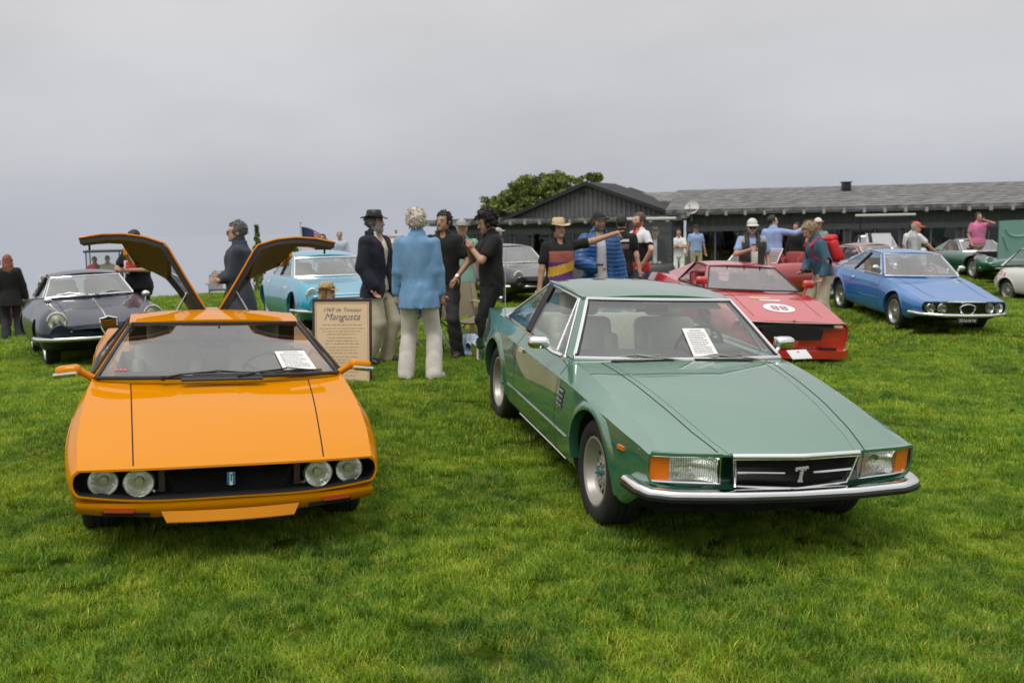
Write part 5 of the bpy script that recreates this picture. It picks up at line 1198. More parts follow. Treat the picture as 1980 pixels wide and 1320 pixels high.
mb = MB(); mb.tube([(.50, -.82, .36), (.86, -.5, .36), (.97, 0, .36), (.86, .5, .36), (.50, .82, .36)], .030, 10); mb.build('bumper', CHROME, dc, angle=60)
# ---- white rally saloon at the edge
WHITE = paint('white_paint', (.72, .71, .68), .35, .8)
sp = soft_spec((.75, -3.0), 2.3, .92, .80, .30, .68); sp.update(sharp=(3, 5), nosecurve=.06); M_ = place(13.95, 23.4, 14)
wc, wb__, wsf = car_shell(sp, 'rally_car', 'boxy white rally car with racing stickers on its flank', M_, WHITE, [cabin_cut(-.62, -2.1, 1.4, .58)], (.008, .04))
wheel_set(wc, sp, SPOKE5)
wfn, rfn, nrm = greenhouse(wc, WHITE, (-.58, .66, .91), (-.95, .54, 1.32), (-2.1, .54, 1.34), (-2.7, .60, .92), mid=(-2.5, .68, .915), crown=.03, bb=.08, bt=.05, posts=(.5,), trim=BLACK)
cabin(wc, -.78, -1.5, .42, .58, GREYS)
for k, (x, z, c) in enumerate(((-2.72, .72, (.5, .05, .05)), (-2.60, .74, (.1, .25, .12)), (-2.48, .74, (.55, .1, .1)), (-2.70, .58, (.55, .08, .06)), (-2.35, .70, (.5, .06, .06)))):
    V, Fc = text_mesh('8', .13); o_ = MB(); P = [wsf.side(x + a, z + b, -1)[0] + Vector((0, -.004, 0)) for a, b in ((-.045, -.05), (.045, -.05), (.045, .05), (-.045, .05))]; o_.add(P, [(0, 1, 2, 3)]); o_.build('rally_sticker', mat('sticker_%d' % k, c, .5), wc, smooth=False)
# ---- white car with its boot or bonnet lid up, far
sp = soft_spec((.80, -3.0), 2.35, .86, .78, .30, .62); M_ = place(12.2, 33.0, -12)
kc, kb, ksf = car_shell(sp, 'classic_coupe', 'pale grey car with its lid raised in front of the building', M_, paint('pale_grey_paint', (.36, .37, .37), .35, .8), [cabin_cut(-.62, -1.9, 1.3, .56)], None)
wheel_set(kc, sp, STEELW)
greenhouse(kc, MATS['pale_grey_paint'], (-.58, .62, .85), (-1.0, .50, 1.18), (-1.7, .50, 1.2), (-2.6, .55, .84), mid=(-2.1, .66, .84), crown=.04, posts=(.6,))
mb = MB(); mb.grid(lambda u, v: Vector((-.10 - .35 * v, -.4 + .8 * u, .86 + .42 * v)), 6, 4); mb.grid(lambda u, v: Vector((-.14 - .35 * v, -.4 + .8 * u, .86 + .42 * v)), 6, 4); mb.build('raised_lid', MATS['pale_grey_paint'], kc)
# ---- open red roadster behind the red racer
sp = soft_spec((.80, -2.95), 2.3, .82, .78, .31, .58); M_ = place(4.55, 20.2, -52)
xc, xb, xsf = car_shell(sp, 'open_roadster', 'open red roadster with a frameless screen behind the red racing coupe', M_, paint('roadster_red', (.40, .02, .02), .3, 1.0), [cabin_cut(-.55, -1.9, 1.3, .55, .3, REDS)], (.006, .04))
wheel_set(xc, sp, SPOKE5)
bl, tl = Vector((-.50, .64, .82)), Vector((-.80, .56, 1.10)); ws, wf2 = glass_patch('windscreen', bl, mir(bl), tl, mir(tl), .14, .12, .02, WGLASS, xc, 12, 6); mb = MB(); mb.tube(edge_pts(wf2, 10), .010, 6, closed=True); mb.build('screen_surround', CHROME, ws)
cabin(xc, -.66, -1.4, .34, .55, REDS)
for s in (1, -1): round_lamp(xc, (.64, s * .56, .60), .09, ringw=.02, bulb=False)
# ------------------------------------------------------------------ people: bodies and clothes grown as smooth blended volumes
import zlib
def hsh(t): return zlib.crc32(t.encode())
_EDG = [(0, 1), (2, 3), (4, 5), (6, 7), (0, 2), (1, 3), (4, 6), (5, 7), (0, 4), (1, 5), (2, 6), (3, 7)]
_COR = np.array([(i, j, k) for k in (0, 1) for j in (0, 1) for i in (0, 1)])       # index = i + 2j + 4k
def surface_nets(fn, lo, hi, h):
    lo = np.array(lo, float); n = np.ceil((np.array(hi) - lo) / h).astype(int) + 1
    ax = [lo[d] + h * np.arange(n[d]) for d in range(3)]
    g = np.stack(np.meshgrid(*ax, indexing='ij'), -1).reshape(-1, 3)
    v = fn(g).reshape(n); ins = v < 0
    cnt = sum(ins[i:n[0] - 1 + i, j:n[1] - 1 + j, k:n[2] - 1 + k].astype(np.int8) for i, j, k in _COR)
    act = np.argwhere((cnt > 0) & (cnt < 8))
    if len(act) == 0: return np.zeros((0, 3)), []
    cv = np.stack([v[act[:, 0] + i, act[:, 1] + j, act[:, 2] + k] for i, j, k in _COR], 1)
    acc = np.zeros((len(act), 3)); num = np.zeros(len(act))
    for a, b in _EDG:
        m = (cv[:, a] < 0) != (cv[:, b] < 0); t = np.where(m, cv[:, a] / np.where(m, cv[:, a] - cv[:, b], 1), 0)
        p = _COR[a] + (_COR[b] - _COR[a]) * t[:, None]; acc += p * m[:, None]; num += m
    V = lo + h * (act + acc / num[:, None])
    idx = -np.ones(n, int); idx[act[:, 0], act[:, 1], act[:, 2]] = np.arange(len(act))
    Fc = []
    for d in range(3):
        e1, e2 = [(1, 2), (2, 0), (0, 1)][d]
        sl0 = [slice(1, n[q] - 1) for q in range(3)]; sl0[d] = slice(0, n[d] - 1)
        a = ins[tuple(sl0)]; sl1 = list(sl0); sl1[d] = slice(1, n[d]); b = ins[tuple(sl1)]
        c = np.argwhere(a != b); off = np.array([1 if q != d else 0 for q in range(3)]); c0 = c + off
        flip = a[c[:, 0], c[:, 1], c[:, 2]]
        u1 = np.zeros(3, int); u1[e1] = 1; u2 = np.zeros(3, int); u2[e2] = 1
        q = [idx[tuple((c0 - s1 * u1 - s2 * u2).T)] for s1, s2 in ((1, 1), (0, 1), (0, 0), (1, 0))]
        Q = np.stack(q, 1); Q = np.where(flip[:, None], Q, Q[:, ::-1]); Fc.append(Q[(Q >= 0).all(1)])
    return V, np.concatenate(Fc)
def smin(a, b, k): h = np.clip(.5 + .5 * (b - a) / k, 0, 1); return b + (a - b) * h - k * h * (1 - h)
def cap(P, a, b, r0, r1):
    a = np.array(a, float); d = np.array(b, float) - a; t = np.clip(((P - a) @ d) / (d @ d + 1e-12), 0, 1)
    return np.linalg.norm(P - a - t[:, None] * d, axis=1) - (r0 + (r1 - r0) * t)
def ell(P, c, r):
    q = (P - np.array(c)) / np.array(r); k = np.linalg.norm(q, axis=1); return (k - 1) * min(r)
def loft(P, S, grow=0.0):
    """stack of ellipses (z, half width, half depth, y offset)"""
    S = np.array(S, float); z = P[:, 2]; f = lambda c: pchip(S[:, 0], S[:, c], z)
    a, b = f(1) + grow, f(2) + grow; k = np.sqrt((P[:, 0] / a) ** 2 + ((P[:, 1] - f(3)) / b) ** 2)
    d = (k - 1) * np.minimum(a, b); return np.maximum(d, np.maximum(S[0, 0] - grow - z, z - S[-1, 0] - grow))
def folds(P, amp, sd, fx=14.0, fz=9.0):
    """creases: warped ridges in several directions, none repeating"""
    r = np.random.default_rng(sd); o = np.zeros(len(P)); x, y, z = P.T
    w1 = np.sin(P @ r.normal(0, 5, 3) + r.uniform(0, 6)); w2 = np.sin(P @ r.normal(0, 7, 3) + r.uniform(0, 6))
    for i in range(6):
        kx, ky, kz = r.normal(0, 1, 3); n = math.hypot(kx, ky) + 1e-6; f = fx * r.uniform(.6, 2.0); q = (kx * x + ky * y) / n * f + kz * fz * r.uniform(.5, 1.6) * z + r.uniform(0, 6) + 1.6 * w1 + 1.1 * w2
        o += (1 - 2 * np.abs(np.sin(q * .5)) ** .8) * r.uniform(.3, 1)
    return amp * .95 * o
def bumps(P, amp, sd, fx, fz):
    x, y, z = P.T; r = np.random.default_rng(sd).uniform(0, 6.28, 6)
    return amp * (np.sin(fx * x + 4 * np.sin(fz * .5 * z + r[0]) + r[1]) * np.sin(fz * z + r[2]) + .7 * np.sin(21 * y + 13 * z + 5 * x + r[3]) + .5 * np.sin(37 * z + 11 * x + r[4]) + .5 * np.sin(55 * x + 3 * np.sin(20 * z) + r[5]) * np.sin(48 * y + r[0]))
def ik(S, T, l1, l2, hint):
    S, T, hint = Vector(S), Vector(T), Vector(hint); d = T - S; L = min(d.length, (l1 + l2) * .999); d.normalize(); T = S + d * L
    a = (l1 * l1 - l2 * l2 + L * L) / (2 * L); hh = math.sqrt(max(0, l1 * l1 - a * a)); h_ = (hint - d * hint.dot(d)).normalized(); return S + d * a + h_ * hh, T
SKIN = {'light': mat('skin_light', (.60, .36, .26), .5, noise=.08, nscale=25), 'tan': mat('skin_tan', (.46, .25, .16), .5, noise=.08, nscale=25), 'olive': mat('skin_olive', (.42, .23, .145), .5, noise=.08, nscale=25)}
LIPS = mat('lips', (.30, .10, .08), .5); EYEW = mat('eye_white', (.30, .26, .23), .5); EYED = mat('eye_dark', (.02, .015, .012), .2)
def cloth(nm, c, bump=.35): return mat(nm, c, .85, noise=.10, nscale=9, bump=bump, bscale=90, sheen=.04)
def hair_m(nm, c): return mat(nm, c, .55, noise=.35, nscale=60, bump=.9, bscale=70)
BK = cloth('black_cotton', (.0045, .0045, .005)); PHONE = mat('phone_black', (.02, .02, .022), .2)
def person(name, label, pos, face, H=1.76, near=True, skin='light', build=1.0, hip=.92, lean=0.0, twist=0.0, hyaw=0.0, hpit=0.0, arms={}, feet=((.12, .0), (-.12, .0)),
           top=None, under=None, bottom=None, shoes=None, hair=None, hat=None, beard=None, glasses=False, extra=None, group='visitors at the car show', sit=False, curl=.5):
    k = H / 1.76; h = .013 if near else .019
    root = tag(empty(name), label, 'person', group); root.location = pos; root.rotation_euler = (0, 0, R(face)); root.scale = (k, k, k)
    dz = hip - .92; b = build
    sh = {1: Vector((.172 * (.6 + .4 * b), .008, 1.415 + dz)), -1: Vector((-.172 * (.6 + .4 * b), .008, 1.415 + dz))}
    A = {}
    for s, key in ((1, 'L'), (-1, 'R')):
        a = arms.get(key, {}); T = Vector(a.get('to', (s * .275 * b, -.03, .86 + dz))); hint = a.get('hint', (s * .35, .9, -.2))
        el, T = ik(sh[s], T, .29, .255, hint); A[s] = (sh[s], el, T, a)
    Lg = {}
    for s, fx, fy in ((1, feet[0][0], feet[0][1]), (-1, feet[1][0], feet[1][1])):
        hp = Vector((s * .092, 0, hip - .02)); fz = .085; kn, an = ik(hp, (fx, fy + .02, fz), .43, .42, (s * .1, -1, 0)); Lg[s] = (hp, kn, an)
    T0 = [(.86 + dz, .155 * b, .11 * b, .01), (.95 + dz, .165 * b, .118 * b, .01), (1.06 + dz, .148 * b, .108 * b, 0), (1.20 + dz, .160 * b, .115 * b, 0), (1.32 + dz, .175 * b, .122 * b, .0), (1.41 + dz, .172 * b, .108 * b, .010), (1.455 + dz, .125 * b, .085, .016), (1.50 + dz, .070, .062, .018)]
    # head frame
    hc = Vector((0, -.01, 1.50 + dz)); Rh = Matrix.Rotation(R(hyaw), 3, 'Z') @ Matrix.Rotation(R(hpit), 3, 'X')
    Rhn = np.array(Rh); hcn = np.array(hc)
    def to_head(P): return (P - hcn) @ Rhn + hcn - np.array([0, 0, dz])
    def from_head(P): return (np.asarray(P) + np.array([0, 0, dz]) - hcn) @ Rhn.T + hcn
    def head(P):
        Q = to_head(P); d = ell(Q, (0, .008, 1.652), (.076, .096, .102)); d = smin(d, ell(Q, (0, -.030, 1.590), (.058, .066, .066)), .03)
        d = smin(d, cap(Q, (0, -.092, 1.648), (0, -.114, 1.612), .007, .014), .016); d = smin(d, cap(Q, (-.035, -.078, 1.662), (.035, -.078, 1.662), .012, .012), .018)
        d = smin(d, cap(Q, (0, -.082, 1.545), (0, -.082, 1.545), .020, .02), .03)
        for s in (1, -1): d = np.minimum(d, ell(Q, (s * .078, .012, 1.630), (.010, .022, .034))); d = np.maximum(d, -ell(Q, (s * .031, -.096, 1.640), (.015, .010, .009)))
        return d
    def armd(P, g=0.0, upto=2):
        d = None
        for s in (1, -1):
            S, E_, T, a = A[s]; q = cap(P, S, E_, .050 + g, .041 + g)
            if upto >= 2: q = smin(q, cap(P, E_, T, .041 + g, .028 + g), .02)
            elif upto == 1.5: pass
            d = q if d is None else np.minimum(d, q)
        return d
    def bodyf(P):
        d = loft(P, T0, -.018); d = smin(d, cap(P, (0, .018, 1.44 + dz), (0, -.002, 1.575 + dz), .056, .052), .03); d = smin(d, head(P), .02)
        d = smin(d, armd(P), .03)
        for s in (1, -1):
            hp, kn, an = Lg[s]; d = smin(d, smin(cap(P, hp, kn, .075, .052), cap(P, kn, an, .052, .036), .02), .03)
            S, E_, T, a = A[s]; w = (T - E_).normalized(); d = smin(d, cap(P, T, T + w * .075, .030, .026), .015)
        return d
    pts = [Vector((0, 0, 1.78 + dz))] + [p for s in (1, -1) for p in (A[s][1], A[s][2], Lg[s][1], Lg[s][2])]
    pts += [A[s][2] + (A[s][2] - A[s][1]).normalized() * .1 for s in (1, -1)]
    lo = [min([p[d] for p in pts] + [(-.26, -.2, 0)[d]]) - .09 for d in range(3)]; hi = [max([p[d] for p in pts] + [(.26, .2, 0)[d]]) + .09 for d in range(3)]
    hi[2] = 1.80 + dz; lo[2] = 0.0
    hl = R(lean)
    def deform(V):
        V = np.array(V, float)
        if lean == 0: return V
        t = np.clip((V[:, 2] - (hip - .08)) / .30, 0, 1); a = hl * t; z = V[:, 2] - hip; y = V[:, 1]
        c, s_ = np.cos(a), np.sin(a); V2 = V.copy(); V2[:, 1] = y * c - z * s_; V2[:, 2] = hip + y * s_ + z * c; return V2
    def build_part(nm, fn, mats, h_, lo_, hi_, parent=root, midx=None, pre=None):
        V, Fc = surface_nets(fn, lo_, hi_, h_)
        if pre: V, Fc, mi = pre(V, Fc)
        else: mi = midx(V, Fc) if midx is not None and len(V) else None
        return mesh_obj(nm, deform(V), Fc, mats, parent, mi, True, 180)
    sk = SKIN[skin]; bm_ = hair_m(*beard) if beard else sk
    def pre(V, Fc):
        cen = V[Fc].mean(1); Q = to_head(cen); mi = np.zeros(len(Fc), int)
        if beard: mi[(Q[:, 2] < 1.612) & (Q[:, 2] > 1.52) & (Q[:, 1] < .01) & ~((abs(Q[:, 0]) < .024) & (Q[:, 2] > 1.585) & (Q[:, 2] < 1.600))] = 1
        mi[(abs(Q[:, 0]) < .025) & (abs(Q[:, 2] - 1.586) < .008) & (Q[:, 1] < -.06)] = 2
        mi[(abs(abs(Q[:, 0]) - .033) < .017) & (abs(Q[:, 2] - 1.665) < .0045) & (Q[:, 1] < -.06)] = 3
        ex = MB()
        for s in (1, -1):
            c = from_head([[s * .031, -.083, 1.642]])[0]; ex.sphere(c, .0115, 8, 6, 4, (1.1, .9, .5)); c = from_head([[s * .031, -.0905, 1.642]])[0]; ex.sphere(c, .0062, 6, 4, 5)
            # hand: four fingers and a thumb, each with two bends
            S, E_, T, a = A[s]; w = (T - E_).normalized(); up_ = Vector(a.get('palm', (0, -1, 0))); side_ = w.cross(up_)
            if side_.length < .1: side_ = w.cross(Vector((1, 0, 0)))
            side_.normalize(); pal = side_.cross(w).normalized(); cu = a.get('curl', curl)
            k0 = T + w * .075
            for f_ in range(4):
                o_ = side_ * (.027 - .018 * f_); Lf = (.078, .086, .080, .064)[f_]; p0 = k0 + o_ * .9; ang = cu * 1.2 * (1 + .08 * f_); pp = [p0 - w * .015]
                if f_ == 0 and a.get('point'): ang = .05
                dirv = w; cur = p0; pp.append(cur)
                for sg_ in (.42, .33, .25):
                    dirv = (dirv * math.cos(ang) + pal * math.sin(ang)) if True else dirv; perp = side_.cross(dirv); cur = cur + dirv * Lf * sg_; pp.append(cur); 
                    pal_l = side_.cross(dirv).normalized(); pal_ = pal_l if pal_l.dot(pal) > 0 or True else -pal_l; 
                ex.tube(pp, [.0095, .0095, .009, .0085, .006], 6, 0)
            th0 = T + w * .02 + side_ * .026; ex.tube([th0, th0 + (w * .5 + side_ * .7 + pal * .3).normalized() * .035, th0 + (w * .8 + side_ * .6 + pal * .5).normalized() * .065], [.012, .011, .008], 6, 0)
        n0 = len(V); V2 = np.concatenate([V, np.array(ex.V)]); F2 = [tuple(f) for f in Fc] + [tuple(i + n0 for i in f) for f in ex.F]
        return V2, F2, np.concatenate([mi, np.array(ex.M, int)])
    brow = hair_m(*hair['m']) if hair else BK
    body = build_part('body', bodyf, [sk, bm_, LIPS, brow, EYEW, EYED], h, lo, hi, pre=pre)
    # trousers
    if bottom:
        bt, bm2 = bottom.get('r', (.092, .068, .066)), bottom['m']; ln = bottom.get('len', 1.0)
        def tr(P):
            d = loft(P, [(hip - .14, .150 * b, .115 * b, .01), (hip - .02, .166 * b, .125 * b, .012), (hip + .05, .152 * b, .112 * b, .008), (hip + .10, .138 * b, .100 * b, .004)], .004)
            for s in (1, -1):
                hp, kn, an = Lg[s]; e_ = kn.lerp(an, ln) if ln < 1 else an + (an - kn).normalized() * .025
                q = cap(P, hp, kn, min(bt[0], .088), bt[1])
                if ln > .05: q = smin(q, cap(P, kn, e_, bt[1], bt[1] + (bt[2] - bt[1]) * ln), .02)
                d = smin(d, q, .025)
            if top:      # the waist is tucked in under the top
                d = d + .022 * np.clip((P[:, 2] - (top.get('hem', .86) + dz + .02)) / .05, 0, 1)
            return d + folds(P, .0055, hsh(label) % 97, 20, 16)
        l2 = [min(Lg[1][1].x, Lg[-1][1].x, feet[1][0], -.17 * b) - .11, min(Lg[1][1].y, Lg[-1][1].y, feet[0][1], feet[1][1], -.1) - .12, .03]; h2 = [max(Lg[1][1].x, feet[0][0], .17 * b) + .11, max(feet[0][1], feet[1][1], .1) + .14, hip + .16]
        build_part('trousers', tr, bm2, h, l2, h2)
    if shoes:
        for s in (1, -1):
            hp, kn, an = Lg[s]; ft = R(feet[0 if s > 0 else 1][2]) if len(feet[0]) > 2 else s * .2
            d_ = Vector((math.sin(ft), -math.cos(ft), 0)); he = Vector((an.x, an.y, .038)) - d_ * .055; to = he + d_ * .205
            def shf(P): 
                q = smin(cap(P, he, to - d_ * .05, .042, .046), cap(P, to - d_ * .05, to + Vector((0, 0, -.008)), .046, .034), .02); q = smin(q, cap(P, (an.x, an.y, .05), (an.x, an.y, .10), .042, .044), .02); return np.maximum(q, .004 - P[:, 2])
            build_part('shoe', shf, shoes, h, [min(he.x, to.x, an.x) - .07, min(he.y, to.y) - .07, -.02], [max(he.x, to.x, an.x) + .07, max(he.y, to.y) + .07, .16])
    def make_top(t, nm, extra_g=0.0):
        g = t.get('g', .010) + extra_g; hem = t.get('hem', .86) + dz; sl = t.get('sleeve', 'long'); flare = t.get('flare', 0)
        b1 = max(b, 1.0); S2 = [(hem - .02, .178 * b1 + flare, .130 * b1 + flare * .8, .012), (hem + .10, .172 * b1 + flare * .6, .124 * b1 + flare * .5, .010)] + [q for q in T0 if q[0] > hem + .16]
        S2[-1] = (1.50 + dz, .070, .064, .018)
        op = t.get('open', 0)
        def f(P):
            d = loft(P, S2, g); d = np.maximum(d, -(P[:, 2] * 0 + 1) * 9)
            if sl != 'none':
                for s in (1, -1):
                    S, E_, T, a = A[s]; q = cap(P, S, S.lerp(E_, .92 if sl == 'short' else 1.0) if sl != 'short' else S.lerp(E_, .62), .050 + g, .052 + g)
                    if sl == 'long': q = smin(q, cap(P, E_, E_.lerp(T, t.get('cuff', .97)), .050 + g, .038 + g), .02)
                    d = smin(d, q, .028)
            d = smin(d, cap(P, (0, .020, 1.47 + dz), (0, .010, t.get('collar', 1.505) + dz), .062 + g * .6, .060 + g * .6), .02)
            d = d + folds(P, t.get('fold', .005), (hsh(nm + label) % 89), t.get('fx', 13), t.get('fz', 8))
            if t.get('quilt'): d = d - .008 * np.abs(np.sin((P[:, 2] + .02 * np.sin(9 * P[:, 0])) * math.pi / .052)) 
            d = np.maximum(d, hem - P[:, 2])
            neck = ell(P, (0, -.085, 1.50 + dz), (.055, .07, .06 + t.get('vneck', 0))); d = np.maximum(d, -neck)
            if op:
                z = P[:, 2]; top_z = 1.47 + dz; wv = np.interp(z, [hem, hem + .12, t.get('button', 1.05) + dz, top_z], t.get('openw', [.10, .05, .005, .075]))
                d = np.maximum(d, -np.maximum(np.abs(P[:, 0] - t.get('ox', 0)) - wv, P[:, 1] + .015))
            return d
        xs_ = [p.x for s in (1, -1) for p in (A[s][0], A[s][1], A[s][2])]; ys_ = [p.y for s in (1, -1) for p in (A[s][1], A[s][2])]; zs_ = [p.z for s in (1, -1) for p in (A[s][1], A[s][2])]
        far = sl == 'long'
        l3 = [min((xs_ if sl != 'none' else []) + [-.22 * b]) - .09 - flare, min((ys_ if sl != 'none' else []) + [-.15 * b]) - .09 - flare, min((zs_ if far else []) + [hem]) - .07]; h3 = [max((xs_ if sl != 'none' else []) + [.22 * b]) + .09 + flare, max((ys_ if sl != 'none' else []) + [.15 * b]) + .09 + flare, max((zs_ if sl != 'none' else []) + [1.55 + dz]) + .08]
        mm = t['m'] if isinstance(t['m'], list) else [t['m']]
        def mi(V, Fc):
            c = np.asarray(V)[np.asarray(Fc)].mean(1); r_ = np.zeros(len(Fc), int)
            if t.get('pattern'): r_ = t['pattern'](c - np.array([0, 0, dz]))
            return r_
        return build_part(nm, f, mm, h * (.9 if near else 1), l3, h3, midx=mi)
    if under: make_top(under, under.get('name', 'shirt'))
    if top: make_top(top, top.get('name', 'shirt'), .012 if under else 0)
    def hp_(p): return deform(from_head([p]))[0]
    if hair:
        st = hair.get('style', 'short'); hm = hair_m(*hair['m']); sd = hsh(label) % 50
        def hf(P):
            Q = to_head(P); x, y, z = Q.T; amp = {'short': .004, 'wavy': .008, 'curly': .013, 'long': .005}[st]; gr = {'short': .010, 'wavy': .013, 'curly': .032, 'long': .016}[st]
            n_ = bumps(Q * (2.6 if st == 'curly' else 2.0), amp * .8, sd, 20, 20)
            d = ell(Q, (0, .018, 1.662), (.078 + gr, .094 + gr, .098 + gr)) + n_
            face_ = np.maximum(y + .028, (z - 1.700 + (.02 if st == 'curly' else 0) - .12 * np.clip(-y - .03, 0, 1)))      # keep hair above and behind this
            d = np.maximum(d, -np.maximum(y + .040 - .25 * np.clip(z - 1.66, 0, .05), z - 1.705))
            d = np.maximum(d, (1.575 if st != 'long' else 1.36) + .35 * np.clip(-y, 0, .1) - z)
            if st == 'long': d = np.maximum(smin(d, loft(Q, [(1.36, .090, .040, .115), (1.50, .105, .06, .085), (1.66, .096, .09, .02)], .004) + n_, .02), -np.maximum(np.abs(x) * 0 + y + .035, z - 1.705))
            return d
        c0 = hp_ if False else None
        e_ = .26 if st == 'long' else .2; cc = from_head([[0, .01, 1.64]])[0]
        hob = build_part('hair', hf, hm, .011 if near else .016, [cc[0] - .2, cc[1] - .2, cc[2] - e_], [cc[0] + .2, cc[1] + .2, cc[2] + .2])
        if near and len(hob.data.vertices) > 50:      # loose locks break the outline
            r_ = np.random.default_rng(sd); me_ = hob.data; nv_ = len(me_.vertices); ex = MB(); ctr = Vector(deform(from_head([[0, .015, 1.65]]))[0])
            for vi in r_.integers(0, nv_, 520 if st == 'curly' else 420):
                v_ = me_.vertices[int(vi)]; p_ = v_.co; n_ = (p_ - ctr).normalized(); dn = Vector((0, 0, -1)); t_ = (dn - n_ * dn.dot(n_)); t_ = (t_ + Vector(r_.normal(0, .5, 3))).normalized()
                if st == 'curly':
                    q_ = n_.cross(t_).normalized(); rr_ = r_.uniform(.007, .014); ex.tube([p_ + n_ * (rr_ * .6) + (t_ * math.cos(w_) + (n_ * .7 + q_ * .5) * math.sin(w_)) * rr_ for w_ in np.linspace(0, 5, 6)], [.004, .005, .005, .005, .004, .002], 4)
                else:
                    L_ = r_.uniform(.012, .024) * (1.6 if st in ('wavy', 'long') else 1)
                    if st == 'short' and p_.z < ctr.z - .035: continue
                    ex.tube([p_ - n_ * .002, p_ + t_ * L_ * .5 + n_ * .006, p_ + t_ * L_ + n_ * r_.uniform(-.001, .007)], [.0045, .004, .0012], 4)
            bm2_ = bmesh.new(); bm2_.from_mesh(me_); vs_ = [bm2_.verts.new(v) for v in ex.V]
            for f_ in ex.F: bm2_.faces.new([vs_[i] for i in f_]).smooth = True
            bm2_.to_mesh(me_); bm2_.free()
    if hat:
        mb = MB(); kd = hat['kind']; z0 = hat.get('z', 1.695); mats_ = [hat['m'], hat.get('band', BK)]
        if kd in ('fedora', 'straw'):
            pr = [(.0005, .088), (.03, .092), (.062, .098), (.074, .088), (.082, .05), (.090, .004)]
            n_ = 28; V = []; 
            for i in range(n_):
                a = 2 * math.pi * i / n_
                for (r_, z_) in pr: V.append((r_ * math.cos(a) * (.92 + .0 * r_), .012 + r_ * 1.16 * math.sin(a), z0 + z_ - (.020 * math.cos(a) ** 2 * 0) - (.018 if r_ < .05 and abs(math.cos(a)) < .5 else 0)))
            m_ = len(pr); mb.add(V, [(i * m_ + j, ((i + 1) % n_) * m_ + j, ((i + 1) % n_) * m_ + j + 1, i * m_ + j + 1) for i in range(n_) for j in range(m_ - 1)], 0)
            bw = hat.get('brim', .062)
            def brim(u, v): a = 2 * math.pi * u; r_ = .086 + bw * v; return (r_ * math.cos(a) * .95, .012 + r_ * 1.13 * math.sin(a), z0 + .004 + .018 * v * math.cos(a) ** 2 - .012 * v * (math.sin(a) < 0) * abs(math.sin(a)))
            mb.grid(brim, 28, 3, 0); mb.grid(lambda u, v: tuple(np.array(brim(u, v)) - np.array([0, 0, .005])), 28, 3, 0)
            mb.lathe([(.093, .004), (.0915, .030)], 'z', (0, .012, z0), 28, 1); 
            for i in range(len(mb.V) - 56, len(mb.V)): v = mb.V[i]; mb.V[i] = (v[0] * .95, .012 + (v[1] - .012) * 1.16, v[2])
        else:       # cap with a peak, or a knitted/flat crown
            mb.sphere((0, .012, z0 - .012), .092, 18, 10, 0, (.93, 1.13, .92 if kd == 'cap' else .98))
            mb.V = [v if v[2] > z0 - .03 else (v[0] * .97, v[1], z0 - .03) for v in mb.V]
            if kd == 'cap':
                yb = hat.get('back', 1)
                def pk(u, v): a = math.pi * (1.15 + .7 * u); r_ = .080 + .085 * v * math.sin(math.pi * u) ** .4; return (r_ * math.cos(a) * .98, .0 + yb * (r_ * 1.12 * math.sin(a) - .012), z0 - .012 + .012 * math.sin(math.pi * u) - .012 * v)
                mb.grid(pk, 12, 3, 1 if hat.get('peak') else 0); mb.grid(lambda u, v: tuple(np.array(pk(u, v)) - np.array([0, 0, .006])), 12, 3, 0)
                if hat.get('peak'): mats_[1] = hat['peak']
        V = deform(from_head(np.array(mb.V)))
        mesh_obj('hat', V, mb.F, mats_, root, mb.M, True, 50)
    if glasses:
        mb = MB()
        for s in (1, -1):
            mb.tube([(s * .008, -.112, 1.646), (s * .055, -.106, 1.650), (s * .060, -.100, 1.632), (s * .045, -.108, 1.622), (s * .014, -.112, 1.626)], .004, 5, 0, closed=True)
            mb.add([(s * .008, -.111, 1.647), (s * .056, -.105, 1.649), (s * .058, -.101, 1.630), (s * .040, -.109, 1.621), (s * .012, -.112, 1.626)], [(0, 1, 2, 3, 4)], 0); mb.tube([(s * .060, -.100, 1.645), (s * .082, .0, 1.648)], .003, 5)
        mb.tube([(.008, -.113, 1.642), (-.008, -.113, 1.642)], .003, 5)
        mesh_obj('glasses', deform(from_head(np.array(mb.V))), mb.F, EYED, root, mb.M)
    info = dict(root=root, A=A, dz=dz, deform=deform, head=lambda p: deform(from_head(np.array(p))), k=k)
    if extra: extra(info)
    return info
def spot(px, depth):
    """foot point: the pixel column at a depth taken from the person's height in the picture, dropped onto the lawn"""
    p = ray_at(px, 660, depth); x = p.x * 1.0; y = p.y; return Vector((x, y, gz(x, y)))
NAVYW = cloth('navy_wool', (.008, .009, .022)); CREAMT = cloth('cream_twill', (.46, .41, .29)); IVORY = cloth('ivory_cotton', (.62, .57, .44)); DENIM = cloth('denim_blue', (.15, .30, .48)); WHITET = cloth('white_denim', (.62, .58, .52))
CHAR = cloth('charcoal_twill', (.028, .028, .030)); GREYB = cloth('slate_cotton', (.028, .029, .032)); BSHOE = mat('black_leather', (.012, .011, .011), .4); WSHOE = mat('white_canvas', (.62, .60, .55), .7); BRSHOE = mat('brown_leather', (.05, .03, .02), .5)
LBLUE = cloth('light_blue_shirt', (.28, .38, .62)); JEANS = cloth('jeans', (.03, .06, .14)); KHAKI = cloth('khaki', (.33, .27, .17)); MINT = cloth('mint_cotton', (.25, .42, .33)); GREYC = cloth('grey_cotton', (.30, .30, .29)); PINK = cloth('pink_polo', (.62, .17, .33)); TEALJ = cloth('teal_blue_jacket', (.045, .11, .17)); PUFF = cloth('blue_quilted_nylon', (.012, .075, .24), .1); PUFF.node_tree.nodes['Principled BSDF'].inputs['Roughness'].default_value = .4
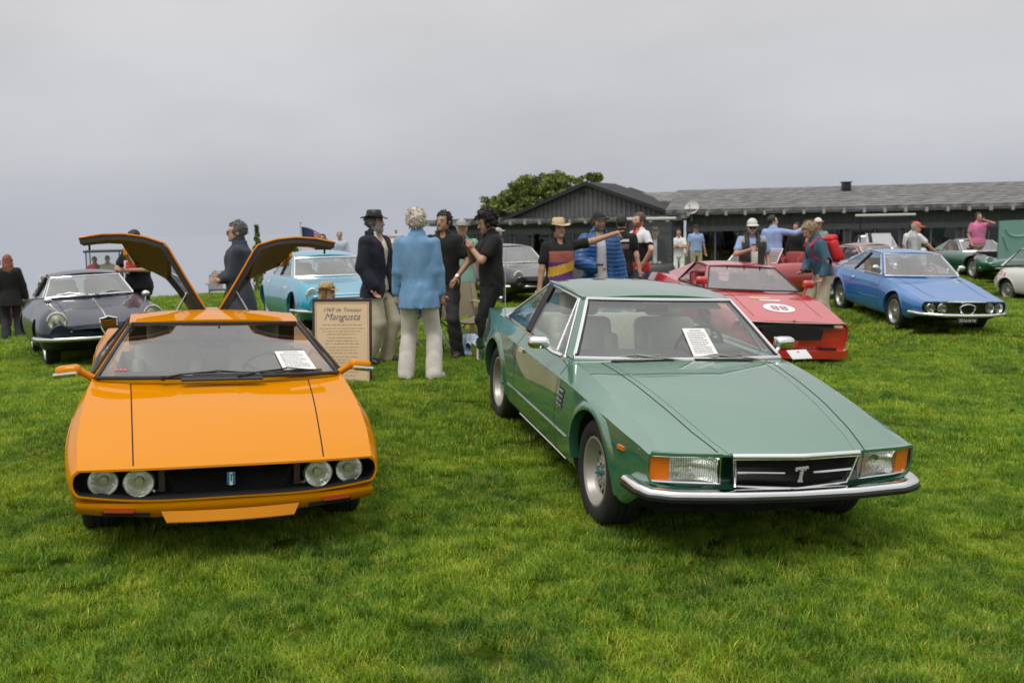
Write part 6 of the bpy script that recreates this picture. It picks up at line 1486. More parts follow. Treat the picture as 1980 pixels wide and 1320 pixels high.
REDC = cloth('red_cloth', (.55, .02, .02)); WHITEC = cloth('white_cotton', (.68, .68, .68)); OLIVEV = cloth('photo_vest', (.035, .035, .03)); STRAWM = mat('straw', (.52, .38, .18), .8, noise=.25, nscale=40, bump=.6, bscale=120); PALESTRAW = mat('pale_straw', (.62, .48, .28), .8, noise=.2, nscale=40, bump=.5, bscale=120); CAPB = cloth('black_cap', (.012, .012, .013)); CAPW = cloth('white_cap', (.60, .58, .52)); BANDM = cloth('hat_band', (.12, .06, .03))
G_ = ('grey_hair', (.36, .34, .31)); D_ = ('dark_hair', (.018, .015, .014)); BR_ = ('brown_hair', (.09, .05, .03)); SB_ = ('salt_hair', (.12, .115, .11)); SAND = ('sandy_hair', (.34, .25, .15)); GINGER = ('ginger_hair', (.30, .10, .035)); WHT_ = ('white_hair', (.55, .50, .42)); BLND = ('blonde_hair', (.46, .28, .10))
pocket = lambda s: {'to': (s * .200, -.07, .90), 'hint': (s * .45, .9, 0), 'curl': .3}
# --- the four men talking between the two cars
person('person', 'man in a black fedora, navy blazer and cream trousers, hands in pockets', spot(733, 11.9), 62, 1.80, skin='tan', beard=('grey_beard', (.30, .29, .27)), hair=dict(m=SB_, style='short'), hat=dict(kind='fedora', m=BSHOE, z=1.690), hyaw=8,
       under=dict(m=IVORY, name='shirt', sleeve='none', vneck=.03, g=.006), top=dict(m=NAVYW, name='blazer', hem=.78, open=1, flare=.025, g=.016, fold=.006, button=1.06), bottom=dict(m=CREAMT, r=(.096, .082, .080)), shoes=BSHOE, arms={'L': pocket(1), 'R': pocket(-1)}, feet=((.11, -.05, 20), (-.11, .05, -20)))
person('person', 'grey-haired man in a pale denim shirt and white jeans seen from behind', spot(812, 10.55), 176, 1.80, skin='light', hair=dict(m=WHT_, style='wavy'),
       top=dict(m=DENIM, name='shirt', hem=.75, flare=.010, g=.010, fold=.0065, cuff=.86, fx=26, fz=4, collar=1.515), bottom=dict(m=WHITET, r=(.098, .078, .082)), shoes=WSHOE, build=.95, feet=((.15, .0, 25), (-.15, .02, -25)), arms={'L': {'to': (.228, -.06, .86), 'hint': (.10, .9, 0)}, 'R': {'to': (-.228, -.07, .86), 'hint': (-.10, .9, 0)}})
def watch(i):
    S, E_, T, a = i['A'][1]; mb = MB(); w = (T - E_).normalized(); mb.tube([T - w * .02, T + w * .005], .036, 10); mb.build('wristwatch', STEEL, i['root'])
person('person', 'dark-haired man in a black gilet and charcoal trousers listening to the man in denim', spot(863, 12.3), -14, 1.79, skin='olive', hair=dict(m=D_, style='short'), hyaw=-16,
       top=dict(m=BK, name='polo_shirt', sleeve='short', hem=.90, g=.012), bottom=dict(m=CHAR, r=(.092, .072, .070)), shoes=BRSHOE, extra=watch, arms={'L': {'to': (.20, -.15, .98), 'hint': (.9, .5, -.2), 'curl': .25, 'palm': (-.5, 0, -1)}}, feet=((.14, -.03, 10), (-.14, .06, -10)), build=1.04)
def phone(i):
    T = (i['A'][1][2] + i['A'][-1][2]) / 2; mb = MB(); mb.box((0, T.y - .07, T.z + .05), (.075, .012, .15), Matrix.Rotation(R(-15), 3, 'X'), 0, .006); mb.build('mobile_phone', PHONE, i['root'])
person('person', 'young man in black with thick curly hair looking down at a phone', spot(952, 12.0), -72, 1.78, skin='tan', hair=dict(m=D_, style='curly'), hpit=20, hyaw=4,
       top=dict(m=BK, name='t_shirt', sleeve='short', hem=.90, g=.014, vneck=.02), bottom=dict(m=BK, r=(.094, .076, .068)), shoes=BSHOE, extra=phone, arms={'L': {'to': (.03, -.26, 1.36), 'hint': (.55, -.1, -.9), 'curl': .9, 'palm': (-1, 0, 0)}, 'R': {'to': (-.03, -.26, 1.35), 'hint': (-.55, -.1, -.9), 'curl': .9, 'palm': (1, 0, 0)}}, feet=((.10, -.10, 10), (-.10, .08, -10)))
# --- man behind the raised covers
person('person', 'grey-haired man in a dark jacket and sunglasses standing behind the raised orange covers', spot(468, 11.6), -78, 1.74, skin='light', hair=dict(m=SB_, style='short'), glasses=True,
       top=dict(m=cloth('slate_jacket', (.035, .042, .058)), name='jacket', hem=.72, flare=.03, g=.020, fold=.006, collar=1.545), bottom=dict(m=CHAR), shoes=BSHOE, arms={'L': {'to': (-.10, -.17, 1.13), 'hint': (.8, .4, -.6)}, 'R': {'to': (.12, -.19, 1.10), 'hint': (-.8, .4, -.6)}}, build=1.08)
# --- seated woman in a straw hat
person('person', 'blonde woman in a straw hat sitting behind the display board', spot(638, 12.1) + Vector((0, 0, .0)), 58, 1.60, skin='light', hair=dict(m=BLND, style='long'), hat=dict(kind='straw', m=STRAWM, band=BANDM, z=1.690, brim=.065), hip=.22,
       top=dict(m=IVORY, name='blouse', hem=.86, g=.012), bottom=dict(m=KHAKI), shoes=BRSHOE, feet=((.12, -.62), (-.12, -.62)), arms={'L': {'to': (.12, -.30, .40)}, 'R': {'to': (-.12, -.30, .40)}})
# --- far left
person('person', 'woman with long auburn hair in a black coat at the edge of the lawn', spot(26, 19.6), 205, 1.66, False, hair=dict(m=('auburn_hair', (.22, .07, .03)), style='long'), top=dict(m=BK, name='coat', hem=.70, flare=.05, g=.025, collar=1.53), bottom=dict(m=CHAR, r=(.095, .085, .085)), shoes=WSHOE, build=1.05)
person('person', 'woman in a patterned skirt partly hidden by the woman in the black coat', spot(4, 20.4), 190, 1.62, False, hair=dict(m=BR_, style='wavy'), top=dict(m=BK, name='jacket', hem=.85), bottom=dict(m=cloth('plum_skirt', (.10, .02, .04)), r=(.12, .12, .06), len=.45), shoes=WSHOE)
person('person', 'person in a pale cap and dark jacket beyond the navy coupe', spot(92, 36), 250, 1.68, False, hair=dict(m=G_, style='short'), hat=dict(kind='cap', m=CAPW), top=dict(m=BK, name='jacket', hem=.80, collar=1.53), bottom=dict(m=KHAKI), shoes=BSHOE)
def redbag(i):
    mb = MB(); mb.box((.02, -.20, 1.22), (.16, .08, .15), None, 0, .03); mb.build('red_pouch', REDC, i['root']); mb = MB(); mb.box((-.08, -.165, 1.20), (.08, .02, .20), None, 0, .01); mb.build('paper_pass', WHITEC, i['root'])
person('person', 'man in a black shirt holding a red pouch beside the navy coupe', spot(275, 15.4), -12, 1.78, False, hair=dict(m=D_, style='short'), skin='tan', build=1.2, hpit=22, top=dict(m=BK, name='t_shirt', sleeve='short', hem=.86), bottom=dict(m=BK), shoes=BSHOE, arms={'L': {'to': (.04, -.26, 1.16), 'hint': (.9, .3, -.6)}, 'R': {'to': (-.10, -.26, 1.16), 'hint': (-.9, .3, -.6)}}, extra=redbag)
# --- behind the green car
def pat(c):
    r_ = np.zeros(len(c), int); f = (c[:, 1] < -.02) & (np.abs(c[:, 0]) < .17) & (c[:, 2] < 1.36); r_[f] = 1; r_[f & (c[:, 2] > 1.22)] = 3; r_[f & (c[:, 2] > 1.08 + .25 * c[:, 0]) & (c[:, 2] < 1.20 + .25 * c[:, 0])] = 2; return r_
person('person', 'man in a pale straw hat and printed black t-shirt pointing with a straight arm', spot(1083, 12.3), 22, 1.70, skin='tan', hair=dict(m=D_, style='short'), hat=dict(kind='straw', m=PALESTRAW, band=mat('pale_band', (.5, .38, .22), .8), z=1.685, brim=.07), build=1.08,
       top=dict(m=[BK, cloth('purple_print', (.10, .03, .16)), cloth('yellow_print', (.65, .36, .03)), cloth('rose_print', (.35, .10, .08))], name='t_shirt', sleeve='short', hem=.84, flare=.02, pattern=pat), bottom=dict(m=JEANS), shoes=BSHOE, arms={'L': {'to': (.62, -.30, 1.56), 'hint': (0, 0, -1), 'point': True, 'curl': .9, 'palm': (0, .2, -1)}})
def coffee(side):
    def f(i):
        T = i['A'][side][2]; w = (i['A'][side][2] - i['A'][side][1]).normalized(); c = T + w * .07 + Vector((0, -.03, 0)); mb = MB(); mb.lathe([(.0005, -.05), (.028, -.05), (.038, .06), (.0005, .06)], 'z', c, 14); cu = mb.build('coffee_cup', mat('cup_paper', (.60, .52, .42), .6), i['root']); mb = MB(); mb.lathe([(.041, .055), (.041, .068), (.034, .075), (.0005, .075)], 'z', c, 14); mb.build('cup_lid', BLACK, cu)
    return f
person('person', 'man in a bright blue quilted jacket and black cap holding a coffee cup', spot(1160, 12.9), 6, 1.80, skin='light', beard=('stubble', (.20, .14, .10)), hair=dict(m=BR_, style='short'), hat=dict(kind='cap', m=CAPB, z=1.70), hyaw=12, build=1.08,
       under=dict(m=cloth('print_shirt', (.52, .49, .55)), name='shirt', sleeve='none', g=.004, hem=.84), top=dict(m=PUFF, name='quilted_jacket', hem=.86, open=1, openw=[.085, .08, .07, .055], quilt=True, g=.015, fold=.003, collar=1.535), bottom=dict(m=JEANS), shoes=BSHOE, extra=coffee(-1), arms={'R': {'to': (-.10, -.26, 1.08), 'hint': (-.9, .4, -.5), 'curl': .9, 'palm': (1, 0, 0)}})
def backprint(c):
    r_ = np.zeros(len(c), int); r_[(c[:, 1] > .03) & (np.abs(c[:, 0]) < .12) & (np.abs(c[:, 2] - 1.36) < .018)] = 1; r_[(c[:, 1] > .03) & (np.abs(c[:, 0]) < .12) & (np.abs(c[:, 2] - 1.27) < .035)] = 2; return r_
person('person', 'man in a grey cap and black t-shirt with his back turned', spot(1203, 15.6), 168, 1.76, False, hair=dict(m=D_, style='short'), hat=dict(kind='cap', m=cloth('grey_cap', (.04, .042, .045))), top=dict(m=[BK, WHITEC, cloth('faded_print', (.16, .12, .14))], name='t_shirt', sleeve='short', hem=.82, pattern=backprint), bottom=dict(m=JEANS), shoes=BSHOE)
def jersey(c):
    r_ = np.zeros(len(c), int); r_[(c[:, 2] < 1.30) & (c[:, 2] > .98)] = 1; r_[c[:, 2] < .98] = 2; r_[(np.abs(c[:, 0]) < .06) & (c[:, 2] > 1.36)] = 2; return r_
person('person', 'bearded man in a white, black and red team shirt with hands on hips', spot(1236, 16.2), -62, 1.80, False, skin='light', beard=('red_beard', (.26, .10, .05)), hair=dict(m=BR_, style='short'), top=dict(m=[WHITEC, BK, REDC], name='team_shirt', sleeve='short', hem=.84, pattern=jersey), bottom=dict(m=JEANS, r=(.10, .085, .085)), shoes=BSHOE, arms={'L': {'to': (.20, -.05, .98), 'hint': (1, .1, 0)}, 'R': {'to': (-.20, -.05, .98), 'hint': (-1, .1, 0)}})
person('person', 'person in a mint shirt and grey cap behind the young man with the phone', spot(898, 14.2), 10, 1.70, False, skin='tan', hair=dict(m=G_, style='short'), hat=dict(kind='cap', m=GREYC), top=dict(m=MINT, name='shirt', sleeve='short', hem=.84), bottom=dict(m=KHAKI, len=.2), shoes=BRSHOE)
person('person', 'person in a white cap and blue jacket beyond the charcoal coupe', spot(968, 27.0), 120, 1.70, False, hair=dict(m=G_, style='short'), hat=dict(kind='cap', m=WHITEC), top=dict(m=cloth('royal_jacket', (.04, .09, .22)), name='jacket', hem=.84), bottom=dict(m=CHAR), shoes=BSHOE)
person('person', 'person in a white sun hat and black jacket seated in the golf cart', spot(1267, 23.0) + Vector((0, 0, .28)), -10, 1.66, False, hair=dict(m=WHT_, style='wavy'), hat=dict(kind='straw', m=CAPW, brim=.05), hip=.55, top=dict(m=[BK, WHITEC], name='jacket', hem=.86, pattern=lambda c: ((np.abs(c[:, 0]) < .05) & (c[:, 1] < 0)).astype(int)), bottom=dict(m=BK), shoes=BSHOE, feet=((.12, -.40), (-.12, -.40)))
person('person', 'woman in a white t-shirt with folded arms behind the roadster', spot(1312, 30.5), -8, 1.62, False, skin='tan', hair=dict(m=D_, style='short'), top=dict(m=WHITEC, name='t_shirt', sleeve='short', hem=.84), bottom=dict(m=WHITEC), shoes=WSHOE, arms={'L': {'to': (-.02, -.22, 1.20), 'hint': (1, .1, -.5)}, 'R': {'to': (.04, -.22, 1.17), 'hint': (-1, .1, -.5)}})
person('person', 'man in a light blue polo shirt and khaki trousers by the building', spot(1345, 33.0), 4, 1.80, False, skin='tan', hair=dict(m=D_, style='short'), hat=dict(kind='cap', m=CAPB), top=dict(m=LBLUE, name='polo_shirt', sleeve='short', hem=.92), bottom=dict(m=KHAKI), shoes=BSHOE, build=1.1)
# --- right-hand group
def lanyard(i):
    mb = MB(); mb.box((.03, -.165, 1.16), (.10, .012, .26), None, 0, .004); mb.build('paper_badge', PAPER, i['root']); coffee(-1)(i)
def vestpat(c): r_ = np.ones(len(c), int); r_[(np.abs(c[:, 0]) > .13) & (c[:, 2] > 1.38)] = 2; return r_ * 1
person('person', 'man in a white cap and dark photo vest with a cup behind the racer', spot(1452, 16.6), -8, 1.76, False, skin='tan', hair=dict(m=G_, style='short'), beard=('white_beard', (.45, .43, .40)), hat=dict(kind='cap', m=CAPW, z=1.70), hpit=12, build=1.15, glasses=True, under=dict(m=LBLUE, name='shirt', sleeve='short', g=.010, hem=.90), top=dict(m=[OLIVEV, OLIVEV, KHAKI], name='vest', sleeve='none', hem=.84, g=.018, open=1, pattern=vestpat, openw=[.03, .03, .03, .05]), bottom=dict(m=KHAKI), shoes=BRSHOE, extra=lanyard, arms={'R': {'to': (-.06, -.28, 1.26), 'hint': (-.9, .1, -.7), 'curl': .9, 'palm': (1, 0, 0)}, 'L': {'to': (.27, -.10, .92)}})
person('person', 'man in a light blue shirt seen from behind, pointing out along the cars', spot(1492, 22.0), 150, 1.82, False, hair=dict(m=D_, style='short'), top=dict(m=LBLUE, name='shirt', hem=.92, fold=.006), bottom=dict(m=BK), shoes=BSHOE, hyaw=-60, arms={'R': {'to': (.40 - 1.05, -.20, 1.47), 'hint': (0, .2, -1), 'point': True, 'curl': .8, 'palm': (0, 0, -1)}})
person('person', 'person in dark clothes standing beyond the maroon car', spot(1536, 27.0), -40, 1.72, False, skin='tan', hair=dict(m=D_, style='short'), top=dict(m=BK, name='jacket', hem=.84), bottom=dict(m=BK), shoes=BSHOE)
def pack(i):
    mb = MB(); mb.box((0, .24, 1.24), (.30, .17, .36), None, 0, .07); mb.box((0, .255, 1.42), (.26, .15, .10), Matrix.Rotation(R(14), 3, 'X'), 0, .045); mb.box((0, .325, 1.16), (.22, .06, .18), None, 0, .028)
    mb.tube([(.10, .16, 1.43), (.12, .0, 1.50), (.12, -.14, 1.40), (.14, -.13, 1.22), (.16, .02, 1.10)], .016, 6); mb.tube([(-.10, .16, 1.43), (-.12, .0, 1.50), (-.12, -.14, 1.40), (-.14, -.13, 1.22), (-.16, .02, 1.10)], .016, 6)
    mb.V = [tuple(v) for v in i['deform'](np.array(mb.V))]; mb.build('red_backpack', mat('backpack_red', (.60, .015, .02), .6, noise=.12, nscale=12, bump=.4, bscale=40), i['root'], angle=60)
    mb = MB(); mb.box((.02, -.24, 1.02), (.15, .10, .10), None, 0, .02); mb.lathe([(.0005, -.06), (.04, -.06), (.042, .02)], 'y', (.02, -.27, 1.02), 14); mb.V = [tuple(v) for v in i['deform'](np.array(mb.V))]; mb.build('camera', PHONE, i['root'])
person('person', 'blond man in a blue jacket bending forward with a red backpack', spot(1588, 15.9), -84, 1.80, True, skin='light', hair=dict(m=SAND, style='wavy'), lean=14, hpit=22, top=dict(m=TEALJ, name='jacket', hem=.90, g=.014, flare=-.022, fold=.006, collar=1.535), bottom=dict(m=CREAMT, r=(.105, .092, .085)), shoes=BRSHOE, extra=pack, arms={'L': {'to': (.24, -.10, .90), 'hint': (.4, .8, 0)}, 'R': {'to': (-.06, -.26, 1.02), 'hint': (-.8, .4, -.4)}}, feet=((.12, .08, 8), (-.12, -.16, -8)), build=1.08)
person('person', 'man in a beige cap and grey shirt behind the man with the backpack', spot(1578, 22.5), 4, 1.78, False, skin='tan', hair=dict(m=G_, style='short'), hat=dict(kind='cap', m=CAPW, z=1.70), top=dict(m=GREYC, name='shirt', sleeve='short', hem=.86), bottom=dict(m=JEANS), shoes=BSHOE)
def strap(i):
    mb = MB(); mb.tube([(.14, .10, 1.46), (.05, .155, 1.30), (-.10, .15, 1.08), (-.17, .05, .95)], .018, 5); mb.build('bag_strap', BK, i['root']); mb = MB(); mb.box((-.22, .02, .90), (.10, .24, .20), None, 0, .03); mb.build('camera_bag', BK, i['root'])
person('person', 'man in a coral cap, grey jacket and jeans beside the white lid', spot(1763, 22.8), 70, 1.78, False, skin='light', hair=dict(m=G_, style='short'), hat=dict(kind='cap', m=cloth('coral_cap', (.60, .12, .08)), z=1.70), hpit=12, top=dict(m=cloth('pale_grey_jacket', (.38, .39, .40)), name='jacket', hem=.90, g=.02), bottom=dict(m=JEANS), shoes=BSHOE, extra=strap)
person('person', 'tall man in a black and yellow cap and white short-sleeved shirt', spot(1760, 24.4), 120, 1.84, False, skin='tan', hair=dict(m=D_, style='short'), hat=dict(kind='cap', m=CAPB, peak=cloth('yellow_peak', (.7, .5, .05)), z=1.70), top=dict(m=[WHITEC], name='shirt', sleeve='short', hem=.88), bottom=dict(m=BK), shoes=BSHOE, arms={'R': {'to': (-.42, -.30, 1.02), 'hint': (-.3, .6, -.6)}})
person('person', 'man in a pink polo shirt with one hand to his face', spot(1884, 29.5), 6, 1.84, False, skin='tan', hair=dict(m=D_, style='short'), build=1.18, top=dict(m=PINK, name='polo_shirt', sleeve='short', hem=.88), bottom=dict(m=KHAKI), shoes=BSHOE, arms={'L': {'to': (.06, -.20, 1.54), 'hint': (.9, 0, -.4)}, 'R': {'to': (-.24, -.08, .92)}})
# --- beyond the pale blue coupe
person('person', 'grey-haired man in a pale shirt beyond the sky blue fastback', spot(664, 30.0), 10, 1.76, False, skin='tan', hair=dict(m=G_, style='short'), top=dict(m=cloth('pale_blue_shirt', (.45, .52, .62)), name='shirt', hem=.9), bottom=dict(m=KHAKI), shoes=BSHOE)
person('person', 'dark-haired person beyond the roof of the sky blue fastback', spot(632, 29.0), -10, 1.66, False, skin='tan', hair=dict(m=D_, style='short'), top=dict(m=BK, name='shirt', hem=.9), bottom=dict(m=BK), shoes=BSHOE)
# seated in the folding chair behind the fedora man
person('person', 'person in a teal top sitting in the blue folding chair behind the men', spot(766, 13.3), -30, 1.72, False, skin='light', hair=dict(m=G_, style='short'), hip=.50, top=dict(m=cloth('teal_top', (.03, .25, .30)), name='shirt', hem=.88), bottom=dict(m=cloth('grey_trousers', (.16, .15, .14))), shoes=WSHOE, feet=((.12, -.40), (-.12, -.42)), arms={'L': {'to': (.14, -.30, .64)}, 'R': {'to': (-.14, -.30, .64)}})
# ------------------------------------------------------------------ the clubhouse, tree, flag, carts, chairs and other things round the cars
def gp(px, D):
    p = ray_at(px, 660, D); return Vector((p.x, p.y, 0))
BOARD = mat('charcoal_boards', (.115, .116, .122), .8, noise=.12, nscale=3); BATT = mat('charcoal_batten', (.15, .15, .157), .75, noise=.1, nscale=4); FASC = mat('weathered_fascia', (.13, .13, .13), .7, noise=.15, nscale=3); TAILM = mat('rafter_end', (.32, .32, .33), .7); PANE = glass('dark_window', (.05, .05, .055), 1.5)
SHING = bpy.data.materials.new('grey_shingles'); SHING.use_nodes = True; _t = SHING.node_tree; _b = _t.nodes['Principled BSDF']; _b.inputs['Roughness'].default_value = .9
_tc = _t.nodes.new('ShaderNodeTexCoord'); _mp = _t.nodes.new('ShaderNodeMapping'); _mp.inputs['Scale'].default_value = (1.6, 7.0, 1); _t.links.new(_tc.outputs['Object'], _mp.inputs[0])
_n = _t.nodes.new('ShaderNodeTexNoise'); _n.inputs['Scale'].default_value = 1.4; _n.inputs['Detail'].default_value = 6; _t.links.new(_mp.outputs[0], _n.inputs['Vector'])
_r = _t.nodes.new('ShaderNodeValToRGB'); _r.color_ramp.elements[0].position = .35; _r.color_ramp.elements[0].color = (.085, .085, .085, 1); _r.color_ramp.elements[1].position = .68; _r.color_ramp.elements[1].color = (.27, .26, .255, 1); _t.links.new(_n.outputs[0], _r.inputs[0]); _t.links.new(_r.outputs[0], _b.inputs['Base Color'])
bld = tag(empty('clubhouse'), 'long low charcoal boarded clubhouse with a gable and grey shingle roof', 'building')
def wing(A, B, z0, ze, zr, depth, over=.7, spacing=.69, gable=False, bays=1.9, win=(.2, 1.45)):
    """wall from A to B (ground points, left to right); eave at ze, ridge at zr set back by depth"""
    A, B = Vector((A.x, A.y, 0)), Vector((B.x, B.y, 0)); e = (B - A).normalized(); n = Vector((e.y, -e.x, 0)); L = (B - A).length      # n faces the camera
    Rw = Matrix(((e.x, n.x, 0), (e.y, n.y, 0), (0, 0, 1)))
    def P(t, o, z): return A + e * t + n * o + Vector((0, 0, z))
    def bx(nm, t0, t1, o0, o1, za, zb, m, parent=bld):
        mb = MB(); mb.add([P(t, o, z) for z in (za, zb) for o in (o0, o1) for t in (t0, t1)], [(0, 2, 3, 1), (4, 5, 7, 6), (0, 1, 5, 4), (2, 6, 7, 3), (0, 4, 6, 2), (1, 3, 7, 5)]); return mb.build(nm, m, parent, smooth=False)
    wl = bx('wall', 0, L, -.2, 0, z0, ze + .05, BOARD)
    bx('fascia', -over, L + .3, over - .03, over + .03, ze - .12, ze + .04, FASC)
    # roof: two slopes with thickness
    sl = (zr - ze) / (depth + over)
    mb = MB(); 
    def slab(o0, za, o1, zb):
        V = [P(t, o, z) for (o, z) in ((o0, za), (o1, zb)) for t in (-over, L + .5)]; V += [v - Vector((0, 0, .10)) for v in V]
        mb.add(V, [(0, 1, 3, 2), (4, 6, 7, 5), (0, 4, 5, 1), (2, 3, 7, 6), (0, 2, 6, 4), (1, 5, 7, 3)])
    slab(over + .05, ze + .05, -depth, zr); slab(-depth, zr - .004, -2 * depth, ze)
    rf = mb.build('roof', SHING, bld, smooth=False)
    # shingle courses as thin butted rows on the visible slope
    first = None; rows = 12
    for k in range(rows):
        f0 = k / rows; o0 = over + .05 - (depth + over) * f0; za = ze + .055 + sl * (depth + over) * f0
        mb = MB(); mb.add([P(-over, o0, za + .004), P(L + .5, o0, za + .004), P(L + .5, o0, za + .026), P(-over, o0, za + .026), P(-over, o0 - (depth + over) / rows, za + sl * (depth + over) / rows + .008), P(L + .5, o0 - (depth + over) / rows, za + sl * (depth + over) / rows + .008)], [(0, 1, 2, 3), (3, 2, 5, 4)])
        mb.build('shingle_course', SHING, rf, smooth=False)
    tail = None; t = .15
    while t < L:
        mb = MB(); mb.add([P(t + a, o, z) for (o, z) in ((0, ze - .02), (over + .16, ze - .02), (over + .16, ze - .17), (0, ze - .17)) for a in (-.05, .05)], [(0, 2, 3, 1), (2, 4, 5, 3), (4, 6, 7, 5), (0, 6, 4, 2), (1, 3, 5, 7)])
        o_ = mb.build('rafter_tail', TAILM, bld, smooth=False); t += spacing
    t = .1
    while t < L:
        bx('batten', t - .022, t + .022, 0, .025, win[1] + .18, ze - .05, BATT, wl); t += .30
    bx('beam', 0, L, 0, .14, win[1], win[1] + .20, BATT)
    t = .25
    while t + bays < L:
        w_ = bx('window', t, t + bays - .22, .0, .03, win[0], win[1], PANE)
        for q in (0, .5, 1): bx('window_bar', t + (bays - .22) * q - .03, t + (bays - .22) * q + .03, .02, .06, win[0], win[1], BATT, w_)
        t += bays
    return P, bx, L
GA, GB2, GC = gp(850, 44.5), gp(1318, 38.6), gp(2300, 34.0)
P1, bx1, L1 = wing(GA, GB2, -.75, 2.00, 2.10, 3.5)
P2, bx2, L2 = wing(GB2 + Vector((.15, -.1, 0)), GC, -.75, 2.20, 3.08, 3.6)
mb = MB(); V = [P2(t, o, z) for (o, z) in ((-1.6, 2.20 + .88 * 2.3 / 4.35), (-3.6, 3.079)) for t in (-4.6, -.6)]; V += [v - Vector((0, 0, .10)) for v in V]
mb.add(V, [(0, 1, 3, 2), (4, 6, 7, 5), (0, 4, 5, 1), (2, 3, 7, 6), (0, 2, 6, 4), (1, 5, 7, 3)]); mb.build('roof', SHING, bld, smooth=False)
# gable end standing on the left wing
e1 = (GB2 - GA).normalized(); tA = (gp(1003, 42.4) - GA).dot(e1); tB = L1 - .1; tm = (tA + tB) / 2; zA = 2.10; zT = 3.36
mb = MB(); mb.add([P1(tA, .45, zA), P1(tB, .45, zA), P1(tm, .45, zT), P1(tA, -3.5, zA), P1(tB, -3.5, zA), P1(tm, -3.5, zT)], [(0, 1, 2), (3, 5, 4), (0, 3, 4, 1)]); gw = mb.build('gable_wall', BOARD, bld, smooth=False)
t = tA + .25; half = tm - tA
while t < tB - .2:
    zt = zA + (zT - zA) * (1 - abs(t - tm) / half)
    if zt - zA > .12: bx1('batten', t - .03, t + .03, .45, .49, zA, zt - .03, BATT, gw)
    t += .205
for s in (-1, 1):
    tf = tA - .35 if s < 0 else tB + .35; zf = zA - (zT - zA) * .35 / half
    mb = MB(); V = [P1(tm, .75, zT + .10), P1(tf, .75, zf + .10), P1(tf, -2.0, zf + .10), P1(tm, -2.0, zT + .10)]; V += [v - Vector((0, 0, .14)) for v in V]; mb.add(V, [(0, 1, 2, 3), (7, 6, 5, 4), (0, 4, 5, 1), (1, 5, 6, 2), (2, 6, 7, 3), (3, 7, 4, 0)]); mb.build('gable_roof', mat('gable_edge', (.022, .022, .024), .8), bld, smooth=False)
bx1('gable_vent', tm - .35, tm - .15, .49, .52, 2.98, 3.12, BLACK)
# roof vent and satellite dish
tv = (gp(1634, 38) - (GB2 + Vector((.15, -.1, 0)))).dot((GC - GB2).normalized())
mb = MB(); c = P2(tv, -2.4, 2.86); mb.box(c + Vector((0, 0, .16)), (.30, .30, .40), None, 0, .02); mb.box(c + Vector((0, 0, .38)), (.36, .36, .04)); mb.build('roof_vent', BLACK, bld)
dish = tag(empty('satellite_dish'), 'white satellite dish on the clubhouse roof edge', 'dish'); dc_ = ray_at(1338, 402, 37.2); dish.location = dc_
mb = MB(); rot = Matrix.Rotation(R(-25), 3, 'Z') @ Matrix.Rotation(R(60), 3, 'X'); mb.lathe([(.0005, -.07), (.12, -.055), (.22, -.012), (.27, .03)], 'z', (0, 0, 0), 20, rot=rot, mi=0); mb.build('reflector', mat('dish_white', (.62, .61, .58), .5), dish)
mb = MB(); mb.tube([rot @ Vector((0, -.25, .02)), rot @ Vector((0, -.12, .34))], .012, 6); mb.sphere(rot @ Vector((0, -.10, .36)), .04, 8, 6); mb.build('feed_arm', STEEL, dish)
mb = MB(); mb.tube([(0, 0, -.02), (0, .08, -.25), (0, .08, -.48)], .02, 6); mb.build('mast', STEEL, dish)
# ---- trees
LEAF = bpy.data.materials.new('leaf'); LEAF.use_nodes = True; _t = LEAF.node_tree; _b = _t.nodes['Principled BSDF']; _b.inputs['Roughness'].default_value = .7
_g = _t.nodes.new('ShaderNodeNewGeometry'); _n = _t.nodes.new('ShaderNodeTexNoise'); _n.inputs['Scale'].default_value = 1.2; _n.inputs['Detail'].default_value = 5; _t.links.new(_g.outputs['Position'], _n.inputs['Vector'])
_r = _t.nodes.new('ShaderNodeValToRGB'); _r.color_ramp.elements[0].position = .33; _r.color_ramp.elements[0].color = (.045, .085, .012, 1); _r.color_ramp.elements[1].position = .68; _r.color_ramp.elements[1].color = (.23, .28, .045, 1); _t.links.new(_n.outputs[0], _r.inputs[0]); _t.links.new(_r.outputs[0], _b.inputs['Base Color'])
BARK = mat('bark', (.13, .11, .09), .9, noise=.3, nscale=8, bump=.8, bscale=20)
def leaves(clumps, per, size, sd, flat=.6):
    r = np.random.default_rng(sd); V = []; Fc = []
    for (c, rad) in clumps:
        d = r.normal(size=(per, 3)); d /= np.linalg.norm(d, axis=1, keepdims=True) + 1e-9; d *= (r.random((per, 1)) ** .4) * rad * np.array([1, 1, flat]); q = np.array(c) + d
        a = r.normal(size=(per, 3)); a /= np.linalg.norm(a, axis=1, keepdims=True); b = np.cross(a, r.normal(size=(per, 3))); b /= np.linalg.norm(b, axis=1, keepdims=True) + 1e-9; s = size * r.uniform(.6, 1.3, (per, 1))
        quad = np.stack([q - a * s - b * s * .4, q + a * s * .2 - b * s * .5, q + a * s + b * s * .1, q - a * s * .1 + b * s * .5], 1); n0 = len(V) * 4
        V.append(quad)
    V = np.concatenate(V).reshape(-1, 3); n = len(V) // 4; return V, np.arange(4 * n).reshape(n, 4)
tr = tag(empty('cypress_tree'), 'wind-shaped evergreen tree rising behind the clubhouse gable', 'tree'); base = gp(985, 50); base.z = -1.0; tr.location = base
rg = np.random.default_rng(3); cl = []
def tp(px, py, D): return np.array(ray_at(px, py, D) - base)
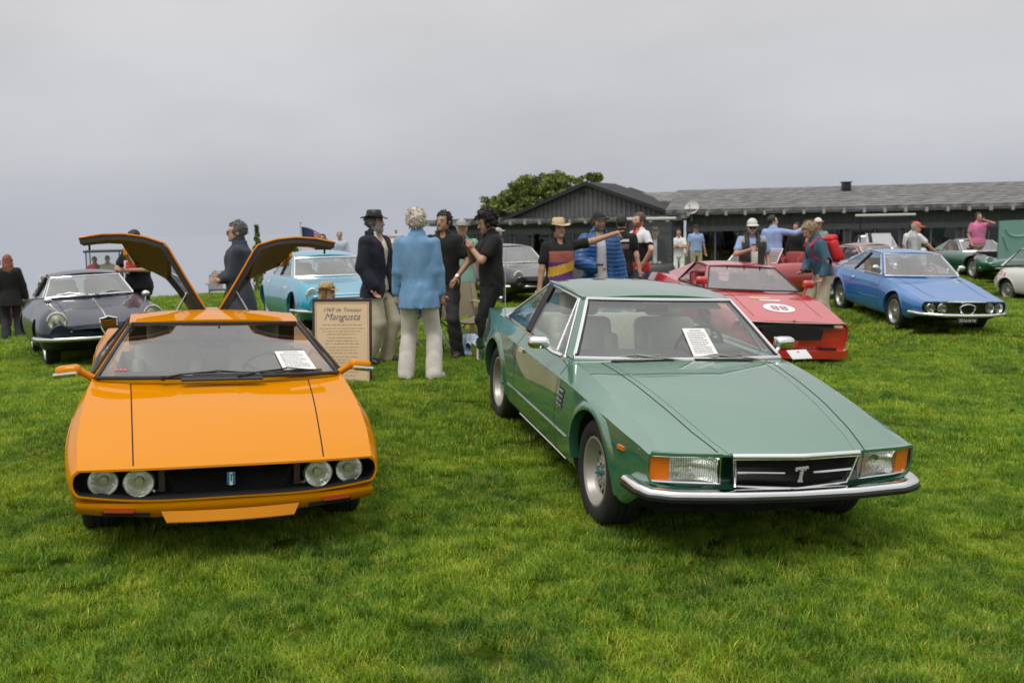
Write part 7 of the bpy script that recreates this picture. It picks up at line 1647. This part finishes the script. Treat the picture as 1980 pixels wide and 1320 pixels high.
for k in range(185):
    u = rg.random(); a = rg.uniform(0, math.pi); px = 1030 + 92 * math.cos(a) * rg.random() ** .45; top = 322 + 26 * abs((px - 1060) / 80) ** 1.6 + (px < 1000) * (1000 - px) * .62
    py = top + 12 + rg.random() ** 1.3 * max(25, 438 - top - 30) * (.85 if px > 985 else .7)
    cl.append((tp(px, py, 50 + rg.uniform(-1.8, 1.8)), rg.uniform(.20, .44)))
for k in range(26): cl.append((tp(rg.uniform(1110, 1162), rg.uniform(336, 362), 50 + rg.uniform(-.6, .6)), rg.uniform(.12, .26)))
for k in range(12): cl.append((tp(rg.uniform(935, 965), rg.uniform(385, 420), 50 + rg.uniform(-.6, .6)), rg.uniform(.15, .3)))
V, Fc = leaves(cl, 70, .095, 5); mesh_obj('crown', V, Fc, LEAF, tr, smooth=False)
mb = MB(); t0 = np.array([0, 0, 0.]); j = tp(975, 425, 50); mb.tube([t0, t0 * .4 + j * .6, j], [.28, .22, .18], 8)
for (px, py) in ((945, 395), (965, 385), (1000, 375), (1040, 365), (1075, 380), (1100, 350), (1150, 345), (1030, 400)):
    q = tp(px, py, 50 + rg.uniform(-1, 1)); m_ = (np.array(j) + q) / 2 + np.array([0, 0, .15]); mb.tube([j - np.array([0, 0, .1]), m_, q], [.12, .08, .03], 6)
mb.build('trunk', BARK, tr)
for (px, pt, pb, D, w_) in ((506, 436, 560, 36, .20), (577, 466, 560, 38, .24)):
    c = tag(empty('columnar_cypress'), 'slim columnar cypress rising %s' % ('behind the man in the dark jacket' if px < 540 else 'behind the raised orange cover and the flag'), 'tree'); b_ = gp(px, D); b_.z = gz(b_.x, b_.y) - .05; c.location = b_; zt = ray_at(px, pt, D).z - b_.z
    cl = [((rg.normal() * w_ * .35 * (1 - t) ** .5, rg.normal() * w_ * .35 * (1 - t) ** .5, .15 + (zt - .2) * t), w_ * (1.05 - .75 * t)) for t in np.linspace(0, 1, 40)]
    V, Fc = leaves(cl, 110, .05, px, 1.2); mesh_obj('crown', V, Fc, LEAF, c, smooth=False); mb = MB(); mb.tube([(0, 0, 0), (0, 0, zt * .8)], [.04, .01], 6); mb.build('trunk', BARK, c)
# low hedge on the crest, far left
hd = tag(empty('hedge'), 'low clipped hedge along the crest beyond the navy coupe', 'hedge'); hb = gp(62, 27.5); hb.z = gz(hb.x, hb.y); hd.location = hb
cl = [((x, rg.normal() * .1, .12 + .1 * rg.random()), .2) for x in np.linspace(-1.0, 1.3, 26)]; V, Fc = leaves(cl, 60, .05, 9); mesh_obj('foliage', V, Fc, LEAF, hd, smooth=False)
# ---- flag
fl = tag(empty('flag'), 'striped flag with a blue canton hanging from a tall pole', 'flag'); fb = gp(583, 41); fb.z = gz(fb.x, fb.y); fl.location = fb; top = ray_at(581, 430, 41) - fb
mb = MB(); mb.tube([(0, 0, 0), (top.x, top.y, top.z)], [.04, .025], 8); mb.sphere(top, .05, 8, 6); mb.build('flagpole', mat('pole_white', (.5, .5, .5), .4), fl)
FW, FH = 1.5, .85; mb = MB()
def flag(u, v): return Vector((top.x + .03 + FW * u * .82, top.y + .08 * math.sin(9 * u + 2 * v), top.z - .18 - FH * v * (1 - .25 * u) - .62 * u * u - .10 * u))
for i in range(13):
    mb.grid(lambda a, b, i=i: flag(a, (i + b) / 13), 14, 1, 0 if i % 2 == 0 else 1)
mb.build('striped_cloth', [mat('flag_red', (.40, .02, .03), .8), mat('flag_white', (.55, .55, .58), .8)], fl)
mb = MB(); mb.grid(lambda a, b: flag(a * .42, b * .54) + Vector((0, -.012, 0)), 6, 4); mb.grid(lambda a, b: flag(a * .42, b * .54) + Vector((0, .012, 0)), 6, 4); mb.build('canton', mat('flag_blue', (.02, .035, .10), .8), fl)
# ---- golf carts
CARTW = mat('cart_cream', (.55, .54, .50), .4, 0, .5)
def cart(px, D, face, label, roofm, bodym, dz=0.0):
    b_ = gp(px, D); b_.z = gz(b_.x, b_.y) + dz; c = tag(empty('golf_cart'), label, 'golf cart', 'golf carts on the far lawn'); c.location = b_; c.rotation_euler = (0, 0, R(face))
    mb = MB(); mb.box((0, .1, 1.80), (1.15, 1.7, .07), None, 0, .03); mb.build('roof', roofm, c, angle=40)
    for x in (-.5, .5):
        for y in (-.62, .80): mb = MB(); mb.tube([(x, y - (.12 if y < 0 else 0), .72), (x, y, 1.78)], .018, 6); mb.build('roof_post', BLACK, c)
    mb = MB(); mb.box((0, .45, .55), (1.12, 1.1, .42), None, 0, .08); mb.box((0, -.85, .55), (1.08, .55, .45), Matrix.Rotation(R(-14), 3, 'X'), 0, .10); mb.box((0, -.3, .33), (1.10, 1.4, .10)); mb.build('body', bodym, c, angle=50)
    mb = MB(); mb.box((0, .22, .82), (1.0, .48, .12), None, 0, .04); mb.box((0, .50, 1.08), (1.0, .10, .40), Matrix.Rotation(R(-10), 3, 'X'), 0, .04); mb.build('bench_seat', mat('cart_seat', (.05, .05, .05), .6), c, angle=50)
    for x in (-.50, .50):
        for y in (-.82, .82):
            mb = MB(); mb.lathe([(.0005, -.08), (.20, -.08), (.225, -.05), (.225, .05), (.20, .08), (.0005, .08)], 'x', (x, y, .215), 18); mb.build('wheel', RUBBER, c)
    mb = MB(); mb.add([(-.5, -.68, .80), (.5, -.68, .80), (.5, -.62, 1.74), (-.5, -.62, 1.74)], [(0, 1, 2, 3)]); mb.build('windscreen', SGLASS, c, smooth=False); return c
cart(212, 33, 18, 'golf cart with a dark roof standing beyond the navy coupe', mat('cart_roof_dark', (.03, .035, .045), .5), CARTW)
cart(1258, 23.4, -8, 'golf cart with a pale roof in front of the clubhouse doors', CARTW, mat('cart_dark', (.03, .03, .032), .4))
cart(1712, 30.5, 70, 'golf cart with a white roof near the car with its lid raised', CARTW, CARTW)
person('person', 'person in red at the wheel of the dark-roofed golf cart', gp(188, 33) + Vector((0, .2, gz(gp(188, 33).x, 33) + .28)), 18, 1.70, False, skin='tan', hair=dict(m=BR_, style='short'), hip=.60, top=dict(m=REDC, name='shirt', hem=.86), bottom=dict(m=BK), shoes=BSHOE, feet=((.12, -.40), (-.12, -.40)))
person('person', 'person in a cream shirt riding as passenger in the dark-roofed golf cart', gp(213, 33) + Vector((0, .2, gz(gp(213, 33).x, 33) + .28)), 18, 1.70, False, skin='light', hair=dict(m=SAND, style='short'), hip=.60, top=dict(m=IVORY, name='shirt', hem=.86), bottom=dict(m=BK), shoes=BSHOE, feet=((.12, -.40), (-.12, -.40)))
# ---- white box trailer, pale marquee and striped parasol on the far side
bxr = tag(empty('box_trailer'), 'plain white box trailer far behind the sky blue fastback', 'trailer'); b_ = gp(664, 44); b_.z = gz(b_.x, b_.y); bxr.location = b_
mb = MB(); mb.box((0, 0, 1.15), (1.1, 2.2, 1.75), None, 0, .04); mb.build('box', mat('trailer_white', (.55, .55, .55), .5), bxr)
for x in (-.5, .5): mb = MB(); mb.lathe([(.0005, -.06), (.26, -.06), (.26, .06), (.0005, .06)], 'x', (x, 0, .25), 16); mb.build('wheel', RUBBER, bxr)
mq = tag(empty('marquee'), 'low cream marquee on the lawn behind the raised orange cover', 'tent'); b_ = gp(592, 43); b_.z = gz(b_.x, b_.y); mq.location = b_
CANV = mat('canvas_cream', (.52, .46, .38), .8, noise=.08, nscale=2)
mb = MB(); z1, z2 = 1.35, 1.75; mb.add([(-1.3, -1, z1), (1.3, -1, z1), (1.3, 1, z1), (-1.3, 1, z1), (-.5, 0, z2), (.5, 0, z2), (-1.3, -1, z1 - .18), (1.3, -1, z1 - .18), (1.3, 1, z1 - .18), (-1.3, 1, z1 - .18)], [(0, 1, 5, 4), (1, 2, 5), (2, 3, 4, 5), (3, 0, 4), (0, 6, 7, 1), (1, 7, 8, 2), (2, 8, 9, 3), (3, 9, 6, 0)]); mb.build('canopy', CANV, mq, smooth=False)
for x in (-1.28, 1.28):
    for y in (-.98, .98): mb = MB(); mb.tube([(x, y, 0), (x, y, z1)], .02, 6); mb.build('tent_leg', STEEL, mq)
pr = tag(empty('parasol'), 'striped beige market parasol behind the man in the fedora', 'parasol'); b_ = gp(772, 28); b_.z = gz(b_.x, b_.y); pr.location = b_; zt = ray_at(772, 452, 28).z - b_.z
mb = MB()
for k in range(8):
    a0, a1 = 2 * math.pi * k / 8, 2 * math.pi * (k + 1) / 8
    def pf(u, v, a0=a0, a1=a1): a = a0 + (a1 - a0) * u; r_ = .02 + .62 * v; return Vector((r_ * math.cos(a), r_ * math.sin(a), zt - .10 * v - .30 * v * v))
    for q in range(4): mb.grid(lambda u, v, q=q: pf(u, (q + v) / 4), 2, 1, q % 2)
mb.build('canopy', [mat('parasol_beige', (.50, .44, .36), .8), mat('parasol_brown', (.20, .15, .12), .8)], pr)
mb = MB(); mb.tube([(0, 0, 0), (0, 0, zt + .05)], .02, 8); mb.sphere((0, 0, zt + .08), .03); mb.build('pole', BRSHOE, pr); mb = MB(); mb.lathe([(.0005, 0), (.22, 0), (.20, .06), (.0005, .08)], 'z', (0, 0, 0), 16); mb.build('base', STEEL, pr)
# ---- chairs
def folding(px, D, face, label, m):
    b_ = gp(px, D); b_.z = gz(b_.x, b_.y); c = tag(empty('folding_chair'), label, 'chair', 'folding chairs'); c.location = b_; c.rotation_euler = (0, 0, R(face)); T = mat('chair_tube', (.30, .31, .33), .35, .8)
    mb = MB(); mb.grid(lambda u, v: Vector((-.25 + .5 * u, -.22 + .44 * v, .44 - .05 * 4 * u * (1 - u))), 6, 4); mb.grid(lambda u, v: Vector((-.25 + .5 * u, -.22 + .44 * v, .425 - .05 * 4 * u * (1 - u))), 6, 4); mb.build('seat', m, c)
    mb = MB(); mb.grid(lambda u, v: Vector((-.26 + .52 * u, .22 + .10 * v + .03 * 4 * u * (1 - u), .44 + .44 * v)), 6, 4); mb.grid(lambda u, v: Vector((-.26 + .52 * u, .24 + .10 * v + .03 * 4 * u * (1 - u), .44 + .44 * v)), 6, 4); mb.build('backrest', m, c)
    for (a, b2) in (((-.27, -.24, .0), (.27, -.22, .44)), ((.27, -.24, .0), (-.27, -.22, .44)), ((-.27, .24, 0), (.27, .22, .44)), ((.27, .24, 0), (-.27, .22, .44)), ((-.27, -.24, 0), (-.27, .24, .42)), ((.27, -.24, 0), (.27, .24, .42))): mb = MB(); mb.tube([a, b2], .011, 6); mb.build('leg', T, c)
    for x in (-.27, .27):
        mb = MB(); mb.tube([(x, .22, .42), (x, .33, .90)], .011, 6); mb.build('back_post', T, c); mb = MB(); mb.tube([(x, -.26, .62), (x, .26, .64)], .02, 6, sq=(.05, .02)); mb.build('armrest', mat('arm_tan', (.42, .36, .22), .7), c); mb = MB(); mb.tube([(x, -.24, .0), (x, -.24, .62)], .011, 6); mb.build('front_post', T, c)
    return c
folding(898, 12.75, 30, 'folding camp chair with tan arms beside the young man in black', mat('camp_tan', (.30, .25, .16), .9))
folding(766, 13.35, -30, 'blue folding chair behind the man in the fedora', mat('camp_blue', (.02, .06, .30), .8))
fc_ = folding(638, 12.15, 58, 'low folding chair under the woman in the straw hat', mat('camp_grey', (.10, .10, .11), .9)); fc_.scale = (1, 1, .42)
ad = tag(empty('garden_chair'), 'grey slatted garden chair standing on the crest of the lawn', 'chair'); b_ = gp(425, 27.0); b_.z = gz(b_.x, b_.y) - .01; ad.location = b_; ad.rotation_euler = (0, 0, R(20)); ad.scale = (.78, .78, .78); GW = mat('grey_wood', (.22, .22, .22), .8, noise=.15, nscale=10)
for k in range(5):
    mb = MB(); x = -.176 + .088 * k; hh = .66 - .10 * abs(k - 2) ** 1.5 * .5; mb.add([(x - .042, .22, .34), (x + .042, .22, .34), (x * 1.04 + .042, .52, .34 + hh), (x * 1.04 - .042, .52, .34 + hh)] + [(x - .042, .245, .34), (x + .042, .245, .34), (x * 1.04 + .042, .545, .34 + hh), (x * 1.04 - .042, .545, .34 + hh)], [(0, 1, 2, 3), (7, 6, 5, 4), (0, 4, 5, 1), (1, 5, 6, 2), (2, 6, 7, 3), (3, 7, 4, 0)]); mb.build('back_slat', GW, ad, smooth=False)
for k in range(5): mb = MB(); mb.box((0, -.26 + .115 * k, .38 - .018 * k), (.52, .10, .022)); mb.build('seat_slat', GW, ad, smooth=False)
for x in (-.31, .31):
    mb = MB(); mb.box((x, -.02, .56), (.13, .68, .022)); mb.build('armrest', GW, ad, smooth=False); mb = MB(); mb.box((x * .93, -.28, .28), (.03, .09, .56)); mb.build('front_leg', GW, ad, smooth=False); mb = MB(); mb.tube([(x * .85, -.28, .34), (x * .85, .45, .04)], .02, 4, sq=(.025, .09)); mb.build('back_leg', GW, ad, smooth=False)
# ---- the display board
sb = tag(empty('display_board'), 'tall framed tan display board leaning behind the orange car', 'sign'); D_s = 10.5
bb_l, bb_r = gp(603, D_s + .1), gp(717, D_s); zb_ = min(gz(bb_l.x, bb_l.y), gz(bb_r.x, bb_r.y)); e_ = (bb_r - bb_l); Wd = e_.length; e_.normalize(); sb.location = bb_r + Vector((0, 0, gz(bb_r.x, bb_r.y))); sb.rotation_euler = (R(-5), 0, math.atan2(e_.y, e_.x))
TANB = mat('tan_board', (.78, .58, .36), .65, noise=.05, nscale=4); FRM = mat('board_frame', (.03, .03, .035), .5); Hh = .885
mb = MB(); mb.box((-Wd / 2, 0, Hh / 2), (Wd, .02, Hh)); mb.build('panel', TANB, sb, smooth=False)
for (c, d) in (((-Wd / 2, -.004, Hh - .014), (Wd, .036, .028)), ((-.012, -.004, Hh / 2 - .014), (.024, .035, Hh - .028)), ((-Wd + .012, -.004, Hh / 2 - .014), (.024, .035, Hh - .028))): mb = MB(); mb.box(c, d, None, 0, .004); mb.build('frame_rail', FRM, sb)
mb = MB()
for (x0, x1, z0, z1) in ((-Wd + .04, -.04, Hh - .052, Hh - .055), (-Wd + .04, -Wd + .043, .03, Hh - .055), (-.043, -.04, .03, Hh - .055)): mb.add([(x0, -.0115, z0), (x1, -.0115, z0), (x1, -.0115, z1), (x0, -.0115, z1)], [(0, 1, 2, 3)])
mb.build('printed_border', mat('border_ink', (.25, .17, .10), .8), sb, smooth=False)
INKB = mat('sign_ink', (.20, .19, .23), .8)
for (s_, size, z, sh_) in (('1969 de Tomaso', .062, Hh - .12, .35), ('Mangusta', .105, Hh - .195, .40)):
    V, Fc = text_mesh(s_, size, sh_); mb = MB(); mb.add([(-Wd / 2 + v.x, -.0125, z + v.y) for v in V], Fc); mb.build('title_text', INKB, sb, smooth=False)
mb = MB(); rs = random.Random(5); z = Hh - .275
for k in range(17):
    hw = Wd * rs.uniform(.22, .40); x = -hw
    while x < hw: w_ = min(rs.uniform(.015, .05), hw - x); mb.add([(-Wd / 2 + x, -.0122, z), (-Wd / 2 + x + w_, -.0122, z), (-Wd / 2 + x + w_, -.0122, z - .006), (-Wd / 2 + x, -.0122, z - .006)], [(0, 1, 2, 3)]); x += w_ + .010
    z -= .031 if k % 3 else .038
mb.build('printed_lines', mat('faint_ink', (.38, .29, .20), .8), sb, smooth=False)
mb = MB(); mb.tube([(-Wd / 2, .02, Hh * .8), (-Wd / 2, .34, 0.0)], .015, 6, sq=(.05, .02)); mb.build('easel_leg', FRM, sb)
# ---- small things on the grass
b_ = gp(1546, 12.1); b_.z = gz(b_.x, b_.y); pk = tag(empty('grass_placard'), 'small white information plate staked in the grass before the red racer', 'placard'); pk.location = b_; pk.rotation_euler = (0, 0, R(12))
mb = MB(); mb.box((0, 0, .20), (.26, .19, .012), Matrix.Rotation(R(28), 3, 'X'), 0, .003); mb.build('plate', mat('placard_grey', (.60, .61, .60), .5), pk); 
for x in (-.08, .08): mb = MB(); mb.tube([(x, .02, -.02), (x, .0, .20)], .005, 6); mb.build('stake', STEEL, pk)
mb = MB(); mb.add([Matrix.Rotation(R(28), 3, 'X') @ Vector(v) + Vector((0, 0, .20)) for v in ((-.015, .03, .0085), (.015, .03, .0085), (.015, .055, .0085), (-.015, .055, .0085))], [(0, 1, 2, 3)]); mb.build('red_mark', REDLENS, pk, smooth=False)
for (px, py, D, nm) in ((172, 697, 13.2, 'beside the navy coupe'), (1848, 646, 15.2, 'before the bright blue coupe'), (712, 636, 14.5, '')):
    if not nm: continue
    b_ = gp(px, D); b_.z = gz(b_.x, b_.y) + .03; mb = MB(); mb.grid(lambda u, v: Vector((-.05 + .10 * u, -.02 + .04 * v, .03 + .012 * math.sin(6 * u))), 6, 2); mb.grid(lambda u, v: Vector((-.05 + .10 * u, -.02 + .04 * v, .026 + .012 * math.sin(6 * u))), 6, 2); o_ = mb.build('marker_tape', mat('red_tape', (.75, .03, .01), .6), None); o_.location = b_; tag(o_, 'scrap of bright red marker tape on the grass ' + nm, 'tape')
b_ = gp(908, 12.4); b_.z = gz(b_.x, b_.y); V, Fc = surface_nets(lambda P: ell(P, (0, 0, .10), (.13, .09, .13)) + folds(P * 2.4, .02, 4, 11, 9), (-.2, -.15, -.02), (.2, .15, .27), .016); o_ = mesh_obj('plastic_bag', V, Fc, mat('bag_plastic', (.42, .55, .66), .35, noise=.1, nscale=8), None, angle=180); o_.location = b_; tag(o_, 'crumpled pale blue plastic bag on the grass by the camp chair', 'bag')
# ------------------------------------------------------------------ grass: instanced tufts of single blades over the lawn in view
BL = bpy.data.materials.new('grass_blade'); BL.use_nodes = True; _t = BL.node_tree; _t.nodes.clear()
_o = _t.nodes.new('ShaderNodeOutputMaterial'); _c = grass_colour(_t)
_a = _t.nodes.new('ShaderNodeAttribute'); _a.attribute_name = 'tone'; _sx = _t.nodes.new('ShaderNodeSeparateColor'); _t.links.new(_a.outputs['Color'], _sx.inputs[0])
_h = _t.nodes.new('ShaderNodeMix'); _h.data_type = 'RGBA'; _h.blend_type = 'MULTIPLY'; _h.inputs[0].default_value = 1; _t.links.new(_c, _h.inputs[6]); _t.links.new(_a.outputs['Color'], _h.inputs[7])
_d = _t.nodes.new('ShaderNodeBsdfDiffuse'); _tr = _t.nodes.new('ShaderNodeBsdfTranslucent'); _gl = _t.nodes.new('ShaderNodeBsdfGlossy'); _gl.inputs['Roughness'].default_value = .45; _gl.inputs['Color'].default_value = (.8, .85, .8, 1)
_m1 = _t.nodes.new('ShaderNodeMixShader'); _m1.inputs[0].default_value = .38; _m2 = _t.nodes.new('ShaderNodeMixShader'); _m2.inputs[0].default_value = .035
_t.links.new(_h.outputs[2], _d.inputs[0]); _t.links.new(_h.outputs[2], _tr.inputs[0]); _t.links.new(_d.outputs[0], _m1.inputs[1]); _t.links.new(_tr.outputs[0], _m1.inputs[2]); _t.links.new(_m1.outputs[0], _m2.inputs[1]); _t.links.new(_gl.outputs[0], _m2.inputs[2]); _t.links.new(_m2.outputs[0], _o.inputs[0])
def tuft(nm, n, size, hgt, wid, sd):
    r = np.random.default_rng(sd); p = r.uniform(-size / 2, size / 2, (n, 2)); a = r.uniform(0, 2 * math.pi, n); hh = hgt * r.uniform(.55, 1.25, n); ln = r.uniform(.15, 1.15, n) * hh; w = wid * r.uniform(.6, 1.3, n) / 2
    d = np.stack([np.cos(a), np.sin(a)], 1); tw = a + math.pi / 2 + r.normal(0, .5, n); s = np.stack([np.cos(tw), np.sin(tw)], 1)
    def pt(f, wf, sg): return np.concatenate([p + d * (ln * f ** 1.7)[:, None] + s * (sg * w * wf)[:, None], (hh * f * (1 - .18 * f * ln / hh) - .004)[:, None]], 1)
    one = np.ones(n)
    V = np.stack([pt(0 * one, 1, -1), pt(0 * one, 1, 1), pt(.55 * one, .85, 1), pt(.55 * one, .85, -1), pt(one, 0, 0)], 1).reshape(-1, 3)
    b = 5 * np.arange(n)[:, None]; Fc = [tuple(q) for q in b + np.array([0, 1, 2, 3])] + [tuple(q) for q in b + np.array([3, 2, 4])]
    me = bpy.data.meshes.new(nm); me.from_pydata(V.tolist(), [], [tuple(int(i) for i in f) for f in Fc]); me.materials.append(BL)
    ca = me.color_attributes.new('tone', 'FLOAT_COLOR', 'POINT'); t = r.uniform(.65, 1.35, n); y = r.random(n) < .07
    c = np.stack([t * np.where(y, 2.1, r.uniform(.9, 1.15, n)), t * np.where(y, 1.35, 1), t * np.where(y, 1.6, r.uniform(.8, 1.2, n)), one], 1)
    ca.data.foreach_set('color', np.repeat(c, 5, axis=0).ravel().astype(np.float32)); me.update()
    return bpy.data.objects.new(nm, me)
def grass_object(nm, pts, tufts, sc):
    me = bpy.data.meshes.new(nm); me.from_pydata([tuple(p) for p in pts], [], []); ob = bpy.data.objects.new(nm, me); col.objects.link(ob); ob['kind'] = 'stuff'
    cl_ = bpy.data.collections.new(nm + '_tufts'); [cl_.objects.link(t) for t in tufts]
    ng = bpy.data.node_groups.new(nm, 'GeometryNodeTree'); ng.interface.new_socket('Geometry', in_out='INPUT', socket_type='NodeSocketGeometry'); ng.interface.new_socket('Geometry', in_out='OUTPUT', socket_type='NodeSocketGeometry')
    gi = ng.nodes.new('NodeGroupInput'); go = ng.nodes.new('NodeGroupOutput'); ip = ng.nodes.new('GeometryNodeInstanceOnPoints'); ci = ng.nodes.new('GeometryNodeCollectionInfo'); ci.inputs['Collection'].default_value = cl_; ci.inputs['Separate Children'].default_value = True; ci.inputs['Reset Children'].default_value = True
    rr = ng.nodes.new('FunctionNodeRandomValue'); rr.data_type = 'FLOAT_VECTOR'; rr.inputs[0].default_value = (-.08, -.08, 0); rr.inputs[1].default_value = (.08, .08, 6.2832)
    rs_ = ng.nodes.new('FunctionNodeRandomValue'); rs_.data_type = 'FLOAT'; rs_.inputs[2].default_value = sc[0]; rs_.inputs[3].default_value = sc[1]
    ip.inputs['Pick Instance'].default_value = True
    L_ = ng.links.new; L_(gi.outputs[0], ip.inputs['Points']); L_(ci.outputs[0], ip.inputs['Instance']); L_(rr.outputs[0], ip.inputs['Rotation']); L_(rs_.outputs[1], ip.inputs['Scale']); L_(ip.outputs[0], go.inputs[0])
    md = ob.modifiers.new('grass', 'NODES'); md.node_group = ng; return ob
def lawn_points(d0, d1, step, margin, sd, hx=.53):
    r = np.random.default_rng(sd); X = np.arange(-hx * d1 - margin, hx * d1 + margin, step); Y = np.arange(d0, d1, step); gx_, gy_ = np.meshgrid(X, Y); x = gx_.ravel() + r.uniform(-step * .45, step * .45, gx_.size); y = gy_.ravel() + r.uniform(-step * .45, step * .45, gx_.size)
    k = np.abs(x) < y * hx + margin; x, y = x[k], y[k]; return np.stack([x, y, ground_z(x, y)], 1)
near = [tuft('near_tuft', 950, .30, .040, .0034, 100 + i) for i in range(6)]
grass_object('grass_near', lawn_points(1.6, 7.6, .20, 1.6, 1), near, (.8, 1.25))
mid = [tuft('mid_tuft', 800, .42, .042, .0048, 200 + i) for i in range(5)]
grass_object('grass_middle', lawn_points(7.6, 14.5, .29, 1.8, 2), mid, (.85, 1.25))
far = [tuft('far_tuft', 900, .85, .05, .009, 300 + i) for i in range(5)]
grass_object('grass_far', lawn_points(14.5, 36, .60, 2.0, 3), far, (.85, 1.25))
